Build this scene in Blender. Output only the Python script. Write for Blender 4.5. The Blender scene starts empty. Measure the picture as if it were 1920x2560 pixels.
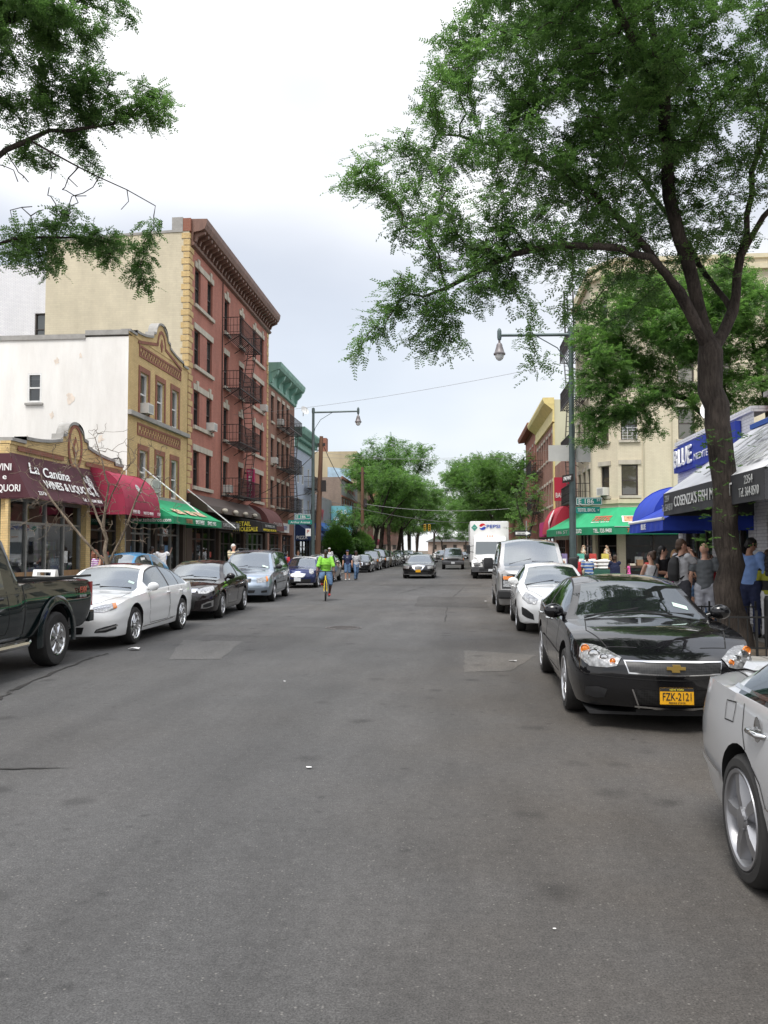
import bpy, bmesh, math, random
import numpy as np
from mathutils import Vector, Matrix, noise as mnoise
from mathutils.bvhtree import BVHTree
R = math.radians
rng = random.Random(7)
scn = bpy.context.scene
COL = scn.collection
# ------------------------------------------------------------------ materials
def _nt(name):
 m = bpy.data.materials.new(name); m.use_nodes = True
 nt = m.node_tree
 return m, nt, nt.nodes['Principled BSDF']
def _n(nt, t, **kw):
 n = nt.nodes.new(t)
 for k, v in kw.items():
  if k.startswith('i_'): n.inputs[k[2:].replace('_', ' ')].default_value = v
  else: setattr(n, k, v)
 return n
def rgba(c): return (c[0], c[1], c[2],1.0)
def mat(name, base, rough=.6, metal=0., noise=0., nscale=4., bump=0., bscale=40., coat=0., spec=.5, dirt=0., streak=False, rvar=0.):
 """plain surface with tone noise, fine bump and dirt"""
 m, nt, b = _nt(name); L = nt.links
 b.inputs['Roughness'].default_value = rough; b.inputs['Metallic'].default_value = metal
 b.inputs['Coat Weight'].default_value = coat; b.inputs['Coat Roughness'].default_value = .03
 b.inputs['Specular IOR Level'].default_value = spec
 b.inputs['Base Color'].default_value = rgba(base)
 tc = _n(nt, 'ShaderNodeTexCoord')
 out = None
 if noise > 0:
  mp = _n(nt, 'ShaderNodeMapping'); L.new(tc.outputs['Object'], mp.inputs['Vector'])
  if streak: mp.inputs['Scale'].default_value = (1,1,.22)
  nz = _n(nt, 'ShaderNodeTexNoise', i_Scale=nscale, i_Detail=6., i_Roughness=.62)
  L.new(mp.outputs[0], nz.inputs['Vector'])
  cr = _n(nt, 'ShaderNodeMapRange'); cr.inputs['From Min'].default_value = .3; cr.inputs['From Max'].default_value = .7
  cr.inputs['To Min'].default_value = 1 - noise; cr.inputs['To Max'].default_value = 1 + noise
  L.new(nz.outputs['Fac'], cr.inputs['Value'])
  mx = _n(nt, 'ShaderNodeVectorMath', operation='SCALE'); mx.inputs[0].default_value = base
  L.new(cr.outputs[0], mx.inputs['Scale']); out = mx.outputs[0]
  if dirt > 0:
   n2 = _n(nt, 'ShaderNodeTexNoise', i_Scale=nscale * .35, i_Detail=8., i_Roughness=.7)
   L.new(mp.outputs[0], n2.inputs['Vector'])
   c2 = _n(nt, 'ShaderNodeMapRange'); c2.inputs['From Min'].default_value = .52; c2.inputs['From Max'].default_value = .75
   c2.inputs['To Max'].default_value = dirt
   L.new(n2.outputs['Fac'], c2.inputs['Value'])
   mm = _n(nt, 'ShaderNodeMix', data_type='RGBA'); L.new(c2.outputs[0], mm.inputs['Factor'])
   L.new(out, mm.inputs['A']); mm.inputs['B'].default_value = (base[0]*.42, base[1]*.38, base[2]*.33,1)
   out = mm.outputs['Result']
  L.new(out, b.inputs['Base Color'])
  if rvar:
   r2 = _n(nt, 'ShaderNodeMapRange'); r2.inputs['To Min'].default_value = max(0, rough - rvar); r2.inputs['To Max'].default_value = rough + rvar
   L.new(nz.outputs['Fac'], r2.inputs['Value']); L.new(r2.outputs[0], b.inputs['Roughness'])
 if bump > 0:
  bz = _n(nt, 'ShaderNodeTexNoise', i_Scale=bscale, i_Detail=4.)
  L.new(tc.outputs['Object'], bz.inputs['Vector'])
  bp = _n(nt, 'ShaderNodeBump', i_Strength=bump, i_Distance=.02)
  L.new(bz.outputs['Fac'], bp.inputs['Height']); L.new(bp.outputs[0], b.inputs['Normal'])
 return m
def brick(name, c1, c2, mortar, w=.21, h=.072, noise=.22, bump=.4, rough=.85, stain=.45):
 m, nt, b = _nt(name); L = nt.links
 uv = _n(nt, 'ShaderNodeUVMap')
 bk = _n(nt, 'ShaderNodeTexBrick', i_Scale=1., i_Mortar_Size=.007, i_Bias=0., i_Brick_Width=w, i_Row_Height=h, i_Mortar_Smooth=.3)
 bk.inputs['Color1'].default_value = rgba(c1); bk.inputs['Color2'].default_value = rgba(c2); bk.inputs['Mortar'].default_value = rgba(mortar)
 L.new(uv.outputs[0], bk.inputs['Vector'])
 tc = _n(nt, 'ShaderNodeTexCoord')
 mp = _n(nt, 'ShaderNodeMapping'); mp.inputs['Scale'].default_value = (1, 1, .35); L.new(tc.outputs['Object'], mp.inputs['Vector'])
 nz = _n(nt, 'ShaderNodeTexNoise', i_Scale=.8, i_Detail=8., i_Roughness=.7); L.new(mp.outputs[0], nz.inputs['Vector'])
 cr = _n(nt, 'ShaderNodeMapRange'); cr.inputs['From Min'].default_value = .3; cr.inputs['From Max'].default_value = .7
 cr.inputs['To Min'].default_value = 1 - noise; cr.inputs['To Max'].default_value = 1 + noise
 L.new(nz.outputs['Fac'], cr.inputs['Value'])
 sc = _n(nt, 'ShaderNodeVectorMath', operation='SCALE'); L.new(bk.outputs['Color'], sc.inputs[0]); L.new(cr.outputs[0], sc.inputs['Scale'])
 n2 = _n(nt, 'ShaderNodeTexNoise', i_Scale=.45, i_Detail=9., i_Roughness=.75); L.new(mp.outputs[0], n2.inputs['Vector'])
 c2_ = _n(nt, 'ShaderNodeMapRange'); c2_.inputs['From Min'].default_value = .55; c2_.inputs['From Max'].default_value = .78; c2_.inputs['To Max'].default_value = stain
 L.new(n2.outputs['Fac'], c2_.inputs['Value'])
 mm = _n(nt, 'ShaderNodeMix', data_type='RGBA'); L.new(c2_.outputs[0], mm.inputs['Factor']); L.new(sc.outputs[0], mm.inputs['A'])
 mm.inputs['B'].default_value = (c1[0]*.5, c1[1]*.5, c1[2]*.5,1)
 L.new(mm.outputs['Result'], b.inputs['Base Color'])
 bp = _n(nt, 'ShaderNodeBump', i_Strength=bump, i_Distance=.01); L.new(bk.outputs['Fac'], bp.inputs['Height']); bp.invert = True
 L.new(bp.outputs[0], b.inputs['Normal']); b.inputs['Roughness'].default_value = rough
 return m
def glass(name, tint=(.3,.34,.34), refl=.16, through=.6, rough=.02, body=(.02,.025,.025)):
 """window glass: part clear tint, part dark body, fresnel reflection on top"""
 m = bpy.data.materials.new(name); m.use_nodes = True; nt = m.node_tree; L = nt.links
 nt.nodes.remove(nt.nodes['Principled BSDF']); out = nt.nodes['Material Output']
 tr = _n(nt, 'ShaderNodeBsdfTransparent'); tr.inputs['Color'].default_value = rgba(tint)
 df = _n(nt, 'ShaderNodeBsdfDiffuse'); df.inputs['Color'].default_value = rgba(body)
 m1 = _n(nt, 'ShaderNodeMixShader'); m1.inputs[0].default_value = through; L.new(df.outputs[0], m1.inputs[1]); L.new(tr.outputs[0], m1.inputs[2])
 gl = _n(nt, 'ShaderNodeBsdfGlossy', i_Roughness=rough); gl.inputs['Color'].default_value = (.93,.97,1,1)
 lw = _n(nt, 'ShaderNodeLayerWeight', i_Blend=.5); pw = _n(nt, 'ShaderNodeMath', operation='POWER'); L.new(lw.outputs['Facing'], pw.inputs[0]); pw.inputs[1].default_value = 4.
 mr = _n(nt, 'ShaderNodeMapRange'); mr.inputs['To Min'].default_value = refl; mr.inputs['To Max'].default_value = 1.
 L.new(pw.outputs[0], mr.inputs['Value'])
 m2 = _n(nt, 'ShaderNodeMixShader'); L.new(mr.outputs[0], m2.inputs[0]); L.new(m1.outputs[0], m2.inputs[1]); L.new(gl.outputs[0], m2.inputs[2])
 L.new(m2.outputs[0], out.inputs['Surface'])
 return m
def paint(name, base, metal=.25, rough=.28, flake=True, coat=1., dust=.12):
 m, nt, b = _nt(name); L = nt.links
 b.inputs['Metallic'].default_value = metal; b.inputs['Roughness'].default_value = rough
 b.inputs['Coat Weight'].default_value = coat; b.inputs['Coat Roughness'].default_value = .02; b.inputs['Coat IOR'].default_value = 1.5; b.inputs['Specular IOR Level'].default_value = .5 if metal > .4 else .05
 tc = _n(nt, 'ShaderNodeTexCoord')
 nz = _n(nt, 'ShaderNodeTexNoise', i_Scale=3., i_Detail=6.); L.new(tc.outputs['Object'], nz.inputs['Vector'])
 sp = _n(nt, 'ShaderNodeSeparateXYZ'); L.new(tc.outputs['Object'], sp.inputs[0])
 lo = _n(nt, 'ShaderNodeMapRange'); lo.inputs['From Min'].default_value = .75; lo.inputs['From Max'].default_value = .15; lo.inputs['To Min'].default_value = .02; lo.inputs['To Max'].default_value = .75
 L.new(sp.outputs['Z'], lo.inputs['Value'])
 mu = _n(nt, 'ShaderNodeMath', operation='MULTIPLY'); L.new(lo.outputs[0], mu.inputs[0]); L.new(nz.outputs['Fac'], mu.inputs[1])
 m3 = _n(nt, 'ShaderNodeMath', operation='MULTIPLY'); L.new(mu.outputs[0], m3.inputs[0]); m3.inputs[1].default_value = dust * 2
 mm = _n(nt, 'ShaderNodeMix', data_type='RGBA'); L.new(m3.outputs[0], mm.inputs['Factor'])
 mm.inputs['A'].default_value = rgba(base); mm.inputs['B'].default_value = (.19,.175,.155,1)
 L.new(mm.outputs['Result'], b.inputs['Base Color'])
 return m
# ------------------------------------------------------------------ objects
def setp(o, label=None, cat=None, group=None, kind=None):
 if label: o['label'] = label
 if cat: o['category'] = cat
 if group: o['group'] = group
 if kind: o['kind'] = kind
 return o
def thing(name, label, cat, loc=(0,0,0), rz=0., group=None):
 o = bpy.data.objects.new(name, None); COL.objects.link(o)
 o.empty_display_size = .2; o.location = loc; o.rotation_euler = (0,0, rz)
 return setp(o, label, cat, group)
class MB:
 """collects faces for ONE mesh"""
 def __init__(s): s.v = []; s.f = []; s.m = []; s.mi = 0; s.sm = []; s.smooth = False; s.g = []
 def add(s, vs, fs, mi=None):
  b = len(s.v); s.g.append((b, len(s.f))); s.v.extend([tuple(p) for p in vs])
  for f in fs:
   s.f.append(tuple(b + i for i in f)); s.m.append(s.mi if mi is None else mi); s.sm.append(s.smooth)
  return s
 def quad(s, a, b, c, d): return s.add((a, b, c, d),((0,1,2,3),))
 def hexa(s, p):  # 8 corners: bottom ring, top ring
  e1 = Vector(p[1]) - Vector(p[0]); e2 = Vector(p[3]) - Vector(p[0]); e3 = Vector(p[4]) - Vector(p[0])
  fs = ((0,3,2,1),(4,5,6,7),(0,1,5,4),(1,2,6,5),(2,3,7,6),(3,0,4,7))
  if e1.cross(e2).dot(e3) < 0: fs = tuple(tuple(reversed(f)) for f in fs)
  return s.add(p, fs)
 def box(s, x0, x1, y0, y1, z0, z1):
  return s.hexa([(x0, y0, z0),(x1, y0, z0),(x1, y1, z0),(x0, y1, z0),(x0, y0, z1),(x1, y0, z1),(x1, y1, z1),(x0, y1, z1)])
 def bbox(s, x0, x1, y0, y1, z0, z1, b=.02):  # box with bevelled vertical and top edges
  bm = bmesh.new(); bmesh.ops.create_cube(bm, size=1)
  for v in bm.verts: v.co = ((x0 + x1) / 2 + v.co.x * (x1 - x0),(y0 + y1) / 2 + v.co.y * (y1 - y0),(z0 + z1) / 2 + v.co.z * (z1 - z0))
  bmesh.ops.bevel(bm, geom=bm.edges[:], offset=b, segments=2, affect='EDGES', profile=.6)
  return s.frombm(bm)
 def frombm(s, bm):
  bm.verts.ensure_lookup_table(); bm.verts.index_update()
  s.add([v.co.copy() for v in bm.verts], [tuple(v.index for v in f.verts) for f in bm.faces]); bm.free(); return s
 def bar(s, a, b, w, h=None, up=(0,0,1)):
  h = w if h is None else h
  a = Vector(a); b = Vector(b); t = (b - a).normalized(); u = Vector(up)
  if abs(t.dot(u)) > .97: u = Vector((1,0,0))
  sx = t.cross(u).normalized() * w / 2; sy = sx.cross(t).normalized() * h / 2
  return s.hexa([a - sx - sy, a + sx - sy, a + sx + sy, a - sx + sy, b - sx - sy, b + sx - sy, b + sx + sy, b - sx + sy])
 def tube(s, pts, rad, n=8, cap=True):
  pts = [Vector(p) for p in pts]; rs = rad if isinstance(rad,(list, tuple)) else [rad] * len(pts)
  t0 = (pts[1] - pts[0]).normalized(); u = t0.orthogonal().normalized(); vs = []; fs = []
  for i, p in enumerate(pts):
   t = (pts[min(i + 1, len(pts) - 1)] - pts[max(i - 1,0)])
   t = t.normalized() if t.length > 1e-9 else t0
   u = (u - t * u.dot(t)); u = u.normalized() if u.length > 1e-6 else t.orthogonal().normalized()
   w = t.cross(u)
   for k in range(n):
    a = 2 * math.pi * k / n; vs.append(p + (u * math.cos(a) + w * math.sin(a)) * rs[i])
  for i in range(len(pts) - 1):
   for k in range(n):
    k2 = (k + 1) % n; fs.append((i * n + k, i * n + k2,(i + 1) * n + k2,(i + 1) * n + k))
  if cap: fs.append(tuple(range(n - 1,-1,-1))); fs.append(tuple((len(pts) - 1) * n + k for k in range(n)))
  return s.add(vs, fs)
 def lathe(s, prof, n=24, M=None, cap=False):  # prof: (r, h) about local z
  vs = []; fs = []
  for r, h in prof:
   for k in range(n):
    a = 2 * math.pi * k / n; p = Vector((r * math.cos(a), r * math.sin(a), h)); vs.append(M @ p if M else p)
  for i in range(len(prof) - 1):
   for k in range(n):
    k2 = (k + 1) % n; fs.append((i * n + k, i * n + k2,(i + 1) * n + k2,(i + 1) * n + k))
  if cap:
   fs.append(tuple(range(n - 1,-1,-1))); fs.append(tuple((len(prof) - 1) * n + k for k in range(n)))
  return s.add(vs, fs)
 def ball(s, c, r, n=12, m=8, M=None):
  r = r if isinstance(r,(tuple, list)) else (r, r, r); vs = []; fs = []
  for i in range(m + 1):
   t = math.pi * i / m
   for k in range(n):
    a = 2 * math.pi * k / n; p = Vector((r[0] * math.sin(t) * math.cos(a), r[1] * math.sin(t) * math.sin(a), r[2] * math.cos(t)))
    if M: p = M @ p
    vs.append(Vector(c) + p)
  for i in range(m):
   for k in range(n):
    k2 = (k + 1) % n
    if i == 0: fs.append((k, n + k, n + k2))
    elif i == m - 1: fs.append((i * n + k,(i + 1) * n + k, i * n + k2))
    else: fs.append((i * n + k,(i + 1) * n + k,(i + 1) * n + k2, i * n + k2))
  return s.add(vs, fs)
 def mesh(s, name, mats, org=(0,0,0), uv=True, angle=None):
  me = bpy.data.meshes.new(name); ox, oy, oz = org
  me.from_pydata([(x - ox, y - oy, z - oz) for x, y, z in s.v], [], s.f)
  mats = mats if isinstance(mats,(list, tuple)) else [mats]
  for m in mats: me.materials.append(m)
  if len(mats) > 1: me.polygons.foreach_set('material_index', s.m)
  if uv:
   ul = me.uv_layers.new(name='UVMap')
   V = np.array(s.v, dtype=float).reshape(-1,3)
   nl = len(me.loops); li = np.empty(nl, dtype=np.int32); me.loops.foreach_get('vertex_index', li)
   no = np.empty(len(me.polygons) * 3); me.polygons.foreach_get('normal', no); no = np.abs(no.reshape(-1,3))
   lt = np.empty(len(me.polygons), dtype=np.int32); me.polygons.foreach_get('loop_total', lt)
   ax = np.repeat(np.argmax(no, axis=1), lt); P = V[li]
   u = np.where(ax == 0, P[:,1], P[:,0]); v = np.where(ax == 2, P[:,1], P[:,2])
   ul.data.foreach_set('uv', np.stack([u, v],1).ravel())
  if angle is not None: smooth(me, angle)
  return me
 def build(s, name, mats, parent=None, org=None, label=None, angle=None):
  org = org if org is not None else ((parent.location if parent else (0,0,0)))
  o = bpy.data.objects.new(name, s.mesh(name, mats, org, angle=angle)); COL.objects.link(o)
  if parent: o.parent = parent
  elif org: o.location = org
  if label: o['label'] = label
  return o
 def each(s, name, m, par):
  """every added solid becomes a part of its own"""
  G = s.g + [(len(s.v), len(s.f))]
  for (v0, f0),(v1, f1) in zip(G, G[1:]): q = MB(); q.add(s.v[v0:v1], [tuple(i - v0 for i in f) for f in s.f[f0:f1]]); q.build(name, m, par)
 def local(s, name, mats, parent, label=None, angle=None):  # vertices already local to the parent
  return s.build(name, mats, parent,(0,0,0), label, angle)
def smooth(me, angle=35):
 me.polygons.foreach_set('use_smooth', [True] * len(me.polygons))
 try: me.set_sharp_from_angle(angle=R(angle))
 except Exception: pass
def struct(name, mb, m, org=(0,0,0), kind='structure', angle=None):
 o = mb.build(name, m, None, org, angle=angle); o['kind'] = kind; return o
_TX = {}
def text(mb_parent, body, mt, O, T, U, width=None, height=.3, name='lettering', align='CENTER', shear=0., ext=.004, bold=0., spacing=1., sub=True, org=None, off=.012):
 """built-in font lettering as a mesh part; O = base line point, T along, U up; width squeezes to fit"""
 cu = bpy.data.curves.new('lettering', 'FONT'); cu.body = body; cu.size = 1.; cu.align_x = 'LEFT'; cu.extrude = ext; cu.shear = shear; cu.offset = bold
 cu.resolution_u = 3; cu.space_character = spacing
 ob = bpy.data.objects.new('lettering', cu); me = bpy.data.meshes.new_from_object(ob)
 bpy.data.objects.remove(ob); bpy.data.curves.remove(cu)
 co = np.empty(len(me.vertices) * 3); me.vertices.foreach_get('co', co); co = co.reshape(-1,3)
 x0, x1 = co[:,0].min(), co[:,0].max()
 capz = .69; sy = height / capz; sx = (width / (x1 - x0)) if width else sy
 T = Vector(T).normalized(); U = Vector(U); U = (U - T * U.dot(T)).normalized(); N = T.cross(U)
 lx = (co[:,0] - x0) * sx
 if align == 'CENTER': lx -= (x1 - x0) * sx / 2
 elif align == 'RIGHT': lx -= (x1 - x0) * sx
 P = np.array(O)[None] + lx[:, None] * np.array(T)[None] + (co[:,1] * sy)[:, None] * np.array(U)[None] + (co[:,2] + off)[:, None] * np.array(N)[None]
 org = org if org is not None else (mb_parent.location if mb_parent else (0,0,0))
 P = P - np.array(org)[None]
 me.vertices.foreach_set('co', P.ravel()); me.materials.clear(); me.materials.append(mt); me.update()
 o = bpy.data.objects.new(name, me); COL.objects.link(o)
 if mb_parent: o.parent = mb_parent
 return o
# ------------------------------------------------------------------ facades
class Fac:
 def __init__(s, O, T, N): s.O = Vector(O); s.T = Vector(T); s.N = Vector(N)
 def p(s, a, d, z): return s.O + s.T * a + s.N * d + Vector((0,0, z))
 def box(s, mb, a0, a1, d0, d1, z0, z1):
  return mb.hexa([s.p(a0, d0, z0), s.p(a1, d0, z0), s.p(a1, d1, z0), s.p(a0, d1, z0), s.p(a0, d0, z1), s.p(a1, d0, z1), s.p(a1, d1, z1), s.p(a0, d1, z1)])
 def quad(s, mb, a0, a1, d, z0, z1): return mb.quad(s.p(a0, d, z0), s.p(a1, d, z0), s.p(a1, d, z1), s.p(a0, d, z1))
 def prism(s, mb, prof, a0, a1):  # prof: (d, z) polygon extruded along a
  n = len(prof); vs = [s.p(a0, d, z) for d, z in prof] + [s.p(a1, d, z) for d, z in prof]
  fs = [(i,(i + 1) % n, n + (i + 1) % n, n + i) for i in range(n)] + [tuple(range(n - 1,-1,-1)), tuple(range(n,2 * n))]
  return mb.add(vs, fs)
 def poly(s, mb, pts, d0, d1):  # pts: (a, z) outline extruded from d0 to d1
  n = len(pts); vs = [s.p(a, d0, z) for a, z in pts] + [s.p(a, d1, z) for a, z in pts]
  fs = [(i,(i + 1) % n, n + (i + 1) % n, n + i) for i in range(n)] + [tuple(range(n - 1,-1,-1)), tuple(range(n,2 * n))]
  return mb.add(vs, fs)
 def wall(s, mb, a0, a1, z0, z1, ops, depth=.22):
  """front sheet with real openings and reveals"""
  A = sorted({a0, a1, *[o[0] for o in ops], *[o[1] for o in ops]}); Z = sorted({z0, z1, *[o[2] for o in ops], *[o[3] for o in ops]})
  A = [a for a in A if a0 <= a <= a1]; Z = [z for z in Z if z0 <= z <= z1]
  for i in range(len(A) - 1):
   run = None
   for j in range(len(Z) - 1):
    ca, cz = (A[i] + A[i + 1]) / 2,(Z[j] + Z[j + 1]) / 2
    hole = any(o[0] < ca < o[1] and o[2] < cz < o[3] for o in ops)
    if not hole: run = (run[0], Z[j + 1]) if run else (Z[j], Z[j + 1])
    if hole or j == len(Z) - 2:
     if run: s.quad(mb, A[i], A[i + 1],0, run[0], run[1])
     run = None
  for o in ops:
   b0, b1, y0, y1 = o[:4]; D = -depth
   mb.quad(s.p(b0,0, y0), s.p(b0, D, y0), s.p(b0, D, y1), s.p(b0,0, y1)); mb.quad(s.p(b1, D, y0), s.p(b1,0, y0), s.p(b1,0, y1), s.p(b1, D, y1))
   mb.quad(s.p(b0,0, y1), s.p(b0, D, y1), s.p(b1, D, y1), s.p(b1,0, y1)); mb.quad(s.p(b0, D, y0), s.p(b0,0, y0), s.p(b1,0, y0), s.p(b1, D, y0))
 def window(s, par, o, fm, gm, d=-.13, fw=.06, rail=.5, bars=0, name='window', vb=0):
  a0, a1, z0, z1 = o[:4]; e = .003; a0 += e; a1 -= e; z0 += e; z1 -= e; mb = MB()
  s.box(mb, a0, a0 + fw, d - .05, d + .05, z0, z1); s.box(mb, a1 - fw, a1, d - .05, d + .05, z0, z1)
  s.box(mb, a0 + fw, a1 - fw, d - .05, d + .05, z1 - fw, z1); s.box(mb, a0 + fw, a1 - fw, d - .05, d + .06, z0, z0 + fw)
  if rail:
   zr = z0 + (z1 - z0) * rail; s.box(mb, a0 + fw, a1 - fw, d - .04, d + .03, zr - .03, zr + .03)
  for k in range(bars):
   zb = z0 + (z1 - z0) * (k + 1) / (bars + 1); s.box(mb, a0 + fw, a1 - fw, d - .02, d + .02, zb - .012, zb + .012)
  for k in range(vb):
   ab = a0 + (a1 - a0) * (k + 1) / (vb + 1); s.box(mb, ab - .02, ab + .02, d - .022, d + .022, z0 + fw, z1 - fw)
  w = mb.build(name, fm, par)
  g = MB(); s.quad(g, a0 + fw, a1 - fw, d - .03, z0 + fw, z1 - fw)
  p = g.build('pane', gm, None, par.location); p.location = (0,0,0); p.parent = w
  if rng.random() < .5:
   k = MB(); s.quad(k, a0 + fw, a1 - fw, d - .045, z0 + (z1 - z0) * rng.uniform(.3,.8), z1 - fw); q = k.build('blind', BLIND, None, par.location); q.location = (0,0,0); q.parent = w
  return w
def subpart(o, par):
 o.parent = par; o.location = (0,0,0); return o
# ------------------------------------------------------------------ world, sun, camera
w = bpy.data.worlds.new('World'); scn.world = w; w.use_nodes = True
nt = w.node_tree; L = nt.links; bg = nt.nodes['Background']
SUN_EL, SUN_AZ = R(62), R(200)
sky = _n(nt, 'ShaderNodeTexSky', sky_type='NISHITA'); sky.sun_disc = False; sky.sun_elevation = SUN_EL; sky.sun_rotation = SUN_AZ
sky.air_density = 1.0; sky.dust_density = 2.0
tc = _n(nt, 'ShaderNodeTexCoord'); mp = _n(nt, 'ShaderNodeMapping'); mp.inputs['Scale'].default_value = (1, 1, 2.6); mp.inputs['Location'].default_value = (3.3, 8.1, 2)
L.new(tc.outputs['Generated'], mp.inputs['Vector'])
nz = _n(nt, 'ShaderNodeTexNoise', i_Scale=1.2, i_Detail=3., i_Roughness=.42, i_Distortion=.3); L.new(mp.outputs[0], nz.inputs['Vector'])
mr = _n(nt, 'ShaderNodeMapRange', interpolation_type='SMOOTHSTEP'); mr.inputs['From Min'].default_value = .37; mr.inputs['From Max'].default_value = .62
mr.inputs['To Min'].default_value = .5; mr.inputs['To Max'].default_value = 1.
L.new(nz.outputs['Fac'], mr.inputs['Value'])
n2 = _n(nt, 'ShaderNodeTexNoise', i_Scale=3.3, i_Detail=4.); L.new(mp.outputs[0], n2.inputs['Vector'])
m2 = _n(nt, 'ShaderNodeMapRange'); m2.inputs['From Min'].default_value = .3; m2.inputs['From Max'].default_value = .7; m2.inputs['To Min'].default_value = 8.0; m2.inputs['To Max'].default_value = 9.2
L.new(n2.outputs['Fac'], m2.inputs['Value'])
cl = _n(nt, 'ShaderNodeVectorMath', operation='SCALE'); cl.inputs[0].default_value = (.985, .995, 1.02); L.new(m2.outputs[0], cl.inputs['Scale'])
mx = _n(nt, 'ShaderNodeMix', data_type='RGBA'); L.new(mr.outputs[0], mx.inputs['Factor']); L.new(sky.outputs[0], mx.inputs['A']); L.new(cl.outputs[0], mx.inputs['B'])
sz = _n(nt, 'ShaderNodeSeparateXYZ'); L.new(tc.outputs['Generated'], sz.inputs[0]); ez = _n(nt, 'ShaderNodeMapRange', interpolation_type='SMOOTHSTEP')
for k_, v_ in (('From Min', .5), ('From Max', .95), ('To Min', 1.), ('To Max', 2.3)): ez.inputs[k_].default_value = v_
L.new(sz.outputs['Z'], ez.inputs['Value']); es = _n(nt, 'ShaderNodeVectorMath', operation='SCALE'); L.new(mx.outputs['Result'], es.inputs[0]); L.new(ez.outputs[0], es.inputs['Scale'])  # overcast sky: brighter overhead
L.new(es.outputs[0], bg.inputs['Color']); bg.inputs['Strength'].default_value = .14
sd = bpy.data.lights.new('sun', 'SUN'); sd.energy = 3.0; sd.angle = R(22); sd.color = (1,.97,.92)
so = bpy.data.objects.new('sun', sd); COL.objects.link(so)
so.rotation_euler = (math.pi / 2 - SUN_EL,0, R(-20))
so.location = (0,0,60)
cd = bpy.data.cameras.new('camera'); cam = bpy.data.objects.new('camera', cd); COL.objects.link(cam); scn.camera = cam
cd.sensor_fit = 'VERTICAL'; cd.sensor_height = 36; cd.lens = 36 * 1790 / 2212; cd.clip_end = 4000; cd.clip_start = .05
cam.location = (0,0,1.74); cam.rotation_euler = (R(90 + 2.623),0, R(5.118))
scn.view_settings.view_transform = 'Standard'; scn.view_settings.look = 'None'; scn.view_settings.exposure = 0; scn.view_settings.gamma = 1
scn.cycles.max_bounces = 7; scn.cycles.transparent_max_bounces = 16; scn.cycles.diffuse_bounces = 3; scn.cycles.glossy_bounces = 4; scn.cycles.caustics_reflective = False; scn.cycles.caustics_refractive = False
scn.cycles.use_denoising = True
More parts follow.
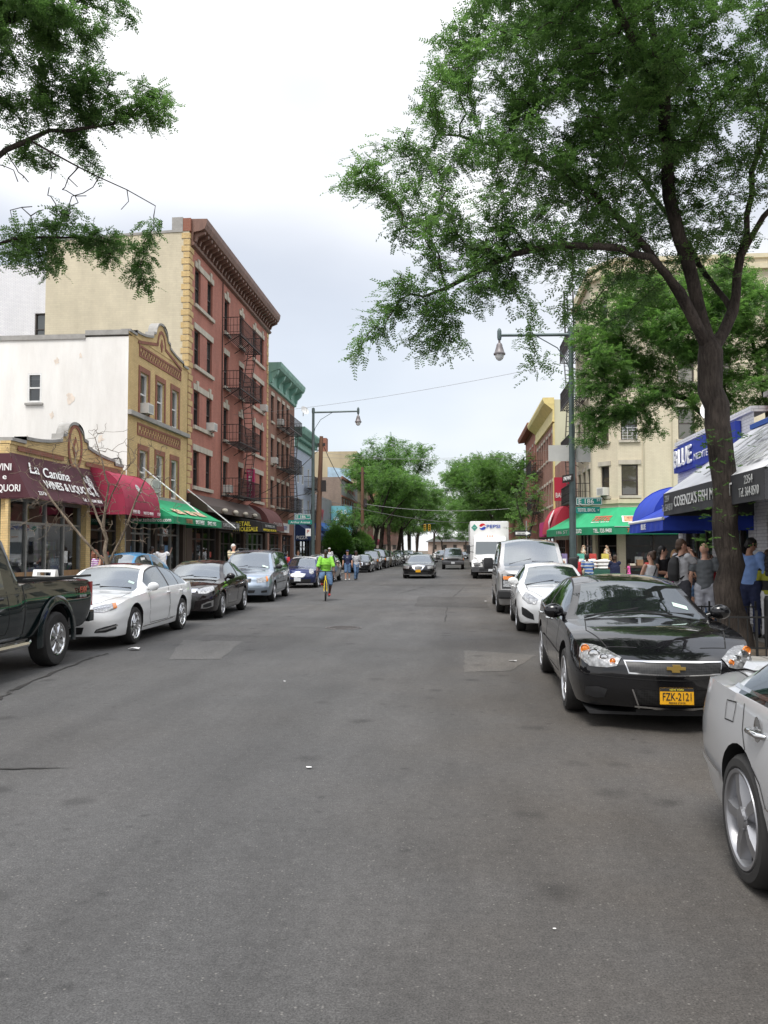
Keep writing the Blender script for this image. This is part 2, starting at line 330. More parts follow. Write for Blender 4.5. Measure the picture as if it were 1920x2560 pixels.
# ------------------------------------------------------------------ ground materials
def asphalt(name, base, tone=1., brown=.3, speck=1.):
 m, nt, b = _nt(name); L = nt.links
 tc = _n(nt, 'ShaderNodeTexCoord'); V = tc.outputs['Object']
 def nz(scale, det=5., ro=.6, sc=(1,1,1)):
  mp = _n(nt, 'ShaderNodeMapping'); mp.inputs['Scale'].default_value = sc; L.new(V, mp.inputs['Vector'])
  n = _n(nt, 'ShaderNodeTexNoise', i_Scale=scale, i_Detail=det, i_Roughness=ro); L.new(mp.outputs[0], n.inputs['Vector']); return n.outputs['Fac']
 def rng_(x, a, c, lo, hi, smooth=False):
  r = _n(nt, 'ShaderNodeMapRange'); 
  if smooth: r.interpolation_type = 'SMOOTHSTEP'
  for k, v in (('From Min', a), ('From Max', c), ('To Min', lo), ('To Max', hi)): r.inputs[k].default_value = v
  L.new(x, r.inputs['Value']); return r.outputs[0]
 def mul(a, c):
  q = _n(nt, 'ShaderNodeMath', operation='MULTIPLY'); L.new(a, q.inputs[0])
  if isinstance(c, float): q.inputs[1].default_value = c
  else: L.new(c, q.inputs[1])
  return q.outputs[0]
 def mx_(a, k):
  q = _n(nt, 'ShaderNodeMix'); L.new(k, q.inputs['Factor']); q.inputs['A'].default_value = 1.; L.new(a, q.inputs['B']); return q.outputs['Result']
 t = rng_(nz(.22,6.,.6),.3,.7,.8,1.2)                  # broad tone
 t = mul(t, rng_(nz(1.3,6.,.65,(1.6,.5,1)),.3,.7,.86,1.14)); t = mul(t, rng_(nz(1.,3.,.5,(.9,.03,1)),.35,.65,.88,1.1))  # wheel-way streaks
 t = mul(t, rng_(nz(14.,4.,.7),.3,.7,.84,1.15))
 t = mul(t, rng_(nz(110.,3.,.7),.3,.7,.45,1.55)); t = mul(t, rng_(nz(42.,4.,.75),.3,.7,.78,1.22))         # grain
 # dark oil spots
 vo = _n(nt, 'ShaderNodeTexVoronoi', i_Scale=1.5); vo.inputs['Randomness'].default_value = 1.
 wz = _n(nt, 'ShaderNodeTexNoise', i_Scale=3., i_Detail=4.); L.new(V, wz.inputs['Vector'])
 ad = _n(nt, 'ShaderNodeMix', data_type='VECTOR'); ad.inputs['Factor'].default_value = .12; L.new(V, ad.inputs['A']); L.new(wz.outputs['Color'], ad.inputs['B'])
 L.new(ad.outputs['Result'], vo.inputs['Vector'])
 spot = rng_(vo.outputs['Distance'],.03,.22,.6,1., True)
 t = mul(t, spot)
 v3 = _n(nt, 'ShaderNodeTexVoronoi', i_Scale=5.5); L.new(ad.outputs['Result'], v3.inputs['Vector']); t = mul(t, mx_(rng_(v3.outputs['Distance'],.05,.24,.62,1., True), rng_(nz(.7,3.),.5,.62,0.,1., True)))
 sc = _n(nt, 'ShaderNodeVectorMath', operation='SCALE'); L.new(t, sc.inputs['Scale'])
 bm_ = _n(nt, 'ShaderNodeMix', data_type='RGBA'); sX = _n(nt, 'ShaderNodeSeparateXYZ'); L.new(V, sX.inputs[0]); pk = _n(nt, 'ShaderNodeMath', operation='ADD', use_clamp=True); L.new(rng_(nz(.16, 4.), .42, .66, 0., brown, True), pk.inputs[0]); L.new(mul(rng_(sX.outputs['X'], -1.5, 1.5, 0., 1., True), rng_(nz(.5, 5.), .3, .6, .3, .9)), pk.inputs[1]); L.new(pk.outputs[0], bm_.inputs['Factor'])
 bm_.inputs['A'].default_value = rgba([c * tone for c in base]); bm_.inputs['B'].default_value = rgba([base[0] * 1.0 * tone, base[1] * .9 * tone, base[2] * .79 * tone])
 L.new(bm_.outputs['Result'], sc.inputs[0])
 # pale aggregate flecks
 v2 = _n(nt, 'ShaderNodeTexVoronoi', i_Scale=48.); L.new(V, v2.inputs['Vector'])
 sx = _n(nt, 'ShaderNodeSeparateXYZ'); L.new(v2.outputs['Color'], sx.inputs[0])
 fl = mul(rng_(v2.outputs['Distance'], .34, .16, 0., 1.), rng_(sx.outputs['X'], .84, .98, 0., .34 * speck))
 mm = _n(nt, 'ShaderNodeMix', data_type='RGBA'); L.new(fl, mm.inputs['Factor']); L.new(sc.outputs[0], mm.inputs['A']); mm.inputs['B'].default_value = (.34,.32,.29,1)
 L.new(mm.outputs['Result'], b.inputs['Base Color'])
 b.inputs['Roughness'].default_value = .82; b.inputs['Specular IOR Level'].default_value = .35
 bp = _n(nt, 'ShaderNodeBump', i_Strength=.5, i_Distance=.006); L.new(nz(150., 3.), bp.inputs['Height']); L.new(bp.outputs[0], b.inputs['Normal'])
 return m
BLIND = mat('window_blind',(.52,.5,.45),.8, noise=.1)
ASPH = asphalt('asphalt',(.0735,.0722,.0712))
PATCH1 = asphalt('asphalt_patch_pale',(.102,.099,.095),1.,.1,.6)
PATCH2 = asphalt('asphalt_patch_dark',(.055,.053,.051),1.,.1,.5)
def concrete_slab():
 m, nt, b = _nt('sidewalk_concrete'); L = nt.links
 tc = _n(nt, 'ShaderNodeTexCoord')
 bk = _n(nt, 'ShaderNodeTexBrick', i_Scale=1., i_Mortar_Size=.012, i_Brick_Width=1.5, i_Row_Height=1.5); bk.offset = 0
 bk.inputs['Color1'].default_value = (.34, .325, .3, 1); bk.inputs['Color2'].default_value = (.28, .265, .245, 1); bk.inputs['Mortar'].default_value = (.1, .095, .09, 1)
 L.new(tc.outputs['Object'], bk.inputs['Vector'])
 nz = _n(nt, 'ShaderNodeTexNoise', i_Scale=2.5, i_Detail=8., i_Roughness=.7); L.new(tc.outputs['Object'], nz.inputs['Vector'])
 mr = _n(nt, 'ShaderNodeMapRange'); mr.inputs['From Min'].default_value = .3; mr.inputs['From Max'].default_value = .7; mr.inputs['To Min'].default_value = .5; mr.inputs['To Max'].default_value = 1.2
 L.new(nz.outputs['Fac'], mr.inputs['Value'])
 sc = _n(nt, 'ShaderNodeVectorMath', operation='SCALE'); L.new(bk.outputs['Color'], sc.inputs[0]); L.new(mr.outputs[0], sc.inputs['Scale'])
 L.new(sc.outputs[0], b.inputs['Base Color']); b.inputs['Roughness'].default_value = .85
 return m
SIDEW = concrete_slab()
KERB = mat('kerb_stone',(.3,.29,.27),.8, noise=.25, nscale=3, dirt=.6, bump=.2)
SOIL = mat('soil_and_litter',(.11,.085,.06),.95, noise=.5, nscale=14, bump=.9, bscale=25)
# ------------------------------------------------------------------ ground, road, sidewalks
XK, XKR, XL, XR = -8.2,3.4,-13.2,7.2
g = MB(); g.quad((-900,-300,-.16),(900,-300,-.16),(900,1800,-.16),(-900,1800,-.16)); struct('ground', g, SOIL)
r = MB()
r.quad((XK,-25,0),(XKR,-25,0),(XKR,420,0),(XK,420,0))
struct('road', r, ASPH)
r = MB(); r.quad((XKR,29.2,0),(70,29.2,0),(70,40.6,0),(XKR,40.6,0)); struct('side_road', r, ASPH)
def sidewalk(x0, x1, y0, y1, kx):
 s = MB(); s.box(min(x0, x1), max(x0, x1), y0, y1,-.14,.15); struct('sidewalk', s, SIDEW)
 k = MB(); a, c = sorted((kx, x0 if abs(x0 - kx) < abs(x1 - kx) else x1)); k.bbox(a, c, y0, y1,-.13,.155,.02); struct('kerb', k, KERB)
sidewalk(-34, XK - .16,-25,300, XK); 
sidewalk(XKR + .16,40,-25,29.1, XKR); sidewalk(XKR + .16,40,40.8,300, XKR)
def blob(pts, z, jag=.04, seed=1, sub=9):
 rr = random.Random(seed); out = []
 for i in range(len(pts)):
  a, c = pts[i], pts[(i + 1) % len(pts)]
  for k in range(sub): t = k / sub; out.append((a[0] + (c[0] - a[0]) * t + rr.uniform(-jag, jag), a[1] + (c[1] - a[1]) * t + rr.uniform(-jag, jag), z))
 return out
def patch_sheet(name, pts, m, z=.004, jag=.03, seed=1):
 mb = MB(); v = blob(pts, z, jag, seed); c = (sum(p[0] for p in v) / len(v), sum(p[1] for p in v) / len(v), z)
 mb.add(v + [c], [(i,(i + 1) % len(v), len(v)) for i in range(len(v))]); return struct(name, mb, m)
patch_sheet('road_patch', [(-4.62,12.89),(-3.76,13.02),(-4.11,15.54),(-5.3,15.68)], PATCH1, seed=2)
patch_sheet('road_patch', [(.09,11.96),(.72,12.11),(1.29,14.),(.07,14.53)], PATCH1, seed=3)
patch_sheet('road_patch', [(-1.35,25.6),(-1.5,31.2),(1.0,30.6),(.9,25.3)], PATCH2, seed=4)
patch_sheet('road_patch', [(-3.9,40.2),(-3.7,43.),(1.2,42.8),(1.1,40.)], PATCH2, seed=5)
def crack(pts, wd, seed):
 rr = random.Random(seed); P = []
 for i in range(len(pts) - 1):
  for k in range(14): t = k / 14; P.append((pts[i][0] + (pts[i+1][0] - pts[i][0]) * t + rr.gauss(0,.022), pts[i][1] + (pts[i+1][1] - pts[i][1]) * t + rr.gauss(0,.022)))
 mb = MB(); n = len(P); vs = []
 for i,(x, y) in enumerate(P):
  a = P[max(0, i - 1)]; c = P[min(n - 1, i + 1)]; tx, ty = c[0] - a[0], c[1] - a[1]; l = math.hypot(tx, ty) or 1; q = wd * rr.uniform(.25,1.2) / 2 * (1 if 0 < i < n - 1 else .1)
  vs += [(x - ty / l * q, y + tx / l * q,.008),(x + ty / l * q, y - tx / l * q,.008)]
 mb.add(vs, [(2*i,2*i+1,2*i+3,2*i+2) for i in range(n - 1)]); struct('road_crack', mb, TAR)
TAR = mat('crack_tar',(.03,.028,.026),.9, noise=.3)
for i,(pts, wd) in enumerate([([(-4.4,6.3),(-3.01,6.44)],.03),([(-5.3,9.2),(-5.55,9.96),(-5.91,13.06),(-5.84,13.61)],.06),([(-.33,25.5),(-.36,19.6)],.035),([(-3.9,18.5),(-2.1,18.2)],.03),
  ([(-2.4,33.),(-1.5,40.)],.05),([(-.2,30.5),(.3,40.)],.05),([(-5.5,16.6),(-3.4,16.4)],.025)]): crack(pts, wd, i + 11)
IRON = mat('cast_iron',(.11,.1,.095),.6, metal=.5, noise=.3, nscale=8)
def manhole(x, y, label):
 t = thing('manhole_cover', label, 'manhole cover',(x, y,.006)); m = MB()
 m.lathe([(0,.008),(.33,.008),(.345,.004)],36); m.lathe([(.37,.006),(.41,.006),(.42,0)],36)
 for k in range(-4,5):
  h = math.sqrt(max(0,.31**2 - (k * .068)**2)); m.box(-h, h, k * .068 - .014, k * .068 + .014,.008,.016)
 m.local('lid', IRON, t)
patch_sheet('road_patch', [(-5.9, 3), (-2.9, 3.2), (-2.5, 8.8), (-2.7, 13.), (-3.2, 16.5), (-6, 17)], asphalt('asphalt_relaid', (.098, .095, .093), 1.02, .15), .0045, .05, 8) if False else None
manhole(-2.56,18.45, 'ribbed iron manhole cover set in the open asphalt between the two rows of cars')
WHITEP = mat('white_paper',(.75,.74,.72),.8)
def litter(x, y, s, label, c=None):
 m = MB(); rr = random.Random(int(x * 97 + y * 31)); n = 7
 v = [(s * math.cos(6.283 * k / n) * rr.uniform(.5,1.1), s * .7 * math.sin(6.283 * k / n) * rr.uniform(.5,1.1), rr.uniform(.004, s * .35)) for k in range(n)] + [(0,0, s * .25)]
 m.add(v, [(k,(k + 1) % n, n) for k in range(n)]); o = m.build('paper_scrap', c or WHITEP, None,(0,0,0)); o.location = (x, y,.006)
 setp(o, label, 'litter')
litter(-5.6,14.05,.14, 'crumpled white paper scrap on the asphalt by the white sedan front wheel')
litter(-1.19,6.61,.032, 'small white paper fleck alone on open asphalt in the lower middle of the road')
litter(-2.29,10.87,.028, 'tiny white paper fleck in the middle of the road, beyond the larger one')
litter(.85,13.11,.09, 'grey flattened wrapper on the pale road patch by the black sedan', mat('grey_wrapper',(.32,.31,.3),.5))
litter(.43,3.93,.012, 'tiny white fleck on dark asphalt near the silver car rear wheel')
litter(.9,28.3,.05, 'white scrap lying on the dark road patch beside the white van')
# ------------------------------------------------------------------ building materials
RED = brick('red_brick',(.43,.16,.115),(.37,.135,.095),(.33,.2,.16))
REDB = brick('brown_brick',(.32,.16,.11),(.26,.13,.09),(.2,.13,.1))
YEL = brick('yellow_brick',(.64,.47,.22),(.56,.4,.18),(.42,.31,.17), stain=.3)
CREAM = brick('cream_painted_brick',(.66,.6,.45),(.63,.565,.42),(.57,.51,.37), noise=.1, stain=.22, bump=.3)
TANW = brick('tan_painted_brick',(.59,.53,.39),(.56,.5,.37),(.52,.46,.335), w=.36, h=.11, noise=.14, stain=.42, bump=.5)
WHB = brick('white_painted_brick',(.78,.78,.79),(.74,.74,.76),(.5,.5,.53), noise=.08, stain=.15, bump=.8)
STUCCO = mat('white_stucco',(.82,.8,.76),.9, noise=.09, nscale=.9, dirt=.32, streak=True, bump=.15, bscale=12)
REDTRIM = brick('red_trim_brick',(.3,.11,.07),(.24,.085,.055),(.24,.16,.11))
STONE = mat('pale_stone',(.5,.46,.38),.8, noise=.18, nscale=2.5, dirt=.35, streak=True)
GSTONE = mat('grey_coping',(.32,.31,.29),.85, noise=.2, nscale=3, dirt=.4)
CORN = mat('brown_cornice_metal',(.17,.09,.065),.55, noise=.3, nscale=3, dirt=.5, streak=True)
GCORN = mat('green_cornice_paint',(.22,.42,.35),.6, noise=.18, nscale=3, dirt=.3, streak=True)
YCORN = mat('yellow_cornice_paint',(.72,.6,.25),.6, noise=.15, nscale=3, dirt=.25)
BLUESID = mat('pale_blue_siding',(.46,.53,.64),.6, noise=.08, nscale=2, dirt=.15)
WFR = mat('white_window_frame',(.74,.74,.72),.5, noise=.08, nscale=6)
BFR = mat('dark_window_frame',(.055,.045,.04),.5, noise=.3, nscale=6)
ALU = mat('aluminium_frame',(.36,.36,.35),.35, metal=.7, noise=.2, nscale=6)
DKIRON = mat('dark_iron',(.035,.03,.03),.55, metal=.3, noise=.3, nscale=10)
RUSTI = mat('rusty_iron',(.04,.028,.025),.7, metal=.2, noise=.4, nscale=6)
ROOFM = mat('roof_tar',(.09,.09,.09),.9, noise=.3)
DKWOOD = mat('dark_brown_wood',(.055,.035,.025),.55, noise=.35, nscale=3, dirt=.4, streak=True)
WOODM = mat('shop_wood',(.3,.18,.09),.6, noise=.3, nscale=5, streak=True)
BLACKM = mat('matt_black',(.012,.012,.013),.7)
LETW = mat('white_lettering', (.82, .82, .8), .5); LETY = mat('yellow_lettering', (.75, .62, .05), .5); LETR = mat('red_lettering', (.5, .09, .05), .5); LETK = mat('black_lettering', (.02, .02, .02), .5); LETG = mat('grey_lettering', (.42, .43, .42), .5)
ACM = mat('air_conditioner_white',(.66,.65,.6),.5, noise=.1, dirt=.2)
def pane_mat():
 m = glass('window_pane',(.5,.53,.53),.1,.6); nt = m.node_tree; L = nt.links
 df = [n for n in nt.nodes if n.type == 'BSDF_DIFFUSE'][0]
 oi = _n(nt, 'ShaderNodeObjectInfo'); cr = _n(nt, 'ShaderNodeValToRGB'); cr.color_ramp.interpolation = 'CONSTANT'
 e = cr.color_ramp.elements; e[0].position = 0; e[0].color = (.018,.02,.022,1); e[1].position = .5; e[1].color = (.05,.048,.045,1)
 q = e.new(.68); q.color = (.16,.15,.14,1); q = e.new(.84); q.color = (.012,.013,.015,1)
 L.new(oi.outputs['Random'], cr.inputs[0]); L.new(cr.outputs[0], df.inputs['Color']); return m
PANE = pane_mat()
SHOPG = glass('shop_glass',(.6,.64,.63),.05,.92)
def goods_mat():
 m, nt, b = _nt('shelf_goods'); L = nt.links
 uv = _n(nt, 'ShaderNodeUVMap'); mp = _n(nt, 'ShaderNodeMapping'); mp.inputs['Scale'].default_value = (7,4.2,1); L.new(uv.outputs[0], mp.inputs[0])
 vo = _n(nt, 'ShaderNodeTexVoronoi', i_Scale=1.); L.new(mp.outputs[0], vo.inputs['Vector'])
 hs = _n(nt, 'ShaderNodeHueSaturation'); hs.inputs['Saturation'].default_value = .55; hs.inputs['Value'].default_value = .3; L.new(vo.outputs['Color'], hs.inputs['Color'])
 wv = _n(nt, 'ShaderNodeTexWave', wave_type='BANDS', bands_direction='Y', i_Scale=.75); L.new(uv.outputs[0], wv.inputs['Vector'])
 mr = _n(nt, 'ShaderNodeMapRange'); mr.inputs['From Min'].default_value = .12; mr.inputs['From Max'].default_value = .3; mr.inputs['To Min'].default_value = .12; L.new(wv.outputs['Fac'], mr.inputs['Value'])
 sc = _n(nt, 'ShaderNodeVectorMath', operation='SCALE'); L.new(hs.outputs[0], sc.inputs[0]); L.new(mr.outputs[0], sc.inputs['Scale']); L.new(sc.outputs[0], b.inputs['Base Color'])
 b.inputs['Roughness'].default_value = .5; return m
GOODS = goods_mat(); POST = [mat('poster_' + n_, c_, .5, noise=.5, nscale=7) for n_, c_ in (('white', (.6, .6, .58)), ('red', (.45, .08, .06)), ('blue', (.12, .25, .45)), ('cream', (.55, .48, .35)))]
FL = Fac((XL,0,0),(0,1,0),(1,0,0))
def south(Y): return Fac((0, Y,0),(1,0,0),(0,-1,0))
def shell(par, x0, x1, y0, y1, z0, z1, m, roof=True, name='wall', faces='SNB', zback=None):
 """plain side, back walls and roof behind a street front"""
 mb = MB(); 
 if 'S' in faces: mb.quad((x0, y0, z0),(x1, y0, z0),(x1, y0, z1),(x0, y0, z1))
 if 'N' in faces: mb.quad((x1, y1, z0),(x0, y1, z0),(x0, y1, z1),(x1, y1, z1))
 if 'B' in faces: bx = x0 if abs(x0) > abs(x1) else x1; mb.quad((bx, y0, z0),(bx, y1, z0),(bx, y1, z1),(bx, y0, z1))
 o = mb.build(name, m, par)
 if roof:
  r = MB(); r.quad((x0, y0, z1 - .25),(x1, y0, z1 - .25),(x1, y1, z1 - .25),(x0, y1, z1 - .25)); r.build('roof', ROOFM, par)
 return o
def shopfront(f, par, a0, a1, z1, bays, fm, z0=.15, kick=.55, door=None, din=-.25, inner=True, kickm=None, trans=None):
 """glazed shop bay: frame, panes, kick panel, shelves of goods behind"""
 fr = MB(); n = bays; w = (a1 - a0) / n; t = .045
 for i in range(n + 1): a = a0 + w * i; f.box(fr, a - t, a + t, din - .05, din + .06, z0, z1)
 f.box(fr, a0 + t, a1 - t, din - .045, din + .055, z1 - .1, z1); zt = z1 - .75 if trans is None else trans
 for i in range(n): f.box(fr, a0 + w * i + t, a0 + w * (i + 1) - t, din - .04, din + .05, zt - .035, zt + .035)
 fr.build('shop_frame', fm, par)
 for i in range(n):
  b0, b1 = a0 + w * i + t, a0 + w * (i + 1) - t; isd = door is not None and i in door
  kk = z0 + (kick if not isd else .12)
  if not isd:
   kb = MB(); f.box(kb, b0, b1, din - .04, din + .045, z0, kk); kb.build('kick_panel', kickm or fm, par)
  g = MB(); f.quad(g, b0, b1, din, kk, zt - .035); f.quad(g, b0, b1, din, zt + .035, z1 - .1); g.build('pane', SHOPG, par)
  if rng.random() < .55:
   pm = MB(); pa = rng.uniform(b0 + .05, max(b0 + .06, b1 - .5)); pz = rng.uniform(1.0,1.7); f.quad(pm, pa, pa + rng.uniform(.2,.42), din + .006, pz, pz + rng.uniform(.25,.55)); pm.build('poster', rng.choice(POST), par)
  if isd:
   d = MB(); f.box(d, b0 + .1, b0 + .14, din + .05, din + .1,1.,1.4); d.build('door_handle', ALU, par)
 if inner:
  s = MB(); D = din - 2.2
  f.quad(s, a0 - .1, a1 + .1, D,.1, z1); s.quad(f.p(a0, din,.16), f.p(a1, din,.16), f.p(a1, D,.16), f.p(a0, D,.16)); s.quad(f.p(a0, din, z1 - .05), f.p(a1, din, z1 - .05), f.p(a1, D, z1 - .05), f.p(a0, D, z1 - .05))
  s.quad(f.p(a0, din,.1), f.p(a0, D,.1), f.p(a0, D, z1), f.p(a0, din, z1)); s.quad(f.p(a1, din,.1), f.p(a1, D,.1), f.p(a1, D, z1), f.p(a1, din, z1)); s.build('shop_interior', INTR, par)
  for i in range(n):
   if door is not None and i in door: continue
   b0, b1 = a0 + w * i + .2, a0 + w * (i + 1) - .15; k = MB(); h = rng.uniform(1.3,2.1)
   f.box(k, b0, b1, din - 1.1, din - .75,.16, min(h, z1 - .3)); f.box(k, b0, b1, din - .7, din - .2,.16, z0 + kick + rng.uniform(.05,.3)); k.build('display_shelf', GOODS, par)
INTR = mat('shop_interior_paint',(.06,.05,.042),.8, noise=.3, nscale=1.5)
def awning(name, label, cat, f, a0, a1, prof, m, val=.28, sides=True, vm=None, group=None, seg=10, fold=.02, sag=.03):
 """cloth awning: profile (d, z) from wall to front edge, then a hanging valance"""
 rr = random.Random(int(a0 * 13)); t = thing(name, label, cat, f.p((a0 + a1) / 2,0, prof[-1][1]),0, group); c = MB(); c.smooth = True
 nn = len(prof); vs = []
 for i in range(seg + 1):
  a = a0 + (a1 - a0) * i / seg; k = math.sin(math.pi * ((i * 3) % seg) / seg)
  for j,(d, z) in enumerate(prof): vs.append(f.p(a, d, z - sag * (1 if 0 < j < nn - 1 else 0) * (1 + k)))
 c.add(vs, [(i * nn + j,(i + 1) * nn + j,(i + 1) * nn + j + 1, i * nn + j + 1) for i in range(seg) for j in range(nn - 1)])
 c.build('canopy', m, t, angle=30)
 v = MB(); d, z = prof[-1]
 n = seg * 4; vs = []
 for i in range(n + 1):
  a = a0 + (a1 - a0) * i / n; vs += [f.p(a, d + .004, z), f.p(a, d + .004 + fold * math.sin(i * 1.1), z - val)]
 v.add(vs, [(2 * i,2 * i + 2,2 * i + 3,2 * i + 1) for i in range(n)])
 if sides and val: 
  for a in (a0, a1): v.quad(f.p(a, prof[0][0], z), f.p(a, d, z), f.p(a, d, z - val), f.p(a, prof[0][0], z - val))
 v.build('valance', vm or m, t)
 if sides:
  s = MB()
  for a in (a0 + .004, a1 - .004):
   pts = [f.p(a, d, z) for d, z in prof] + ([f.p(a, prof[0][0], prof[-1][1])] if prof[0][1] - prof[-1][1] > .05 else []); s.add(pts, [tuple(range(len(pts)))])
  s.each('side_panel', m, t)
 b = MB(); b.tube([f.p(a0, d - .02, z - .01), f.p(a1, d - .02, z - .01)],.02,6)
 for a in (a0 + .05,(a0 + a1) / 2, a1 - .05): b.bar(f.p(a, prof[0][0], prof[-1][1] - .02), f.p(a, d - .02, z - .02),.03)
 b.build('awning_frame', ALU, t); return t
def dome(d0, d1, zt, zb, n=8):
 return [(d0 + (d1 - d0) * math.sin(math.pi / 2 * i / n), zb + (zt - zb) * math.cos(math.pi / 2 * i / n)) for i in range(n + 1)]
def fabric(name, c, ns=.12): return mat(name, c,.8, noise=ns + .06, nscale=1.6, dirt=.4, bump=.35, bscale=5, streak=True)
def fire_escape(f, par, plats, dep, stairs, m, bal=.16):
 root = MB(); 
 for a0, a1, z in plats:
  for a in (a0 + .3,(a0 + a1) / 2, a1 - .3): root.bar(f.p(a,0, z - .55), f.p(a, dep * .85, z - .03),.035)
 fe = root.build('fire_escape', m, par)
 def sp(mb, nm): subpart(mb.build(nm, m, None, par.location), fe)
 for a0, a1, z in plats:
  p = MB(); n = 9
  for k in range(n): d = .08 + (dep - .08) * k / (n - 1); f.box(p, a0, a1, d - .022, d + .022, z - .03, z)
  for a in (a0, a1): f.box(p, a - .03, a + .03,.02, dep, z - .07, z - .031)
  f.box(p, a0, a1, dep - .02, dep + .025, z - .09, z - .0305); sp(p, 'platform')
  r = MB()
  for zz, th in ((z + .95,.035),(z + .5,.02),(z + .12,.02)):
   r.bar(f.p(a0, dep, zz), f.p(a1, dep, zz), th)
   for a in (a0, a1): r.bar(f.p(a,0, zz), f.p(a, dep, zz), th)
  n = int((a1 - a0) / bal)
  for k in range(n + 1): a = a0 + (a1 - a0) * k / n; r.bar(f.p(a, dep, z), f.p(a, dep, z + .95),.02)
  for a in (a0, a1):
   for k in range(1,5): r.bar(f.p(a, dep * k / 5, z), f.p(a, dep * k / 5, z + .95),.02)
  sp(r, 'railing')
 for a0, z0, a1, z1, d in stairs:
  s = MB()
  for dd in (d - .25, d + .25): s.bar(f.p(a0, dd, z0), f.p(a1, dd, z1),.03,.09)
  for dd in (d + .25,): s.bar(f.p(a0, dd, z0 + .7), f.p(a1, dd, z1 + .7),.02)
  n = max(2, int(abs(z1 - z0) / .27))
  for k in range(1, n): t = k / n; s.bar(f.p(a0 + (a1 - a0) * t, d - .25, z0 + (z1 - z0) * t), f.p(a0 + (a1 - a0) * t, d + .25, z0 + (z1 - z0) * t),.05,.025)
  sp(s, 'stair')
 return fe
def ac_unit(f, a, z, label, w=.62, h=.42, d=.38, group=None):
 t = thing('air_conditioner', label, 'air conditioner', f.p(a,0, z),0, group); m = MB()
 f.box(m, a - w / 2, a + w / 2,-.1, d, z, z + h); m.build('casing', ACM, t)
 g = MB()
 for k in range(9): f.box(g, a - w / 2 + .05, a + w / 2 - .05, d + .002, d + .008, z + .05 + k * (h - .1) / 9, z + .05 + k * (h - .1) / 9 + .022)
 g.build('grille', LETG, t); s = MB(); s.bar(f.p(a, 0, z - .25), f.p(a, d * .8, z - .01), .03); s.build('bracket', DKIRON, t)
def gable(f, mb, a0, a1, zb, zs, zt, zapex, ac, r, d0, d1, grow=0.):
 """stepped and curved mission parapet outline"""
 e = grow; h = zt - zs; pts = [(a0 - e, zb)]
 pts += [(a0 - e, zs + e),(a0 + (a1 - a0) * .1, zs + e),(a0 + (a1 - a0) * .1, zs + h * .35 + e)]
 left = ac - r; 
 for k in range(6): t = k / 5; pts.append((a0 + (a1 - a0) * .1 + (left - .35 - a0 - (a1 - a0) * .1) * t, zs + h * .35 + e + h * .65 * t * t))
 pts += [(left - .33, zt + .18 + e),(left - .05 - e, zt + .22 + e)]
 for k in range(1,12): th = math.pi * (1 - k / 12); pts.append((ac + (r + e) * math.cos(th), zt + .3 + e + (zapex - zt - .3) * math.sin(th)))
 right = ac + r; q = [(2 * ac - a, z) for a, z in pts[1:] if a < ac]; pts += list(reversed(q)); pts += [(2 * ac - pts[0][0], zb)]
 f.poly(mb, pts, d0, d1); return pts
# ================================================================== LEFT ROW
# --- one storey wine shop with curved yellow parapet
t = thing('wine_shop', 'one storey yellow brick wine shop with rounded central parapet behind the bare tree', 'shop',(XL - 4,27.6,.15))
mb = MB(); Z1 = 3.35
FL.wall(mb,23.3,31.9,.15,4.9, [(23.42,28.45,.15, Z1),(28.8,31.5,.15, Z1 - .1)],.3)
S = south(23.3); S.wall(mb,-21, XL,.15,4.9, [(-16.5,-13.3,.15, Z1)],.3); mb.quad((-21,23.3,.15),(-21,31.9,.15),(-21,31.9,4.9),(-21,23.3,4.9))
mb.build('wall', YEL, t)
mb = MB(); P = gable(FL, mb,23.3,31.55,4.88,4.98,5.35,6.05,27.42,.62,-.3,.03); mb.build('parapet', YEL, t)
mb = MB()
for i in range(1, len(P) - 2): mb.bar(FL.p(P[i][0],-.13, P[i][1] + .04), FL.p(P[i+1][0],-.13, P[i+1][1] + .04),.42,.1, up=(1,0,0)) if False else mb.hexa([FL.p(P[i][0],-.33, P[i][1]), FL.p(P[i+1][0],-.33, P[i+1][1]), FL.p(P[i+1][0],.08, P[i+1][1]), FL.p(P[i][0],.08, P[i][1]), FL.p(P[i][0],-.33, P[i][1] + .1), FL.p(P[i+1][0],-.33, P[i+1][1] + .1), FL.p(P[i+1][0],.08, P[i+1][1] + .1), FL.p(P[i][0],.08, P[i][1] + .1)])
mb.build('coping', GSTONE, t)
mb = MB(); FL.box(mb,23.7,26.6,.033,.05,4.72,4.86); FL.box(mb,28.25,31.3,.033,.05,4.72,4.86)
for k in range(20):
 a, c = 2 * math.pi * k / 20,2 * math.pi * (k + 1) / 20
 mb.hexa([FL.p(27.42 + x * math.cos(q), d,5.28 + y * math.sin(q)) for d in (.033,.055) for q, x, y in ((a,.42,.68),(c,.42,.68),(c,.54,.8),(a,.54,.8))])
FL.poly(mb, [(27.42,4.85),(27.63,5.25),(27.42,5.65),(27.21,5.25)],.033,.06); mb.build('red_brick_trim', REDTRIM, t)
mb = MB(); FL.poly(mb, [(27.42,5.05),(27.53,5.25),(27.42,5.45),(27.31,5.25)],.062,.075); mb.each('diamond_inlay', YEL, t)
mb = MB(); mb.quad((-21,23.3,4.8),(XL,23.3,4.8),(XL,31.9,4.8),(-21,31.9,4.8)); mb.build('roof', ROOFM, t)
shopfront(FL, t,23.47,28.4, Z1 - .02,4, ALU, kick=.9, door=(2,), kickm=WOODM); shopfront(FL, t,28.85,31.45, Z1 - .12,2, BFR, kick=.5, door=(0,))
shopfront(S, t,-16.45,-13.35, Z1 - .02,2, ALU, kick=.8, inner=False)
BURG = fabric('burgundy_canvas', (.07, .018, .026)); CRIM = fabric('crimson_canvas', (.29, .022, .055))
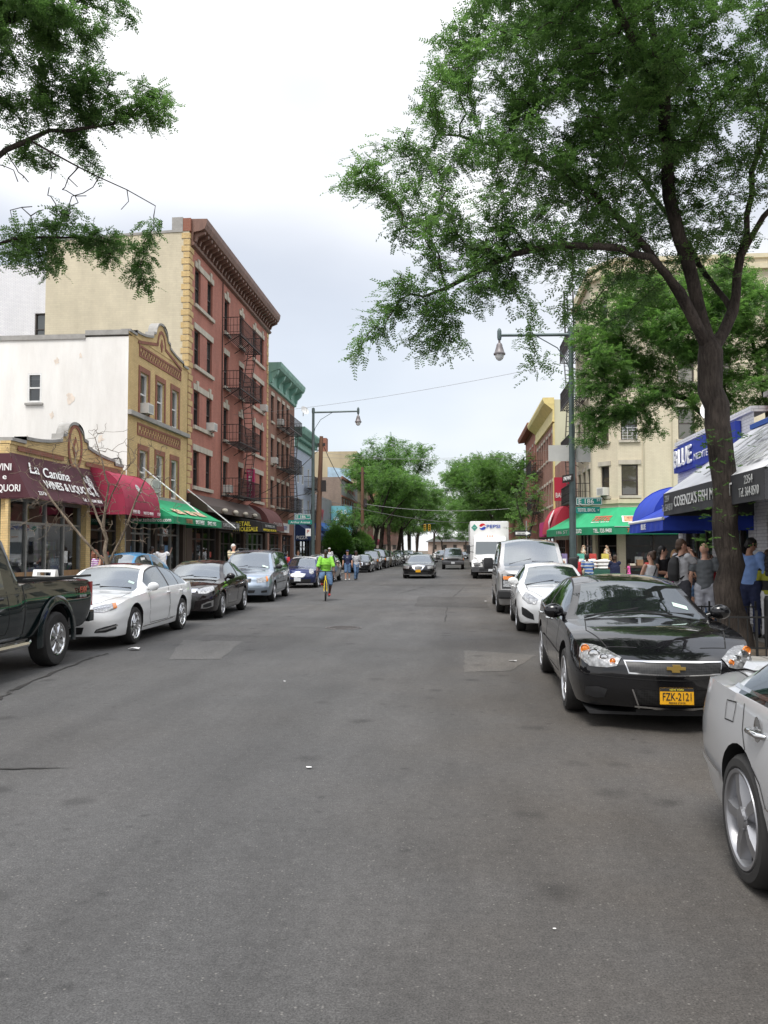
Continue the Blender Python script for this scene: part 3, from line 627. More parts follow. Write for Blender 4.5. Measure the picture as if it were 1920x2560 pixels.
aw = awning('shop_awning', 'dark burgundy shop awning with white script and wine lettering', 'awning', FL,23.25,28.6, [(.03,4.62),(.42,3.8),(.68,3.3)], BURG, val=.05)
sl = Vector((.62,0,-1.3)).normalized(); U = -sl; T = Vector((0,1,0)); nrm = Vector((.9,0,.43))
def onslope(a, q): return FL.p(a,.045 + .62 * q,4.6 - 1.3 * q) + nrm * .02
text(aw, 'La', LETW, onslope(24.2, .42), T, U, 0.62, .36, shear=.35, bold=.012); text(aw, 'Cantina', LETW, onslope(25.62, .46), T, U, 1.75, .34, shear=.35, bold=.012)
text(aw, 'WINES & LIQUORS', LETW, onslope(26.15, .74), T, U, 3.3, .27, bold=.014); text(aw, '2378', LETW, onslope(24.1, .93), T, U, .45, .12); text(aw, 'Tel. 718-584 3838', LETW, onslope(27.55, .95), T, U, 1.5, .12, bold=.01)
mb = MB()
for i in range(26):
 r1 = random.Random(i); q = .2 + .55 * r1.random(); a = 27.75 + .4 * q + r1.uniform(-.3,.3) * (1 - abs(q - .45)); c = onslope(a, q)
 mb.lathe([(.055,0),(.075,.01),(.055,.02)],10, Matrix.Translation(c) @ nrm.to_track_quat('Z', 'Y').to_matrix().to_4x4())
mb.build('grape_emblem', LETW, aw)
aw2 = awning('shop_awning', 'burgundy end awning facing down the street with white wine shop words', 'awning', S,-17, XL + .03, [(.0,4.6),(.03,3.9),(.06,3.3)], BURG, val=.05, sides=False)
mb = MB(); mb.add([(XL + .03,23.24,4.6),(XL + .7,23.24,3.28),(XL + .03,23.24,3.28)], [(0,1,2)]); mb.build('corner_panel', BURG, aw2)
text(aw2, 'VINI', LETW, (-13.28, 23.18, 4.08), (1, 0, 0), (0, 0, 1), .44, .2, bold=.01); text(aw2, 'e', LETW, (-13.26, 23.18, 3.82), (1, 0, 0), (0, 0, 1), .12, .16, bold=.01); text(aw2, 'LIQUORI', LETW, (-13.2, 23.17, 3.46), (1, 0, 0), (0, 0, 1), .86, .2, bold=.01)
aw = awning('shop_awning', 'crimson rounded shop awning between the burgundy and green awnings', 'awning', FL,28.65,32.1, dome(.03,1.35,4.72,3.28), CRIM, val=.27)
text(aw, '100 00', LETW, FL.p(29.6, 1.38, 3.08), T, (0, 0, 1), .6, .13); text(aw, 'NOTO VINO', LETW, FL.p(30.8, 1.38, 3.08), T, (0, 0, 1), 1.0, .11); text(aw, '150', LETW, FL.p(31.9, 1.38, 3.08), T, (0, 0, 1), .3, .13)
mb = MB(); mb.lathe([(.0,.0),(.17,.004),(.19,.0)],20, Matrix.Translation(FL.p(30.4,1.12,4.05)) @ Vector((.85,0,.5)).to_track_quat('Z', 'Y').to_matrix().to_4x4()); mb.build('oval_emblem', LETG, aw)
# --- yellow brick three storey house
t = thing('yellow_brick_house', 'three storey yellow brick house with curved gable and bare white side wall', 'house',(XL - 5,35.6,.15))
ws = []; 
for ac in (33.7,35.62,37.53): ws += [(ac - .47, ac + .47,7.42,9.2),(ac - .47, ac + .47,4.1,5.92)]
mb = MB(); FL.wall(mb,32,39.3,3.55,10.5, ws,.2); mb.build('wall', YEL, t)
mb = MB(); P = gable(FL, mb,32,39.3,10.48,10.56,10.95,11.75,35.65,.72,-.3,.02); mb.build('parapet', YEL, t)
mb = MB()
for i in range(1, len(P) - 2): mb.hexa([FL.p(P[j][0], d, P[j][1] + z) for z in (0,.1) for j, d in ((i,-.33),(i + 1,-.33),(i + 1,.08),(i,.08))])
mb.build('coping', GSTONE, t)
tr = MB()
def ringbox(f, mb, a0, a1, z0, z1, w, d0, d1):
 f.box(mb, a0, a1, d0, d1, z0, z0 + w); f.box(mb, a0, a1, d0, d1, z1 - w, z1); f.box(mb, a0, a0 + w, d0, d1, z0 + w, z1 - w); f.box(mb, a1 - w, a1, d0, d1, z0 + w, z1 - w)
ringbox(FL, tr,33.1,38.3,9.8,10.3,.1,.003,.03); ringbox(FL, tr,33.0,38.3,6.5,7.02,.1,.003,.03)
for row, zc in ((0,9.98),(1,10.12),(0,6.68),(1,6.83)):
 for k in range(17): FL.box(tr,33.25 + k * .3 + row * .15,33.4 + k * .3 + row * .15,.003,.025, zc - .06, zc + .06)
for o in ws:
 q = .16; FL.box(tr, o[0] - q, o[0],.003,.035, o[2], o[3] + q * 1.4); FL.box(tr, o[1], o[1] + q,.003,.035, o[2], o[3] + q * 1.4); FL.box(tr, o[0], o[1],.003,.035, o[3], o[3] + q * 1.4)
for k in range(16):
 th = math.pi * k / 16; th2 = math.pi * (k + 1) / 16
 tr.hexa([FL.p(35.65 + r_ * math.cos(q), d,10.75 + r2 * math.sin(q)) for d in (.022,.045) for q, r_, r2 in ((th,.42,.62),(th2,.42,.62),(th2,.54,.76),(th,.54,.76))])
FL.poly(tr, [(35.65,10.55),(35.82,10.85),(35.65,11.15),(35.48,10.85)],.022,.05)
for s_ in (-1,1): tr.hexa([FL.p(35.65 + s_ * a, d, z) for d in (.022,.045) for a, z in ((.48,10.72),(2.7,10.3),(2.7,10.42),(.48,10.86))])
tr.build('red_brick_trim', REDTRIM, t)
mb = MB(); FL.box(mb,32.0,39.3,.004,.16,7.2,7.38); FL.box(mb,32.0,39.3,.004,.2,3.86,4.06); mb.each('sill_band', GSTONE, t)
for i, o in enumerate(ws): FL.window(t, o, WFR, PANE, fw=.08, bars=0)
mb = MB(); S = south(32); sw = [(-17.42,-16.82,7.72,8.92)]; S.wall(mb,-40, XL,.15,10.35, sw,.12); mb.quad((-40,39.3,.15),(XL,39.3,.15),(XL,39.3,10.35),(-40,39.3,10.35)); mb.build('side_wall', STUCCO, t)
S.window(t, sw[0], WFR, PANE, d=-.05, fw=.07); mb = MB(); S.box(mb,-17.5,-16.74,.004,.08,7.62,7.7); mb.each('sill', GSTONE, t)
mb = MB()
for x0, x1, z in ((-40,-19.4,10.1),(-19.4,-15,10.28),(-15, XL,10.42)): S.box(mb, x0, x1,-.3,.05, z, z + .2)
mb.build('coping', GSTONE, t); mb = MB(); mb.quad((-40, 32, 10.0), (XL - .3, 32, 10.0), (XL - .3, 39.3, 10.0), (-40, 39.3, 10.0)); mb.build('roof', ROOFM, t)
FL.wall(MB(),32,39.3,.15,3.55, [])
mb = MB(); FL.wall(mb,32,39.3,.15,3.548, [(32.5,35.2,.15,3.2),(35.5,38.9,.15,3.2)],.3); mb.build('shop_wall', DKWOOD, t)
shopfront(FL, t,32.55,35.15,3.18,3, ALU, kick=.7, door=(1,), kickm=STONE); shopfront(FL, t,35.55,38.85,3.18,3, ALU, kick=.7, door=(1,))
PEEL = mat('peeling_render',(.72,.63,.54),.9, noise=.2, nscale=5)
for k_,(x, z, r_) in enumerate(((-15.6,7.9,.2),(-16.2,9.4,.13),(-14.3,6.2,.16),(-16.35,7.2,.12),(-15.2,9.6,.1))):
 mb = MB(); rr = random.Random(k_); v = [(x + r_ * rr.uniform(.3,1.1) * math.cos(a),31.992, z + r_ * rr.uniform(.5,1.6) * math.sin(a)) for a in [k * .5236 for k in range(12)]]; mb.add(v, [tuple(range(12))]); mb.build('peeling_patch', PEEL, t)
mb = MB(); mb.tube([(-14.9,31.95,5.25),(-14.2,31.93,5.3),(-13.5,31.93,5.42),(-13.42,31.93,5.3),(-13.4,31.93,3.9)],.025,5); mb.build('cable', BLACKM, t)
ac_unit(FL,33.75,7.48, 'white air conditioner in the upper window of the yellow brick house', d=.3)
ac_unit(FL,33.7,4.16, 'white air conditioner in a lower window of the yellow brick house, above the crimson awning', w=.75, h=.55, d=.55)
GREEN = fabric('green_canvas', (.02, .33, .14), .08); DGREEN = fabric('dark_green_canvas', (.012, .22, .1), .08)
aw = awning('shop_awning', 'bright green sloping shop awning under the yellow brick house', 'awning', FL,32.45,39.2, [(.03,4.03),(1.0,3.52),(1.8,3.1)], GREEN, val=.3, vm=DGREEN)
text(aw, 'www.teitelbros.com', LETW, (-11.5, 32.42, 2.88), (1, 0, 0), (0, 0, 1), 1.65, .16, align='RIGHT', bold=.008)
text(aw, 'TEITEL', LETR, FL.p(34.3, 1.83, 2.87), T, (0, 0, 1), .9, .17); text(aw, 'BROTHERS', LETW, FL.p(35.75, 1.83, 2.87), T, (0, 0, 1), 1.2, .17, bold=.01); text(aw, 'SINCE 1915', LETW, FL.p(37.5, 1.83, 2.87), T, (0, 0, 1), 1.3, .17, bold=.01)
mb = MB(); mb2 = MB(); cols = [mat('awning_photo_print',(.6,.42,.28),.7, noise=.8, nscale=9)]
for a, ww in ((33.8,1.1),(35.4,.9),(36.6,1.2)):
 mb.quad(*[FL.p(a + da * ww,.03 + 1.77 * q,4.03 - .93 * q) + Vector((.01,0,.03)) for da, q in ((0,.62),(1,.62),(1,.85),(0,.85))])
mb.build('printed_picture', cols[0], aw)
def pole_flag(y, z, label):
 t = thing('flag_pole', label, 'flag pole', FL.p(y, 0, z)); m = MB(); m.tube([FL.p(y, .02, z), FL.p(y + .5, 2.3, z - 1.9)], .03, 8); m.build('pole', LETW, t)
pole_flag(33.6, 5.2, 'white slanting pole reaching down from the yellow house wall over the green awning'); pole_flag(39.45, 4.7, 'white slanting pole fixed at the red brick corner, over the dark brown shop front')
# --- red brick tenement
t = thing('red_brick_tenement', 'tall five storey red brick tenement with heavy brown cornice and fire escape', 'apartment building',(XL - 6,48,.15))
Y0, Y1 = 39.4,56.55; RC = (40.75,42.85,46.05,49.3,52.6,54.65); RZ = ((14.17,16.05),(11.05,12.9),(8.0,9.8),(4.95,6.75))
ws = [(a - .46, a + .46, z0, z1) for a in RC for z0, z1 in RZ]
mb = MB(); FL.wall(mb, Y0, Y1,4.5,17.6, ws,.22); mb.quad((XL, Y1,.15),(-32, Y1,.15),(-32, Y1,17.6),(XL, Y1,17.6)); mb.build('wall', RED, t)
mb = MB(); mb.quad((-20.6, Y0,.15),(XL - .02, Y0,.15),(XL - .02, Y0,17.55),(-20.6, Y0,17.25)); mb.quad((-20.6, Y0,.15),(-20.6, Y1,.15),(-20.6, Y1,17.25),(-20.6, Y0,17.25)); mb.build('side_wall', TANW, t)
mb = MB(); mb.quad((-20.6, Y0 + .3,17.2),(XL, Y0 + .3,17.2),(XL, Y1,17.2),(-20.6, Y1,17.2)); mb.build('roof', ROOFM, t)
mb = MB(); mb.hexa([(-20.6, Y0 - .03,17.25),(-14.1, Y0 - .03,17.5),(-14.1, Y0 + .3,17.5),(-20.6, Y0 + .3,17.25),(-20.6, Y0 - .03,17.37),(-14.1, Y0 - .03,17.62),(-14.1, Y0 + .3,17.62),(-20.6, Y0 + .3,17.37)]); mb.box(-14.1,-13.55, Y0 - .04, Y0 + .3,17.5,18.25); mb.build('coping', GSTONE, t)
mb = MB(); FL.box(mb, Y0 - .02, Y1,-.35,.05,17.55,18.2); mb.build('parapet', REDTRIM, t)
mb = MB(); cp = [(.002,16.85),(.16,16.92),(.2,17.02),(.1,17.1),(.14,17.55),(.52,17.62),(.7,17.72),(.8,17.95),(.83,18.2),(.002,18.22)]
FL.prism(mb, cp, Y0 + .15, Y1 + .1); mb.build('cornice', CORN, t)
mb = MB(); 
for k in range(30): a = Y0 + .4 + k * (Y1 - Y0 - .6) / 29; FL.prism(mb, [(.1,17.12),(.22,17.14),(.3,17.35),(.66,17.5),(.68,17.61),(.1,17.6)], a - .09, a + .09)
mb.each('cornice_bracket', CORN, t)
mb = MB(); n = 40; mr_ = MB()
for k in range(n):
 z = 4.7 + k * .32
 for a0, a1 in ((Y0 - .015, Y0 + (.62 if k % 2 else .42)),(Y1 - (.5 if k % 2 else .35), Y1 - .005)): FL.box(mb, a0, a1,.003,.03 if k % 2 else .02, z, z + .27)
 mb.box(XL - (.4 if k % 2 else .3), XL + .002, Y0 - .03, Y0 - .003, z, z + .27)
mb.build('quoin', YEL, t)
mb = MB()
for i,(z0, z1) in enumerate(RZ):
 for a0, a1 in ((40.29,43.31),(45.59,46.51),(48.84,49.76),(52.14,55.11)):
  FL.box(mb, a0 - .1, a1 + .1,.003,.05, z1, z1 + .3); 
  if i % 2 == 0:
   for ac in RC:
    if a0 < ac < a1: FL.poly(mb, [(ac - .1, z1 + .02),(ac + .1, z1 + .02),(ac + .16, z1 + .5),(ac - .16, z1 + .5)],.004,.08)
mb.each('lintel', STONE, t)
mb = MB()
for z0, z1 in RZ:
 for a0, a1 in ((40.29,43.31),(45.59,46.51),(48.84,49.76),(52.14,55.11)): FL.box(mb, a0 - .12, a1 + .12,.003,.12, z0 - .18, z0)
mb.each('sill', STONE, t)
for o in ws: FL.window(t, o, BFR, PANE, d=-.15, fw=.07)
fire_escape(FL, t, [(45.4,50.2, z) for z in (13.95,10.9,7.85,4.82)],1.0, [(49.6,13.9,48.2,10.95,.6),(48.2,10.85,49.6,7.9,.6),(49.6,7.8,48.2,4.87,.6)], RUSTI)
for i,(a, z) in enumerate(((42.85,8.05),(54.65,11.1),(46.05,5.0))): ac_unit(FL, a, z,('white air conditioner on the third floor of the red tenement, near its tan corner', 'white air conditioner high on the far side of the red tenement beyond the fire escape', 'white air conditioner low on the red tenement beside the lowest fire escape landing')[i])
mb = MB(); mb.tube([FL.p(45.1,.05,4.6), FL.p(45.1,.05,16.8)],.03,6); mb.build('drain_pipe', RUSTI, t)
mb = MB(); FL.wall(mb, Y0, Y1,.15,4.48, [(Y0 + .9,44.9,.15,3.1),(45.3,50.2,.15,2.9),(50.7,56,.15,2.9)],.4); mb.build('shop_wall', DKWOOD, t)
mb = MB(); FL.prism(mb, [(.003,4.55),(.25,4.5),(.95,3.95),(1.05,3.62),(.95,3.6),(.003,3.75)], Y0 + .1,50.5); FL.box(mb, Y0 + .1,50.5,.01,.3,3.1,3.42); mb.build('shop_canopy', DKWOOD, t)
mb = MB()
for a in (42.2,44.3,46.4,48.6): mb.ball(FL.p(a,1.1,3.78),(.16,.22,.13)); mb.bar(FL.p(a,.6,4.05), FL.p(a,1.05,3.82),.03)
mb.build('canopy_lamp', STONE, t)
shopfront(FL, t, Y0 + .95,44.85,3.05,4, BFR, kick=.6, door=(2,)); shopfront(FL, t,45.35,50.15,2.85,4, BFR, kick=.6, door=(1,)); shopfront(FL, t,50.75,55.95,2.85,4, ALU, kick=.6, door=(2,))
BLKC = fabric('black_canvas', (.02, .018, .017)); BRNC = fabric('maroon_brown_canvas', (.13, .045, .04))
aw = awning('shop_awning', 'black slatted shop awning with yellow lettering over the middle shop', 'awning', FL,45.8,49.6, [(.4,3.75),(1.2,3.5),(2.2,3.28)], BLKC, val=.52)
text(aw, 'RETAIL', LETY, (-12.05, 45.77, 3.1), (1, 0, 0), (0, 0, 1), .85, .24, bold=.012); text(aw, 'WHOLESALE', LETY, (-11.95, 45.77, 2.8), (1, 0, 0), (0, 0, 1), 1.45, .23, bold=.012)
text(aw, 'MARIO MEAT MARKET', LETG, FL.p(47.7, 2.225, 3.06), T, (0, 0, 1), 2.6, .16) if False else text(aw, 'TORTONI BROS. INC.', LETG, FL.p(47.7, 2.225, 3.04), T, (0, 0, 1), 2.6, .15); text(aw, 'WHOLESALE AND RETAIL', LETY, FL.p(47.7, 2.225, 2.82), T, (0, 0, 1), 3.4, .13, bold=.01)
aw = awning('shop_awning', 'brown rounded shop awning at the far end of the red tenement', 'awning', FL,51.3,55.6, dome(.03,1.4,4.6,3.0), BRNC, val=.02)
text(aw, 'GALLERIA', LETG, FL.p(53.5,1.42,3.3), T,(0,0,1),2.6,.22)
aw = awning('shop_awning', 'narrow dark grey shop awning tucked beside the green awning', 'awning', FL, 40.4, 44.4, [(.1, 3.4), (.8, 3.3), (1.3, 3.2)], fabric('charcoal_canvas', (.06, .055, .05)), val=.4)
text(aw, 'CARDS & GIFTS', LETG, FL.p(42.2, 1.33, 2.92), T, (0, 0, 1), 2.2, .2); text(aw, '2363', LETG, FL.p(43.9, 1.33, 2.92), T, (0, 0, 1), .5, .2)
t = thing('shop_sign', 'tall magenta vertical sign with white capital letters on the red tenement', 'sign', FL.p(49.9, .5, 5.0)); SIGNM = mat('magenta_sign', (.55, .03, .15), .4)
mb = MB(); FL.box(mb,50.35,50.5,.12,.62,4.95,6.75); mb.build('sign_board', SIGNM, t)
mb = MB(); FL.box(mb,50.4,50.45,0,.12,5.2,5.26); FL.box(mb,50.4,50.45,0,.12,6.5,6.56); mb.build('bracket', DKIRON, t)
text(t, 'BELLA', LETW, (-12.83, 50.34, 6.58), (1, 0, 0), (0, 0, 1), .36, .1); text(t, 'EXP', LETW, (-12.83, 50.34, 6.42), (1, 0, 0), (0, 0, 1), .25, .1)
for i, ch in enumerate('BEAUTY'): text(t, ch, LETW,(-12.83,50.34,6.17 - i * .225),(1,0,0),(0,0,1),.22,.17, bold=.02)
# --- white brick block far behind on the left
t = thing('white_brick_block', 'white painted brick block with two windows showing behind the tan side wall', 'building',(-30,46,.15)); S = south(44)
mb = MB(); ws = [(-23.6,-22.75,13.2,15.0),(-23.7,-22.75,9.9,12.0)]; S.wall(mb,-48,-20.7,.15,17.8, ws,.2); mb.quad((-48,44,17.7),(-20.7,44,17.7),(-20.7,56,17.7),(-48,56,17.7)); mb.build('wall', WHB, t)
for o in ws: S.window(t, o, BFR, PANE)
# --- brown brick house with green cornice
t = thing('brown_brick_house', 'brown brick house with deep sea green bracketed cornice and fire escape', 'house',(XL - 5,61.3,.15)); Y0, Y1 = 56.6,65.9
BC = (57.9,59.9,61.5,63.2); BZ = ((10.9,12.75),(7.9,9.7),(4.9,6.7)); ws = [(a - .42, a + .42, *z) for a in BC for z in BZ]
mb = MB(); FL.wall(mb, Y0, Y1, 4., 14.2, ws, .2); FL.wall(mb, Y0, Y1, .15, 3.998, [(57.2, 61, .15, 2.9), (61.4, 65.4, .15, 2.9)], .3); mb.build('wall', REDB, t); shell(t, -26, XL, Y0, Y1, .15, 14.2, REDB, faces='NB', name='side_wall')
mb = MB(); FL.prism(mb, [(.003,13.3),(.14,13.35),(.16,13.5),(.1,13.6),(.12,14.2),(.75,14.45),(.85,14.65),(.9,14.9),(.003,14.9)], Y0 + .05, Y1 + .1); mb.build('cornice', GCORN, t)
mb = MB()
for a in (56.9,59.1,61.3,63.5,65.6): FL.prism(mb, [(.1,13.55),(.25,13.5),(.3,13.8),(.6,14.1),(.7,14.38),(.1,14.3)], a - .17, a + .17)
mb.each('cornice_bracket', GCORN, t)
mb = MB()
for a in BC:
 for z0, z1 in BZ: FL.box(mb, a - .5, a + .5,.003,.05, z1, z1 + .26); FL.box(mb, a - .5, a + .5,.003,.1, z0 - .15, z0)
mb.each('lintel', STONE, t)
for o in ws: FL.window(t, o, BFR, PANE, fw=.07)
fire_escape(FL, t, [(59.2,63.9, z) for z in (10.7,7.7,4.7)],1.0, [(63.3,10.6,62.0,7.7,.6),(62.0,7.6,63.3,4.7,.6)], DKIRON)
shopfront(FL, t,57.25,60.95,2.85,3, BFR, door=(1,)); shopfront(FL, t,61.45,65.35,2.85,3, BFR, door=(1,))
ac_unit(FL, 59.9, 10.95, 'white air conditioner beside the top fire escape landing of the brown house'); ac_unit(FL, 57.9, 7.9, 'white air conditioner on the brown house next to the red tenement corner')
def dish(pos, label, m=None, r=.36, face=(.7,-.6,.4)):
 t = thing('satellite_dish', label, 'satellite dish', pos); mb = MB(); F = Vector(face).normalized().to_track_quat('Z', 'Y').to_matrix().to_4x4()
 mb.lathe([(0,0),(r * .5,.03),(r,.12),(r,.13),(r * .5,.045),(0,.015)],24, F @ Matrix.Translation((0,0,.1))); mb.local('reflector', LETW if m is None else m, t, angle=40)
 b = MB(); b.tube([(0,0,-.35),(0,0,0), F @ Vector((0,0,.1))],.03,6); b.tube([F @ Vector((0,-r,.2)), F @ Vector((0,-.03,.5))],.012,5); b.ball(F @ Vector((0,0,.5)),.04); b.local('dish_arm', ALU, t)
dish(FL.p(63.9, 1.1, 12.6), 'white satellite dish on the brown house fire escape'); dish((-18.5, 26., 5.4), 'white satellite dish on the wine shop roof at the picture edge', r=.45)
t = thing('shop_sign', 'long white shop sign board with blue lettering under the brown house', 'sign', FL.p(61, .1, 3.1)); mb = MB(); FL.box(mb, 57.0, 63.2, .01, .18, 3.05, 3.75); mb.build('sign_board', LETW, t); text(t, 'VICTORIA BAKERY', mat('blue_lettering', (.12, .15, .4), .5), FL.p(60.1, .185, 3.25), T, (0, 0, 1), 4.6, .3)
# --- pale blue clapboard house
t = thing('blue_clapboard_house', 'pale blue clapboard house with green cornice beside the left street lamp', 'house',(XL - 5,70,.15)); Y0, Y1 = 66.0,74.3
ws = [(a - .4, a + .4, *z) for a in (67.6,69.6,72.3) for z in ((7.3,8.9),(4.4,6.1))]
mb = MB(); FL.wall(mb, Y0, Y1,3.6,10.4, ws,.1); FL.wall(mb, Y0, Y1,.15,3.598, [(66.6,73.8,.15,2.8)],.3); mb.build('wall', BLUESID, t)
mb = MB(); n = 44
for k in range(n): z = 3.7 + k * .15; FL.prism(mb, [(.002, z),(.03, z),(.002, z + .14)], Y0 + .01, Y1 - .01) if not any(o[2] - .1 < z < o[3] for o in ws) else [FL.prism(mb, [(.002, z),(.03, z),(.002, z + .14)], a0, a1) for a0, a1 in ((Y0 + .01,67.1),(68.1,69.1),(70.1,71.8),(72.8, Y1 - .01))]
mb.build('clapboard', BLUESID, t); shell(t, -24, XL, Y0, Y1, .15, 10.4, BLUESID, faces='NB', name='side_wall')
mb = MB(); FL.prism(mb, [(.003,10.1),(.2,10.2),(.15,10.9),(.7,11.2),(.85,11.6),(.85,11.75),(.003,11.75)], Y0, Y1 + .1); mb.build('cornice', GCORN, t)
mb = MB()
for k in range(20): FL.box(mb, Y0 + .2 + k * .41, Y0 + .38 + k * .41,.16,.5,10.75,10.98)
mb.each('cornice_bracket', GCORN, t)
for o in ws: FL.window(t, o, WFR, PANE, d=-.05)
shopfront(FL, t,66.65,73.75,2.75,5, BFR, door=(2,)); fire_escape(FL, t, [(70.2,73.6, z) for z in (7.1,4.2)],.9, [(73,7,71.7,4.2,.5)], DKIRON)
BLUC = fabric('blue_canvas', (.02, .1, .34)); NAVC = fabric('navy_canvas', (.012, .03, .1))
aw = awning('shop_awning', 'navy pizza shop awning with white lettering beside the left street lamp', 'awning', FL, 66.3, 73.5, [(.03, 4.0), (.9, 3.4), (1.3, 3.0)], NAVC, val=.5); text(aw, 'PIZZA', LETW, FL.p(67.9, 1.34, 2.6), T, (0, 0, 1), 1.9, .32, bold=.01); text(aw, 'PIZZA', LETW, (-12.6, 66.27, 2.62), (1, 0, 0), (0, 0, 1), .9, .26, bold=.01)
# --- low pizzeria block, grey hall, mural block
t = thing('pizzeria_block', 'low grey shop block with red script sign above a blue pizzeria awning', 'shop',(XL - 5,80,.15)); Y0, Y1 = 74.4,85.8
GREYW = mat('grey_render', (.33, .33, .34), .8, noise=.12, nscale=1, dirt=.25); mb = MB(); FL.wall(mb, Y0, Y1, .15, 6.9, [(75, 79.8, .15, 2.9), (80.3, 85.4, .15, 2.9)], .3); mb.build('wall', GREYW, t); shell(t, -26, XL, Y0, Y1, .15, 6.9, GREYW, name='side_wall')
shopfront(FL, t,75.05,79.75,2.85,4, ALU, door=(1,)); shopfront(FL, t,80.35,85.35,2.85,4, ALU, door=(1,)); text(t, 'Tony', mat('red_sign_letters',(.55,.08,.1),.5), FL.p(79,.03,5.0), T,(0,0,1),3.4,1.0, shear=.3, bold=.03)
aw = awning('shop_awning', 'blue pizzeria awning with white serif lettering behind the utility pole', 'awning', FL, 75, 85, [(.03, 4.4), (.8, 3.9), (1.3, 3.5)], BLUC, val=.95, vm=NAVC); text(aw, "TONY'S PIZZERIA", LETW, FL.p(79.6, 1.34, 3.05), T, (0, 0, 1), 8, .35); text(aw, 'AND RESTAURANT', LETW, FL.p(79.6, 1.34, 2.62), T, (0, 0, 1), 8, .32)
t = thing('shop_sign', 'turquoise hanging sign board with white lettering near the small trees', 'sign', (-11.9, 85, 3)); mb = MB(); mb.box(-13.1, -10.9, 84.9, 85.05, 3.0, 6.3); mb.build('sign_board', mat('turquoise_sign', (.16, .42, .48), .5, noise=.1), t)
for i, s_ in enumerate(('C & G', 'VALENTE', 'REALTY', 'INSURANCE')): text(t, s_, LETW,(-12,84.89,5.5 - i * .7),(1,0,0),(0,0,1),(1.0,1.7,1.6,1.9)[i],.38, bold=.01)
t = thing('grey_hall', 'two storey grey fronted hall with red trimmed tall windows behind the small trees', 'building',(-17,93,.15)); FG = Fac((-12.2,0,0),(0,1,0),(1,0,0)); Y0, Y1 = 86,100
ws = [(86.8 + k * 2.1,88.2 + k * 2.1,3.9,7.0) for k in range(6)]; mb = MB(); FG.wall(mb, Y0, Y1,.15,9.4, ws,.2); mb.build('wall', GREYW, t); mb = MB(); FG.box(mb, Y0, Y1,.003,.12,9.2,9.5); FG.box(mb, Y0, Y1,.003,.1,7.3,7.5)
for o in ws: FG.box(mb, o[0] - .15, o[0],.003,.1,3.8,7.2)
mb.build('red_trim', REDTRIM, t); shell(t, -26, -12.2, Y0, Y1, .15, 9.4, brick('dull_brown_brick', (.27, .2, .16), (.23, .17, .135), (.2, .17, .14)), name='side_wall')
for o in ws: FG.window(t, o, BFR, PANE, rail=0, vb=1)
text(t, 'ARTHUR HALL', LETR, FG.p(93,.02,8.1), T,(0,0,1),9,.5)
t = thing('mural_block', 'tall beige block with faded sun and sky mural on its side wall', 'apartment building', (-19, 106, .15)); BEIGE = mat('beige_stucco', (.5, .42, .28), .9, noise=.15, nscale=.6, dirt=.5, streak=True)
shell(t, -30, -12.3, 100.2, 112, .15, 13.8, BEIGE, faces='SNB'); mb = MB(); mb.quad((-12.3, 100.2, .15), (-12.3, 112, .15), (-12.3, 112, 13.8), (-12.3, 100.2, 13.8)); mb.build('front_wall', BEIGE, t)
mb = MB(); mb.quad((-15.9,100.15,9.6),(-13.,100.15,9.4),(-13.,100.15,11.6),(-15.9,100.15,11.9)); mb.build('mural_sky', mat('mural_blue',(.36,.48,.58),.9, noise=.3, nscale=1), t)
mb = MB(); mb.add([(-14 + 1.0 * math.cos(a),100.12,9.5 + 1.0 * math.sin(a)) for a in [math.pi * k / 14 for k in range(15)]], [tuple(range(15))]); mb.build('mural_sun', mat('mural_yellow',(.52,.42,.2),.9, noise=.25, nscale=1), t)
mb = MB(); mb.box(-17.2,-16.2,101,102.2,13.8,15.6); mb.build('chimney', REDTRIM, t)
YY = 112.2
for i, (ln, h, m, lb) in enumerate(((16, 11, REDB, 'brown brick row house half hidden by the far left street trees'), (14, 9, CREAM, 'cream shop house farther along the far left street trees'), (20, 12, RED, 'red brick block near the end of the left street trees'), (30, 10, REDB, 'brown brick terrace at the vanishing end of the left pavement'))):
 t = thing('row_house', lb, 'house',(XL - 5, YY + ln / 2,.15)); ws = [(YY + 1 + k * 2.4, YY + 2 + k * 2.4, z, z + 1.7) for k in range(int((ln - 1.5) / 2.4)) for z in (4.6,7.4) if z + 2 < h]
 mb = MB(); FL.wall(mb, YY, YY + ln, .15, h, ws + [(YY + .8, YY + ln - .8, .15, 2.8)], .2); mb.build('wall', m, t); shell(t, -25, XL, YY, YY + ln, .15, h, m, name='side_wall')
 mb = MB(); FL.prism(mb, [(.003, h - .6),(.2, h - .5),(.5, h),(.5, h + .15),(.003, h + .15)], YY, YY + ln - .05); mb.build('cornice',(CORN, YCORN, GSTONE, CORN)[i], t)
 for o in ws: FL.window(t, o, WFR, PANE)
 mb = MB(); FL.quad(mb, YY + .8, YY + ln - .8,-.15,.15,2.8); mb.build('shop_window', PANE, t); YY += ln + .05
aw = awning('shop_awning', 'maroon awning far along the left pavement behind the tree trunks', 'awning', FL,112.5,127, [(.03,4.0),(1.0,3.4),(1.5,3.0)], CRIM, val=.5)
# ================================================================== RIGHT ROW
FX = Fac((6.3,0,0),(0,1,0),(-1,0,0)); FR = Fac((XR,0,0),(0,1,0),(-1,0,0)); TL = Vector((0,-1,0)); UZ = Vector((0,0,1))
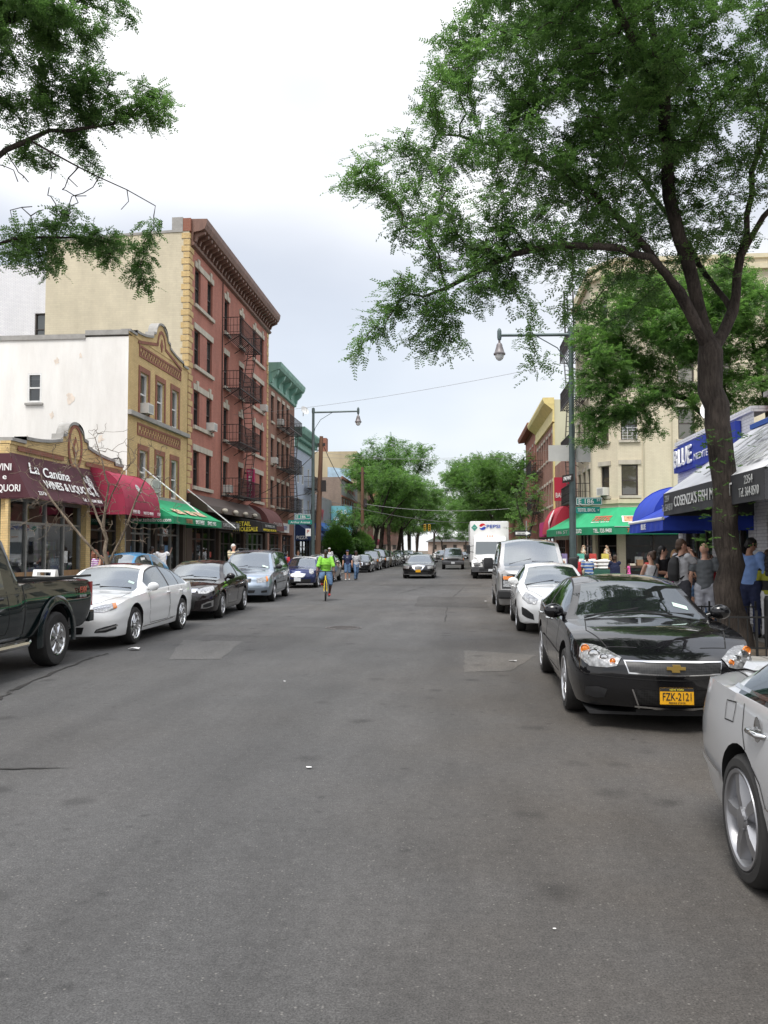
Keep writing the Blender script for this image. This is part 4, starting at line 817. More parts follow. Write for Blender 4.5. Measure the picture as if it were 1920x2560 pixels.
# --- fish market
t = thing('fish_market', 'low fish market with white brick front under the long dark lettered awning', 'shop',(9,13.5,.15))
mb = MB(); FX.wall(mb, 5, 18.2, .15, 4.45, [(5.5, 10.4, .15, 2.6), (13.4, 17.6, .15, 2.5), (11.55, 12.55, .15, 2.3)], .3); mb.build('wall', WHB, t); shell(t, 6.3, 20, 5, 18.2, .15, 4.45, WHB, faces='NB', name='side_wall')
mb = MB(); mb.box(6.6,8.6,17.2,18.15,4.2,5.0); mb.box(6.55,9.5,9,17.18,4.2,4.62); mb.build('brick_parapet', RED, t)
mb = MB(); mb.box(6.5,8.7,17.1,18.22,5.0,5.1); mb.build('coping', GSTONE, t)
shopfront(FX, t,13.45,17.55,2.45,4, BFR, kick=.6, door=(1,)); shopfront(FX, t,5.55,10.35,2.55,4, ALU, kick=.6)
mb = MB(); FX.box(mb,11.56,12.54,-.2,-.12,.16,2.29)
for k in range(24): FX.box(mb,11.57,12.53,-.119,-.105,.2 + k * .087,.25 + k * .087)
mb.build('roller_shutter', LETG, t)
mb = MB(); FX.box(mb,11.4,12.7,.003,.45,2.31,2.46); mb.build('shutter_box', ALU, t)
CHAR = mat('charcoal_awning', (.042, .043, .048), .7, noise=.15, nscale=2, dirt=.2); AWHT = mat('white_awning_cloth', (.66, .66, .68), .75, noise=.1, nscale=1.2, dirt=.25)
aw = awning('shop_awning', 'long awning with white sloping top and charcoal front lettered for a fish shop', 'awning', FX,12.35,18.25, [(.02,4.32),(.95,3.63),(1.9,2.94)], AWHT, val=.47, vm=CHAR, fold=.006)
def fs(a, q): return FX.p(a,.02 + 1.88 * q,4.32 - 1.38 * q) + Vector((-.59,0,.8)) * .03
USL = Vector((1.88,0,1.38)).normalized()
text(aw, 'FISH', LETG, fs(15.6, .42), TL, USL, 2.6, .75, bold=.01); text(aw, 'MARKET', LETG, fs(14.4, .86), TL, USL, 3.5, .75, bold=.01)
text(aw, "COSENZA'S FISH MARKET", LETW, FX.p(15.5,1.915,2.62), TL, UZ,3.55,.2, bold=.008)
for a in (17.85, 12.95): text(aw, '2354', LETG, FX.p(a, 1.915, 2.75), TL, UZ, .36, .13); text(aw, 'Tel. 364-8510', LETG, FX.p(a, 1.915, 2.56), TL, UZ, .86, .14)
mb = MB(); mb.bar(FX.p(12.35,.03,4.36), FX.p(18.25,.03,4.36),.1); mb.build('blue_edge', mat('blue_trim',(.03,.1,.4),.5), aw)
# --- blue white brick restaurant
BLUE = mat('royal_blue', (.022, .05, .36), .5, noise=.08, nscale=2); BLUEC = fabric('royal_blue_canvas', (.02, .055, .42), .08)
t = thing('white_brick_restaurant', 'low white painted brick restaurant on the near corner with blue sign and awnings', 'restaurant',(9,21.3,.15))
mb = MB(); FX.wall(mb, 18.22, 24.45, .15, 4.7, [(18.7, 20.9, .15, 2.35), (21.3, 24, .9, 2.35)], .25); mb.build('wall', WHB, t); shell(t, 6.3, 20, 18.22, 24.45, .15, 4.7, WHB, faces='NB', name='side_wall')
mb = MB(); FX.box(mb,18.22,24.5,-.3,.06,4.7,4.82); mb.build('coping', WHB, t); shopfront(FX, t,18.75,20.85,2.3,2, BFR, kick=.4, door=(1,)); FX.window(t,(21.3,24,.9,2.35), BFR, SHOPG, rail=0, vb=2)
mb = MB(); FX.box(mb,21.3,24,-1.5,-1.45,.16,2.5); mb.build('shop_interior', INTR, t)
t = thing('shop_sign', 'blue restaurant sign board with big raised white letters on white brick', 'sign', FX.p(21.8, 0, 3.9)); mb = MB(); mb.hexa([FX.p(a, d, z) for z, dd in ((3.92, 0), (4.62, .0)) for a, d in ((19.0, .01), (24.3, .01), (24.3, .14), (19.0, .14))]); mb.build('sign_board', BLUE, t)
text(t, 'BLUE', LETW, FX.p(23.25,.15,4.06), TL, UZ,1.75,.46, bold=.02, ext=.02, off=.03)
text(t, 'MEDITERRANEAN', LETW, FX.p(20.75,.15,4.08), TL, UZ,2.9,.17)
aw = awning('shop_awning', 'royal blue sloping awning with white front bar beside the charcoal awning', 'awning', FX, 18.3, 21.8, [(.02, 3.5), (.95, 2.9), (1.9, 2.4)], BLUEC, val=.24); text(aw, 'BLUE', LETW, FX.p(20.1, 1.92, 2.22), TL, UZ, .5, .13)
mb = MB(); mb.tube([FX.p(18.28,1.91,2.42), FX.p(21.82,1.91,2.42)],.035,8); mb.build('front_bar', LETW, aw)
awning('shop_awning', 'royal blue rounded awning at the restaurant corner by the side street', 'awning', FX,21.9,24.4, dome(.02,1.32,3.56,2.45), BLUEC, val=.1)
dish((6.75,22.3,5.35), 'white satellite dish on the white brick restaurant roof by the tree trunk', r=.34, face=(-.5,-.8,.3))
# --- cream corner apartment block
t = thing('cream_corner_block', 'cream painted brick corner apartment block above the green corner awning', 'apartment building',(12,49,.15))
C0, C1 = Vector((XR,45.2,0)), Vector((8.25,43.7,0)); ch = (C1 - C0); cl_ = ch.length; FC = Fac(C0, ch.normalized(),(-ch.y / cl_ * -1,-ch.x / cl_,0)); FC.N = Vector((ch.y,-ch.x,0)).normalized()
F6 = south(43.7); CZ = ((4.56,6.15),(7.45,9.1),(10.4,12.05),(13.3,14.9)); ZT = 16.9
w6 = [(a - .42, a + .42, *z) for a in (8.85,11.75,13.6,16.2) for z in CZ]; wr = [(a - .4, a + .4, *z) for a in (46.4,48.1,49.9) for z in CZ]; wc = [(cl_ / 2 - .3, cl_ / 2 + .3, *z) for z in CZ]
mb = MB(); F6.wall(mb,8.25,24,3.6, ZT, w6,.2); FR.wall(mb,45.2,51.2,3.6, ZT, wr,.2); FC.wall(mb,0, cl_,3.6, ZT, wc,.2); mb.quad((XR,51.2,.15),(24,51.2,.15),(24,51.2, ZT),(XR,51.2, ZT))
F6.wall(mb,8.25,24,.15,3.598, [(8.6,18.5,.15,2.75)],.25); FR.wall(mb,45.2,51.2,.15,3.598, [(45.5,50.9,.15,2.75)],.25); FC.wall(mb,0, cl_,.15,3.598, [(.15, cl_ - .15,.15,2.75)],.25); mb.build('wall', CREAM, t)
mb = MB()
for f, a0, a1 in ((F6,8.2,24),(FR,45.25,51.2),(FC,-.02, cl_ + .02)):
 f.box(mb, a0, a1,.003,.1,4.15,4.36); f.box(mb, a0, a1,.003,.25, ZT - .7, ZT - .45); f.box(mb, a0, a1,.003,.12, ZT - .1, ZT + .12)
mb.each('stone_band', mat('cream_stone',(.6,.54,.38),.8, noise=.1, dirt=.3), t)
mb = MB()
for f, ws in ((F6, w6),(FR, wr),(FC, wc)):
 for o in ws: f.box(mb, o[0] - .15, o[1] + .15,.003,.06, o[3] + .02, o[3] + .25); f.box(mb, o[0] - .12, o[1] + .12,.003,.1, o[2] - .14, o[2]); f.window(t, o, BFR, PANE, d=-.12)
mb.each('lintel', STONE, t); mb = MB(); mb.quad((XR + .3, 45.2, ZT - .2), (8.5, 43.9, ZT - .2), (24, 43.9, ZT - .2), (24, 51.2, ZT - .2)); mb.build('roof', ROOFM, t)
shopfront(F6, t,8.65,18.45,2.7,7, BFR, kick=.5, door=(1,4)); shopfront(FR, t,45.55,50.85,2.7,4, BFR, kick=.5, door=(2,)); shopfront(FC, t,.2, cl_ - .2,2.7,1, BFR, kick=.5)
fire_escape(FR, t, [(46.2,50.6, z) for z in (13.1,10.2,7.25,4.45)],1.0, [(50,13.,48.6,10.2,.6),(48.6,10.1,50,7.3,.6),(50,7.2,48.6,4.5,.6),(48,16.7,47.6,13.1,.8)], DKIRON)
ac_unit(FC, cl_ / 2,4.6, 'white air conditioner in the narrow chamfer window of the cream corner block', w=.5)
mb = MB()
for k in range(5): F6.box(mb,8.45,9.25,.12,.135,7.5 + k * .14,7.515 + k * .14)
for k in range(4): F6.box(mb,8.5 + k * .23,8.515 + k * .23,.12,.135,7.45,8.1)
mb.each('window_guard', LETW, t)
mb = MB(); mb.tube([F6.p(9.55,.06,3.7), F6.p(9.55,.06, ZT - .8)],.035,6); mb.tube([F6.p(11.0,.04,4.4), F6.p(11.0,.04,12)],.025,6); mb.build('drain_pipe', mat('cream_pipe',(.5,.45,.33),.6), t)
# wrapping green corner awning
aw = thing('shop_awning', 'large green corner awning wrapping the cream block with red and white lettering', 'awning',(9,43,2.5)); mb = MB(); v = MB()
top = [(XR - .03,50.9),(XR - .03,45.2),(8.22,43.66),(18.6,43.66)]; fr = [(5.35,51.1),(6.1,44.4),(7.75,42.2),(18.8,42.2)]; zt, zf, zb = 3.95,2.92,2.52
for i in range(3):
 n = 12
 for k in range(n):
  q0, q1 = k / n,(k + 1) / n; lp = lambda A, q, z: (A[i][0] + (A[i+1][0] - A[i][0]) * q, A[i][1] + (A[i+1][1] - A[i][1]) * q, z)
  s0 = -.025 * math.sin(math.pi * ((k % 3) / 3)); mb.quad(lp(fr, q0, zf), lp(fr, q1, zf), lp(top, q1, zt), lp(top, q0, zt)); v.quad(lp(fr, q0, zb), lp(fr, q1, zb), lp(fr, q1, zf), lp(fr, q0, zf))
mb.build('canopy', GREEN, aw); v.build('valance', DGREEN, aw)
mb = MB()
for i in range(3): mb.tube([(fr[i][0] + .03, fr[i][1], zf - .02),(fr[i+1][0] + .03, fr[i+1][1], zf - .02)],.025,6)
mb.build('awning_frame', ALU, aw)
def e2(i, q, z): A, B = Vector((*fr[i],0)), Vector((*fr[i+1],0)); p = A.lerp(B, q); tt = (B - A).normalized(); return p + tt.cross(UZ) * .01 + UZ * z, tt
def sl2(i, q, h): A, B = Vector((*fr[i], zf)), Vector((*fr[i+1], zf)); C, D = Vector((*top[i], zt)), Vector((*top[i+1], zt)); lo = A.lerp(B, q); hi = C.lerp(D, q); tt = (B - A).normalized(); u = (hi - lo); return lo.lerp(hi, h) + tt.cross(u).normalized() * .015, tt, u
p, tt = e2(1, .72, 2.62); text(aw, 'TEL. 733-9400', LETW, p, tt, UZ, 1.25, .2, bold=.008); p, tt = e2(1, .12, 2.62); text(aw, '2372', LETW, p, tt, UZ, .4, .2, bold=.008)
p, tt = e2(0, .6, 2.64); text(aw, 'CORNER ARTHUR', LETG, p, tt, UZ, 3.2, .17) if False else text(aw, '186 ST', LETG, p, tt, UZ, 2.6, .17)
p, tt, u = sl2(1, .6, .3); text(aw, 'TEITEL', LETR, p, tt, u, 1.25, .38, shear=.25, bold=.02); p, tt, u = sl2(1, .6, .2); text(aw, 'BROTHERS   SINCE 1915', LETW, p, tt, u, 1.2, .07, bold=.01)
p, tt = e2(2, .095, 2.62); text(aw, 'TEITEL', LETR, p, tt, UZ, .85, .2, shear=.25, bold=.01); p, tt = e2(2, .225, 2.62); text(aw, 'BROTHERS', LETW, p, tt, UZ, 1.5, .2, bold=.01); p, tt = e2(2, .42, 2.62); text(aw, 'WHOLESALE', LETW, p, tt, UZ, 1.9, .2); p, tt = e2(2, .62, 2.62); text(aw, 'RETAIL', LETW, p, tt, UZ, 1.2, .2)
mb = MB(); A = [sl2(2, q, h) for q, h in ((.035,.2),(.16,.2),(.16,.52),(.025,.52))]; nn_ = A[0][1].cross(A[0][2]).normalized() * .01; mb.quad(*[x[0] + nn_ for x in A]); mb.build('picture_border', LETW, aw)
mb = MB(); A = [sl2(2, q, h) for q, h in ((.042,.225),(.153,.225),(.153,.495),(.033,.495))]; mb.quad(*[x[0] + nn_ * 2 for x in A]); mb.build('printed_picture', mat('food_print',(.5,.22,.12),.6, noise=.8, nscale=5), aw)
# --- brown brick building with red dome awnings, yellow corniced building, red blocks
t = thing('brown_brick_building', 'plain brown brick building behind the right street lamp with red rounded awnings', 'building',(12,57,.15)); ws = [(a - .4, a + .4,4.9,6.6) for a in (52.6,54.4,56.4,58.4,60.6)]
mb = MB(); FR.wall(mb, 51.25, 62.4, .15, 7.95, ws + [(51.8, 56.5, .15, 2.7), (57, 62, .15, 2.7)], .2); mb.build('wall', REDB, t); shell(t, XR, 22, 51.25, 62.4, .15, 7.95, REDB, name='side_wall')
for o in ws: FR.window(t, o, BFR, PANE)
shopfront(FR, t, 51.85, 56.45, 2.65, 4, BFR, door=(1,)); shopfront(FR, t, 57.05, 61.95, 2.65, 4, BFR, door=(1,)); SCAR = fabric('scarlet_canvas', (.4, .02, .045)); MAG = fabric('magenta_canvas', (.45, .02, .16))
aw = awning('shop_awning', 'scarlet rounded awning with white figure emblem beyond the green corner awning', 'awning', FR, 51.4, 58.6, dome(.02, 1.35, 4.75, 2.8), SCAR, val=.02); text(aw, 'BAKERY', LETW, FR.p(56.4, 1.36, 3.0), TL, UZ, 2.2, .3) if False else None
mb = MB(); pts = [(0,0),(.2,.1),(.3,.45),(.55,.5),(.5,.9),(.3,1.15),(.1,1.3),(-.2,1.25),(-.35,1.0),(-.2,.75),(-.3,.5),(-.1,.3)]
mb.add([FR.p(54.2 - x * 1.3,1.37 - max(0, y - .6) * .5,3.05 + y) for x, y in pts], [tuple(range(len(pts)))]); mb.build('white_emblem', LETW, aw)
awning('shop_awning', 'magenta straight awning beyond the scarlet rounded awning', 'awning', FR,59,62.2, [(.02,3.9),(1.2,3.7)], MAG, val=1.0)
mb = MB(); mb.box(5.85, 7.1, 51.2, 51.25, 2.35, 2.75); o = mb.build('hanging_sign', mat('cream_sign', (.6, .55, .5), .6, noise=.2, nscale=8), None, (6.4, 51.2, 2.5)); setp(o, 'small cream hanging sign board below the scarlet awning', 'sign')
t = thing('shop_sign', 'red square sign hanging high on the brown brick building near its fire escape', 'sign', (6.7, 51.6, 4.9)); mb = MB(); mb.box(5.9, 7.1, 51.55, 51.7, 4.75, 6.2); mb.build('sign_board', mat('red_sign', (.45, .02, .05), .5), t); text(t, 'BAR', LETW, (6.2, 51.54, 4.95), (1, 0, 0), UZ, .45, .3)
def block_r(name, lb, y0, y1, h, m, cm, ch_, zs, n, fm=WFR, sidem=None):
 t = thing(name, lb, 'building',(XR + 5,(y0 + y1) / 2,.15)); st = (y1 - y0) / n; ws = [(y0 + st * (k + .5) - .42, y0 + st * (k + .5) + .42, z, z + 1.75) for k in range(n) for z in zs]
 mb = MB(); FR.wall(mb, y0, y1, .15, h, ws + [(y0 + .6, y1 - .6, .15, 2.8)], .2); mb.build('wall', m, t); shell(t, XR, 22, y0, y1, .15, h, sidem or m, name='side_wall')
 mb = MB(); FR.prism(mb, [(.003, h - ch_),(.15, h - ch_ + .05),(.12, h - ch_ * .45),(.75, h - .25),(.85, h),(.85, h + .15),(.003, h + .15)], y0 - .05, y1 - .06); mb.build('cornice', cm, t)
 mb = MB()
 for o in ws: FR.box(mb, o[0] - .1, o[1] + .1,.003,.06, o[3], o[3] + .22); FR.box(mb, o[0] - .1, o[1] + .1,.003,.1, o[2] - .14, o[2]); FR.window(t, o, fm, PANE)
 mb.each('lintel', STONE, t); shopfront(FR, t, y0 + .65, y1 - .65, 2.75, 5, BFR, inner=False); mb = MB(); FR.quad(mb, y0 + .6, y1 - .6, -1, .15, 2.8); mb.build('shop_interior', INTR, t); return t
GRNB = mat('pale_green_stucco',(.56,.55,.4),.85, noise=.1, nscale=.8, dirt=.2, streak=True)
t = block_r('corniced_brick_building', 'brick building with projecting pale yellow cornice and tall white windows', 62.5, 76.5, 13, REDB, YCORN, 1.7, (8.9, 5.2), 7, sidem=GRNB); mb = MB(); FR.box(mb, 62.45, 63.1, .003, .08, 3, 11.2); mb.build('yellow_pilaster', YCORN, t)
fire_escape(FR, t, [(71,75.8, z) for z in (8.4,5.)],1.0, [(75,8.3,73.6,5.,.6)], DKIRON)
t = block_r('red_brick_building', 'plain red brick building with flat parapet beyond the yellow cornice',76.7,89,13.3, RED, REDTRIM,.4,(9.9,7.,4.2),5); fire_escape(FR, t, [(78,84, z) for z in (9.5,6.6)],1.0, [(83,9.4,81.4,6.6,.6)], DKIRON)
block_r('red_brick_building', 'lower brown brick row behind the small pale green street tree', 89.3, 104, 9.6, REDB, CORN, .6, (6.8, 4.), 7); block_r('red_brick_building', 'red brick row half hidden by the far right street trees', 104.2, 128, 11, RED, CORN, .7, (7., 4.2), 10); block_r('red_brick_building', 'brown terrace at the vanishing end of the right pavement', 128.3, 170, 10, REDB, CORN, .7, (6.6, 4.), 12)
t = thing('dark_roof_block', 'brick block with dark roofline rising behind the cream corner block', 'building', (26, 50, .15)); mb = MB(); mb.box(17, 34, 53, 64, .15, 18.6); mb.build('wall', CREAM, t); mb = MB(); mb.box(16.8, 34.2, 52.8, 64.2, 18.6, 19.2); mb.build('roof', BLACKM, t)
t = thing('pink_house', 'pale pink house closing the far end of the street', 'house', (-1, 330, 0)); mb = MB(); mb.box(-12, 9, 330, 345, 0, 5); mb.build('wall', mat('pink_render', (.55, .42, .36), .8, noise=.15, nscale=.5), t)
mb = MB(); mb.hexa([(-13,329,5),(10,329,5),(10,346,5),(-13,346,5),(-9,336,7),(6,336,7),(6,340,7),(-9,340,7)]); mb.build('roof', ROOFM, t)
S = south(330)
for i in range(5): mb = MB(); S.box(mb,-10 + i * 4,-8.6 + i * 4,.01,.1,2,3.8); mb.build('window', BFR, t)
# ================================================================== STREET FURNITURE
POLE = mat('pole_green_grey', (.085, .115, .115), .5, metal=.3, noise=.2, nscale=4, dirt=.3); LAMPM = mat('lamp_brown_grey', (.16, .145, .145), .45, metal=.3, noise=.2); GLOBE = mat('lamp_glass', (.72, .72, .7), .25)
def street_lamp(x, y, h, arm, label):
 t = thing('street_lamp', label, 'street lamp', (x, y, .15)); m = MB(); m.tube([(0, 0, 0), (0, 0, .25), (0, 0, .5), (0, 0, 1.0), (0, 0, h * .6), (0, 0, h + .1)], [.2, .2, .15, .125, .1, .075], 10); m.local('pole', POLE, t, angle=40)
 sx = 1 if arm > 0 else -1; a = MB(); a.tube([(0,0, h - .05),(arm,0, h - .02)], [.06,.05],8); a.lathe([(.06,-.18),(.075,-.1),(.075,.12),(.05,.2),(0,.24)],10, Matrix.Translation((arm,0, h))); a.lathe([(.09,-.1),(.1,0),(.09,.2),(0,.26)],10, Matrix.Translation((0,0, h))); a.local('arm', POLE, t, angle=40)
 b = MB(); b.tube([(0,0, h - 1.5),(sx * .12,0, h - 1.0),(sx * .45,0, h - .5),(sx * 1.15,0, h - .08)],.018,6); b.local('brace', POLE, t)
 l = MB(); M = Matrix.Translation((arm,0, h - .18)) @ Matrix.Scale(.78,4); l.lathe([(.045,0),(.05,-.12),(.1,-.16),(.13,-.22),(.14,-.3),(.18,-.42),(.22,-.56),(.26,-.6),(.26,-.66),(.2,-.67)],16, M); L_ = l.local('lamp_head', LAMPM, t, angle=40)
 g = MB(); g.lathe([(.2,-.665),(.19,-.76),(.14,-.86),(.06,-.92),(0,-.93)],16, M); subpart(g.local('globe', GLOBE, t, angle=60), L_)
 k = MB(); 
 for z in (1.8,2.6,3.15,3.4,4.5,5.8,6.): k.tube([(0,0, z),(0,0, z + .03)],.125 - .008 * z,10)
 k.local('band', ALU, t); return t
street_lamp(3.86, 28.5, 9.0, -2.42, 'green grey street lamp at the right corner with its arm reaching over the road'); street_lamp(-8.75, 49.5, 10.0, 2.75, 'green grey street lamp on the left pavement beside the leaning wooden pole')
SG = mat('sign_green', (.01, .25, .2), .45); SB = mat('sign_back', (.5, .5, .47), .5, noise=.06)
def plate(name, label, cat, c, w, h, m, lines, T=(1,0,0), lm=None, th=.02, border=None):
 t = thing(name, label, cat, c); T = Vector(T).normalized(); N = T.cross(UZ); C_ = Vector(c); mb = MB()
 def bx(mb, a0, a1, z0, z1, d0, d1): return mb.hexa([C_ + T * a + N * d + UZ * z for z in (z0, z1) for a, d in ((a0, d0),(a1, d0),(a1, d1),(a0, d1))])
 bx(mb,-w / 2, w / 2,-h / 2, h / 2,-th,0); mb.build('sign_plate', m, t)
 if border: b = MB(); e = .02; [bx(b, *q,0.001,.004) for q in ((-w/2+.01, w/2-.01, h/2-e-.01, h/2-.01),(-w/2+.01, w/2-.01,-h/2+.01,-h/2+e+.01),(-w/2+.01,-w/2+.01+e,-h/2+e+.01, h/2-e-.01),(w/2-.01-e, w/2-.01,-h/2+e+.01, h/2-e-.01))]; b.build('border', border, t)
 for s, a, z, ww, hh in lines: text(t, s, lm or LETW, C_ + T * a + UZ * z, T, UZ, ww, hh, bold=.006)
 return t
plate('street_sign', 'upper green street name sign on the right street lamp', 'street sign', (4.4, 28.4, 3.38), .86, .26, SG, [('E 186', -.1, -.075, .5, .155), ('ST', .32, .0, .13, .08)], border=LETW)
plate('street_sign', 'lower green street name sign on the right street lamp', 'street sign', (4.36, 28.4, 3.08), .8, .22, SG, [('TEITEL BROS.', -.05, -.05, .6, .11), ('W', .34, -.03, .06, .06)])
plate('sign_board', 'large blank pale board behind the right street lamp pole, left of it', 'board', (3.45, 28.66, 5.05), .72, .55, SB, []); plate('sign_board', 'large blank pale board behind the right street lamp pole, right of it', 'board', (4.26, 28.68, 5.02), .5, .56, SB, [])
plate('one_way_sign', 'narrow one way sign seen edge on, strapped to the right street lamp', 'one way sign', (3.68, 28.3, 4.15), .75, .26, LETK, [('ONE WAY', 0, -.06, .55, .13)], T=(.35, -.94, 0))
plate('street_sign', 'upper green street name sign on the left street lamp', 'street sign', (-9.35, 49.4, 3.75), .95, .28, SG, [('E 186', -.1, -.08, .55, .16), ('ST', .35, 0, .15, .08)], border=LETW); plate('street_sign', 'lower longer green street name sign on the left street lamp', 'street sign', (-9.5, 49.4, 3.42), 1.5, .26, SG, [('Arthur Avenue', 0, -.07, 1.2, .14)])
plate('parking_sign', 'white parking sign with red ring mark on the left street lamp', 'parking sign', (-9.02, 49.4, 2.8), .32, .45, LETW, [('P', 0, -.05, .14, .2)], lm=LETR)
def sign_post(x, y, h, label):
 t = thing('sign_post', label, 'post', (x, y, .15)); m = MB(); m.tube([(0, 0, 0), (0, 0, h)], .032, 8); m.local('post', ALU, t)
sign_post(3.75,46.3,3.2, 'thin steel post carrying the black and white arrow sign')
t = plate('one_way_sign', 'black and white arrow sign on its own post before the magenta awning', 'one way sign',(3.55,46.2,2.66),.92,.31, LETK, [])
mb = MB(); P0 = Vector((3.55,46.195,2.66)); ar = [(-.4,-.07),(.18,-.07),(.18,-.12),(.42,0),(.18,.12),(.18,.07),(-.4,.07)]; mb.add([P0 + Vector((a,0, z)) for a, z in ar], [tuple(range(7))]); mb.build('arrow', LETW, t); text(t, 'ONE WAY', LETK,(3.46,46.19,2.617),(1,0,0), UZ,.46,.085, bold=.01)
WPOLE = mat('weathered_wood_pole',(.14,.075,.045),.85, noise=.35, nscale=3, dirt=.5, streak=True, bump=.3, bscale=20)
def utility_pole(x, y, h, lean, label):
 t = thing('utility_pole', label, 'utility pole', (x, y, .15)); m = MB(); m.tube([(0, 0, 0), (lean * .5, 0, h / 2), (lean, 0, h)], [.19, .16, .12], 10); m.local('pole', WPOLE, t, angle=40)
 b = MB(); b.box(lean - .25, lean + .25,-.06,.06, h * .93, h * .95); b.box(lean * .6 + .12, lean * .6 + .4,-.15,.15, h * .6, h * .68); b.local('bracket', DKIRON, t)
utility_pole(-9.0, 52.5, 8.9, .25, 'leaning brown wooden utility pole just behind the left street lamp'); utility_pole(-8.75, 75.5, 9.2, 0, 'second brown wooden utility pole among the left street trees')
WIRE = mat('wire_black',(.03,.03,.03),.6)
def wire(a, b, sag, r, label, m=WIRE):
 a, b = Vector(a), Vector(b); mb = MB(); P = [a.lerp(b, k / 16) - UZ * sag * 4 * (k / 16) * (1 - k / 16) - a for k in range(17)]; mb.tube(P, r, 5); o = mb.build('overhead_wire', m, None, (0, 0, 0)); o.location = a; setp(o, label, 'wire')
GW = mat('wire_grey',(.25,.25,.25),.5)
wire((-13.0, 47, 9.6), (3.9, 30.6, 8.6), .25, .008, 'thin wire crossing the sky from the red tenement to the right street lamp', GW); wire((-8.8, 52.5, 8.0), (4, 62, 8.6), .3, .008, 'grey wire crossing the street below the lamp arms', GW); wire((-8.8, 52.6, 7.7), (7.2, 64, 9.4), .35, .008, 'second grey wire crossing to the yellow corniced building', GW)
wire((-13.1, 52, 5.1), (-8.9, 52.5, 8.2), .35, .02, 'black cable from the red tenement up to the leaning pole'); wire((-8.7, 52.6, 8.6), (-8.7, 75.4, 5.8), .7, .022, 'thick black cable drooping between the two wooden poles'); wire((-8.75, 52.5, 5.0), (3.6, 84, 4.6), .6, .02, 'grey cable sagging across the street in front of the trees', GW); wire((-13, 44.6, 4.75), (-8.9, 52.4, 5.5), .3, .025, 'black cable along the brown shop canopy to the leaning pole'); wire((-8.8, 75.5, 6.0), (4.3, 70, 5.2), .4, .02, 'grey cable crossing between the second wooden pole and the right trees', GW)
# --- tree pit fence and posts on the right pavement
FEN = mat('fence_black_iron',(.02,.02,.02),.5, metal=.3, noise=.2)
def pit_fence(x0, x1, y0, y1, label):
 t = thing('tree_pit_fence', label, 'fence',((x0 + x1) / 2,(y0 + y1) / 2,.15)); r = MB(); p = MB(); z = .15
 C4 = [(x0, y0),(x1, y0),(x1, y1),(x0, y1)]
 for i in range(4):
  a, b = C4[i], C4[(i + 1) % 4]; n = max(3, int(math.hypot(b[0] - a[0], b[1] - a[1]) / .13))
  if i == 1: continue
  r.bar((*a, z + .58),(*b, z + .58),.025); r.bar((*a, z + .12),(*b, z + .12),.025)
  for k in range(n + 1): q = k / n; x, y = a[0] + (b[0] - a[0]) * q, a[1] + (b[1] - a[1]) * q; p.bar((x, y, z),(x, y, z + (.68 if k % 6 == 0 else .6)),.016 if k % 6 else .03)
 r.build('rail', FEN, t); p.build('picket', FEN, t)
pit_fence(3.66,5.25,12.95,15.3, 'low black iron fence around the big tree pit on the right')
mb = MB(); v = blob([(3.7,12.99),(5.2,12.99),(5.2,15.26),(3.7,15.26)],.156,.02,5); mb.add(v + [(4.4,14.1,.19)], [(i,(i + 1) % len(v), len(v)) for i in range(len(v))]); struct('soil', mb, SOIL)
t = thing('bollard', 'short dark post standing by the tree pit fence near the blue shirt man', 'bollard', (4.92, 13.75, .15)); mb = MB(); mb.tube([(0, 0, 0), (0, 0, .8), (0, 0, .86)], [.07, .07, .05], 10); mb.local('post', FEN, t)
# --- produce stand and goods before the corner shop
GRNP = mat('stand_green_wood', (.02, .09, .06), .6, noise=.2, nscale=5); SACK = mat('white_sack', (.72, .71, .68), .8, noise=.1, nscale=6, bump=.3, bscale=12)
t = thing('display_stand', 'dark green wooden stand piled before the green corner awning shop', 'stand', (6.9, 41.9, .15)); mb = MB(); mb.bbox(-.75, .75, -.4, .4, 0, .62, .02); mb.local('crate', GRNP, t)
for k in range(6):
 mb = MB(); mb.smooth = True; mb.ball((0, 0, .09), (.36, .24, .1), 14, 8); o = mb.local('rice_sack', SACK, None, angle=60); o.location = (6.5 + (k % 2) * .62, 41.75, .77 + (k // 2) * .16); o.rotation_euler = (0, 0, rng.uniform(-.2, .2)); setp(o, ('lowest', 'second', 'topmost')[k // 2] + ' plump white sack ' + ('at the street end' if k % 2 == 0 else 'at the wall end') + ' of the green stand', 'sack', 'sacks on the green stand')
for i, (x, z, c, lb) in enumerate(((6.15, 1.4, (.1, .4, .3), 'pale green carton standing upright behind the sacks'), (6.75, 1.4, (.5, .06, .05), 'red carton standing upright behind the sacks'), (7.35, 1.4, (.6, .5, .1), 'yellow carton standing upright behind the sacks'), (5.3, 1.3, (.2, .16, .3), 'purple carton on the stall by the street lamp'), (4.75, 1.3, (.4, .38, .38), 'grey carton on the stall by the street lamp'))):
 t = thing('goods_carton', lb, 'carton', (x, 42.6, .9)); m = MB(); m.bbox(-.17, .17, -.12, .12, 0, .65, .01); m.local('box', mat('carton_print', c, .5, noise=.3, nscale=6), t); m = MB(); m.box(-.12, .12, -.128, -.121, .1, .4); m.local('label', LETW, t)
 m = MB(); m.box(-.3,.3,-.25,.25,-.74,-.01); o = m.local('pedestal', GRNP, t)
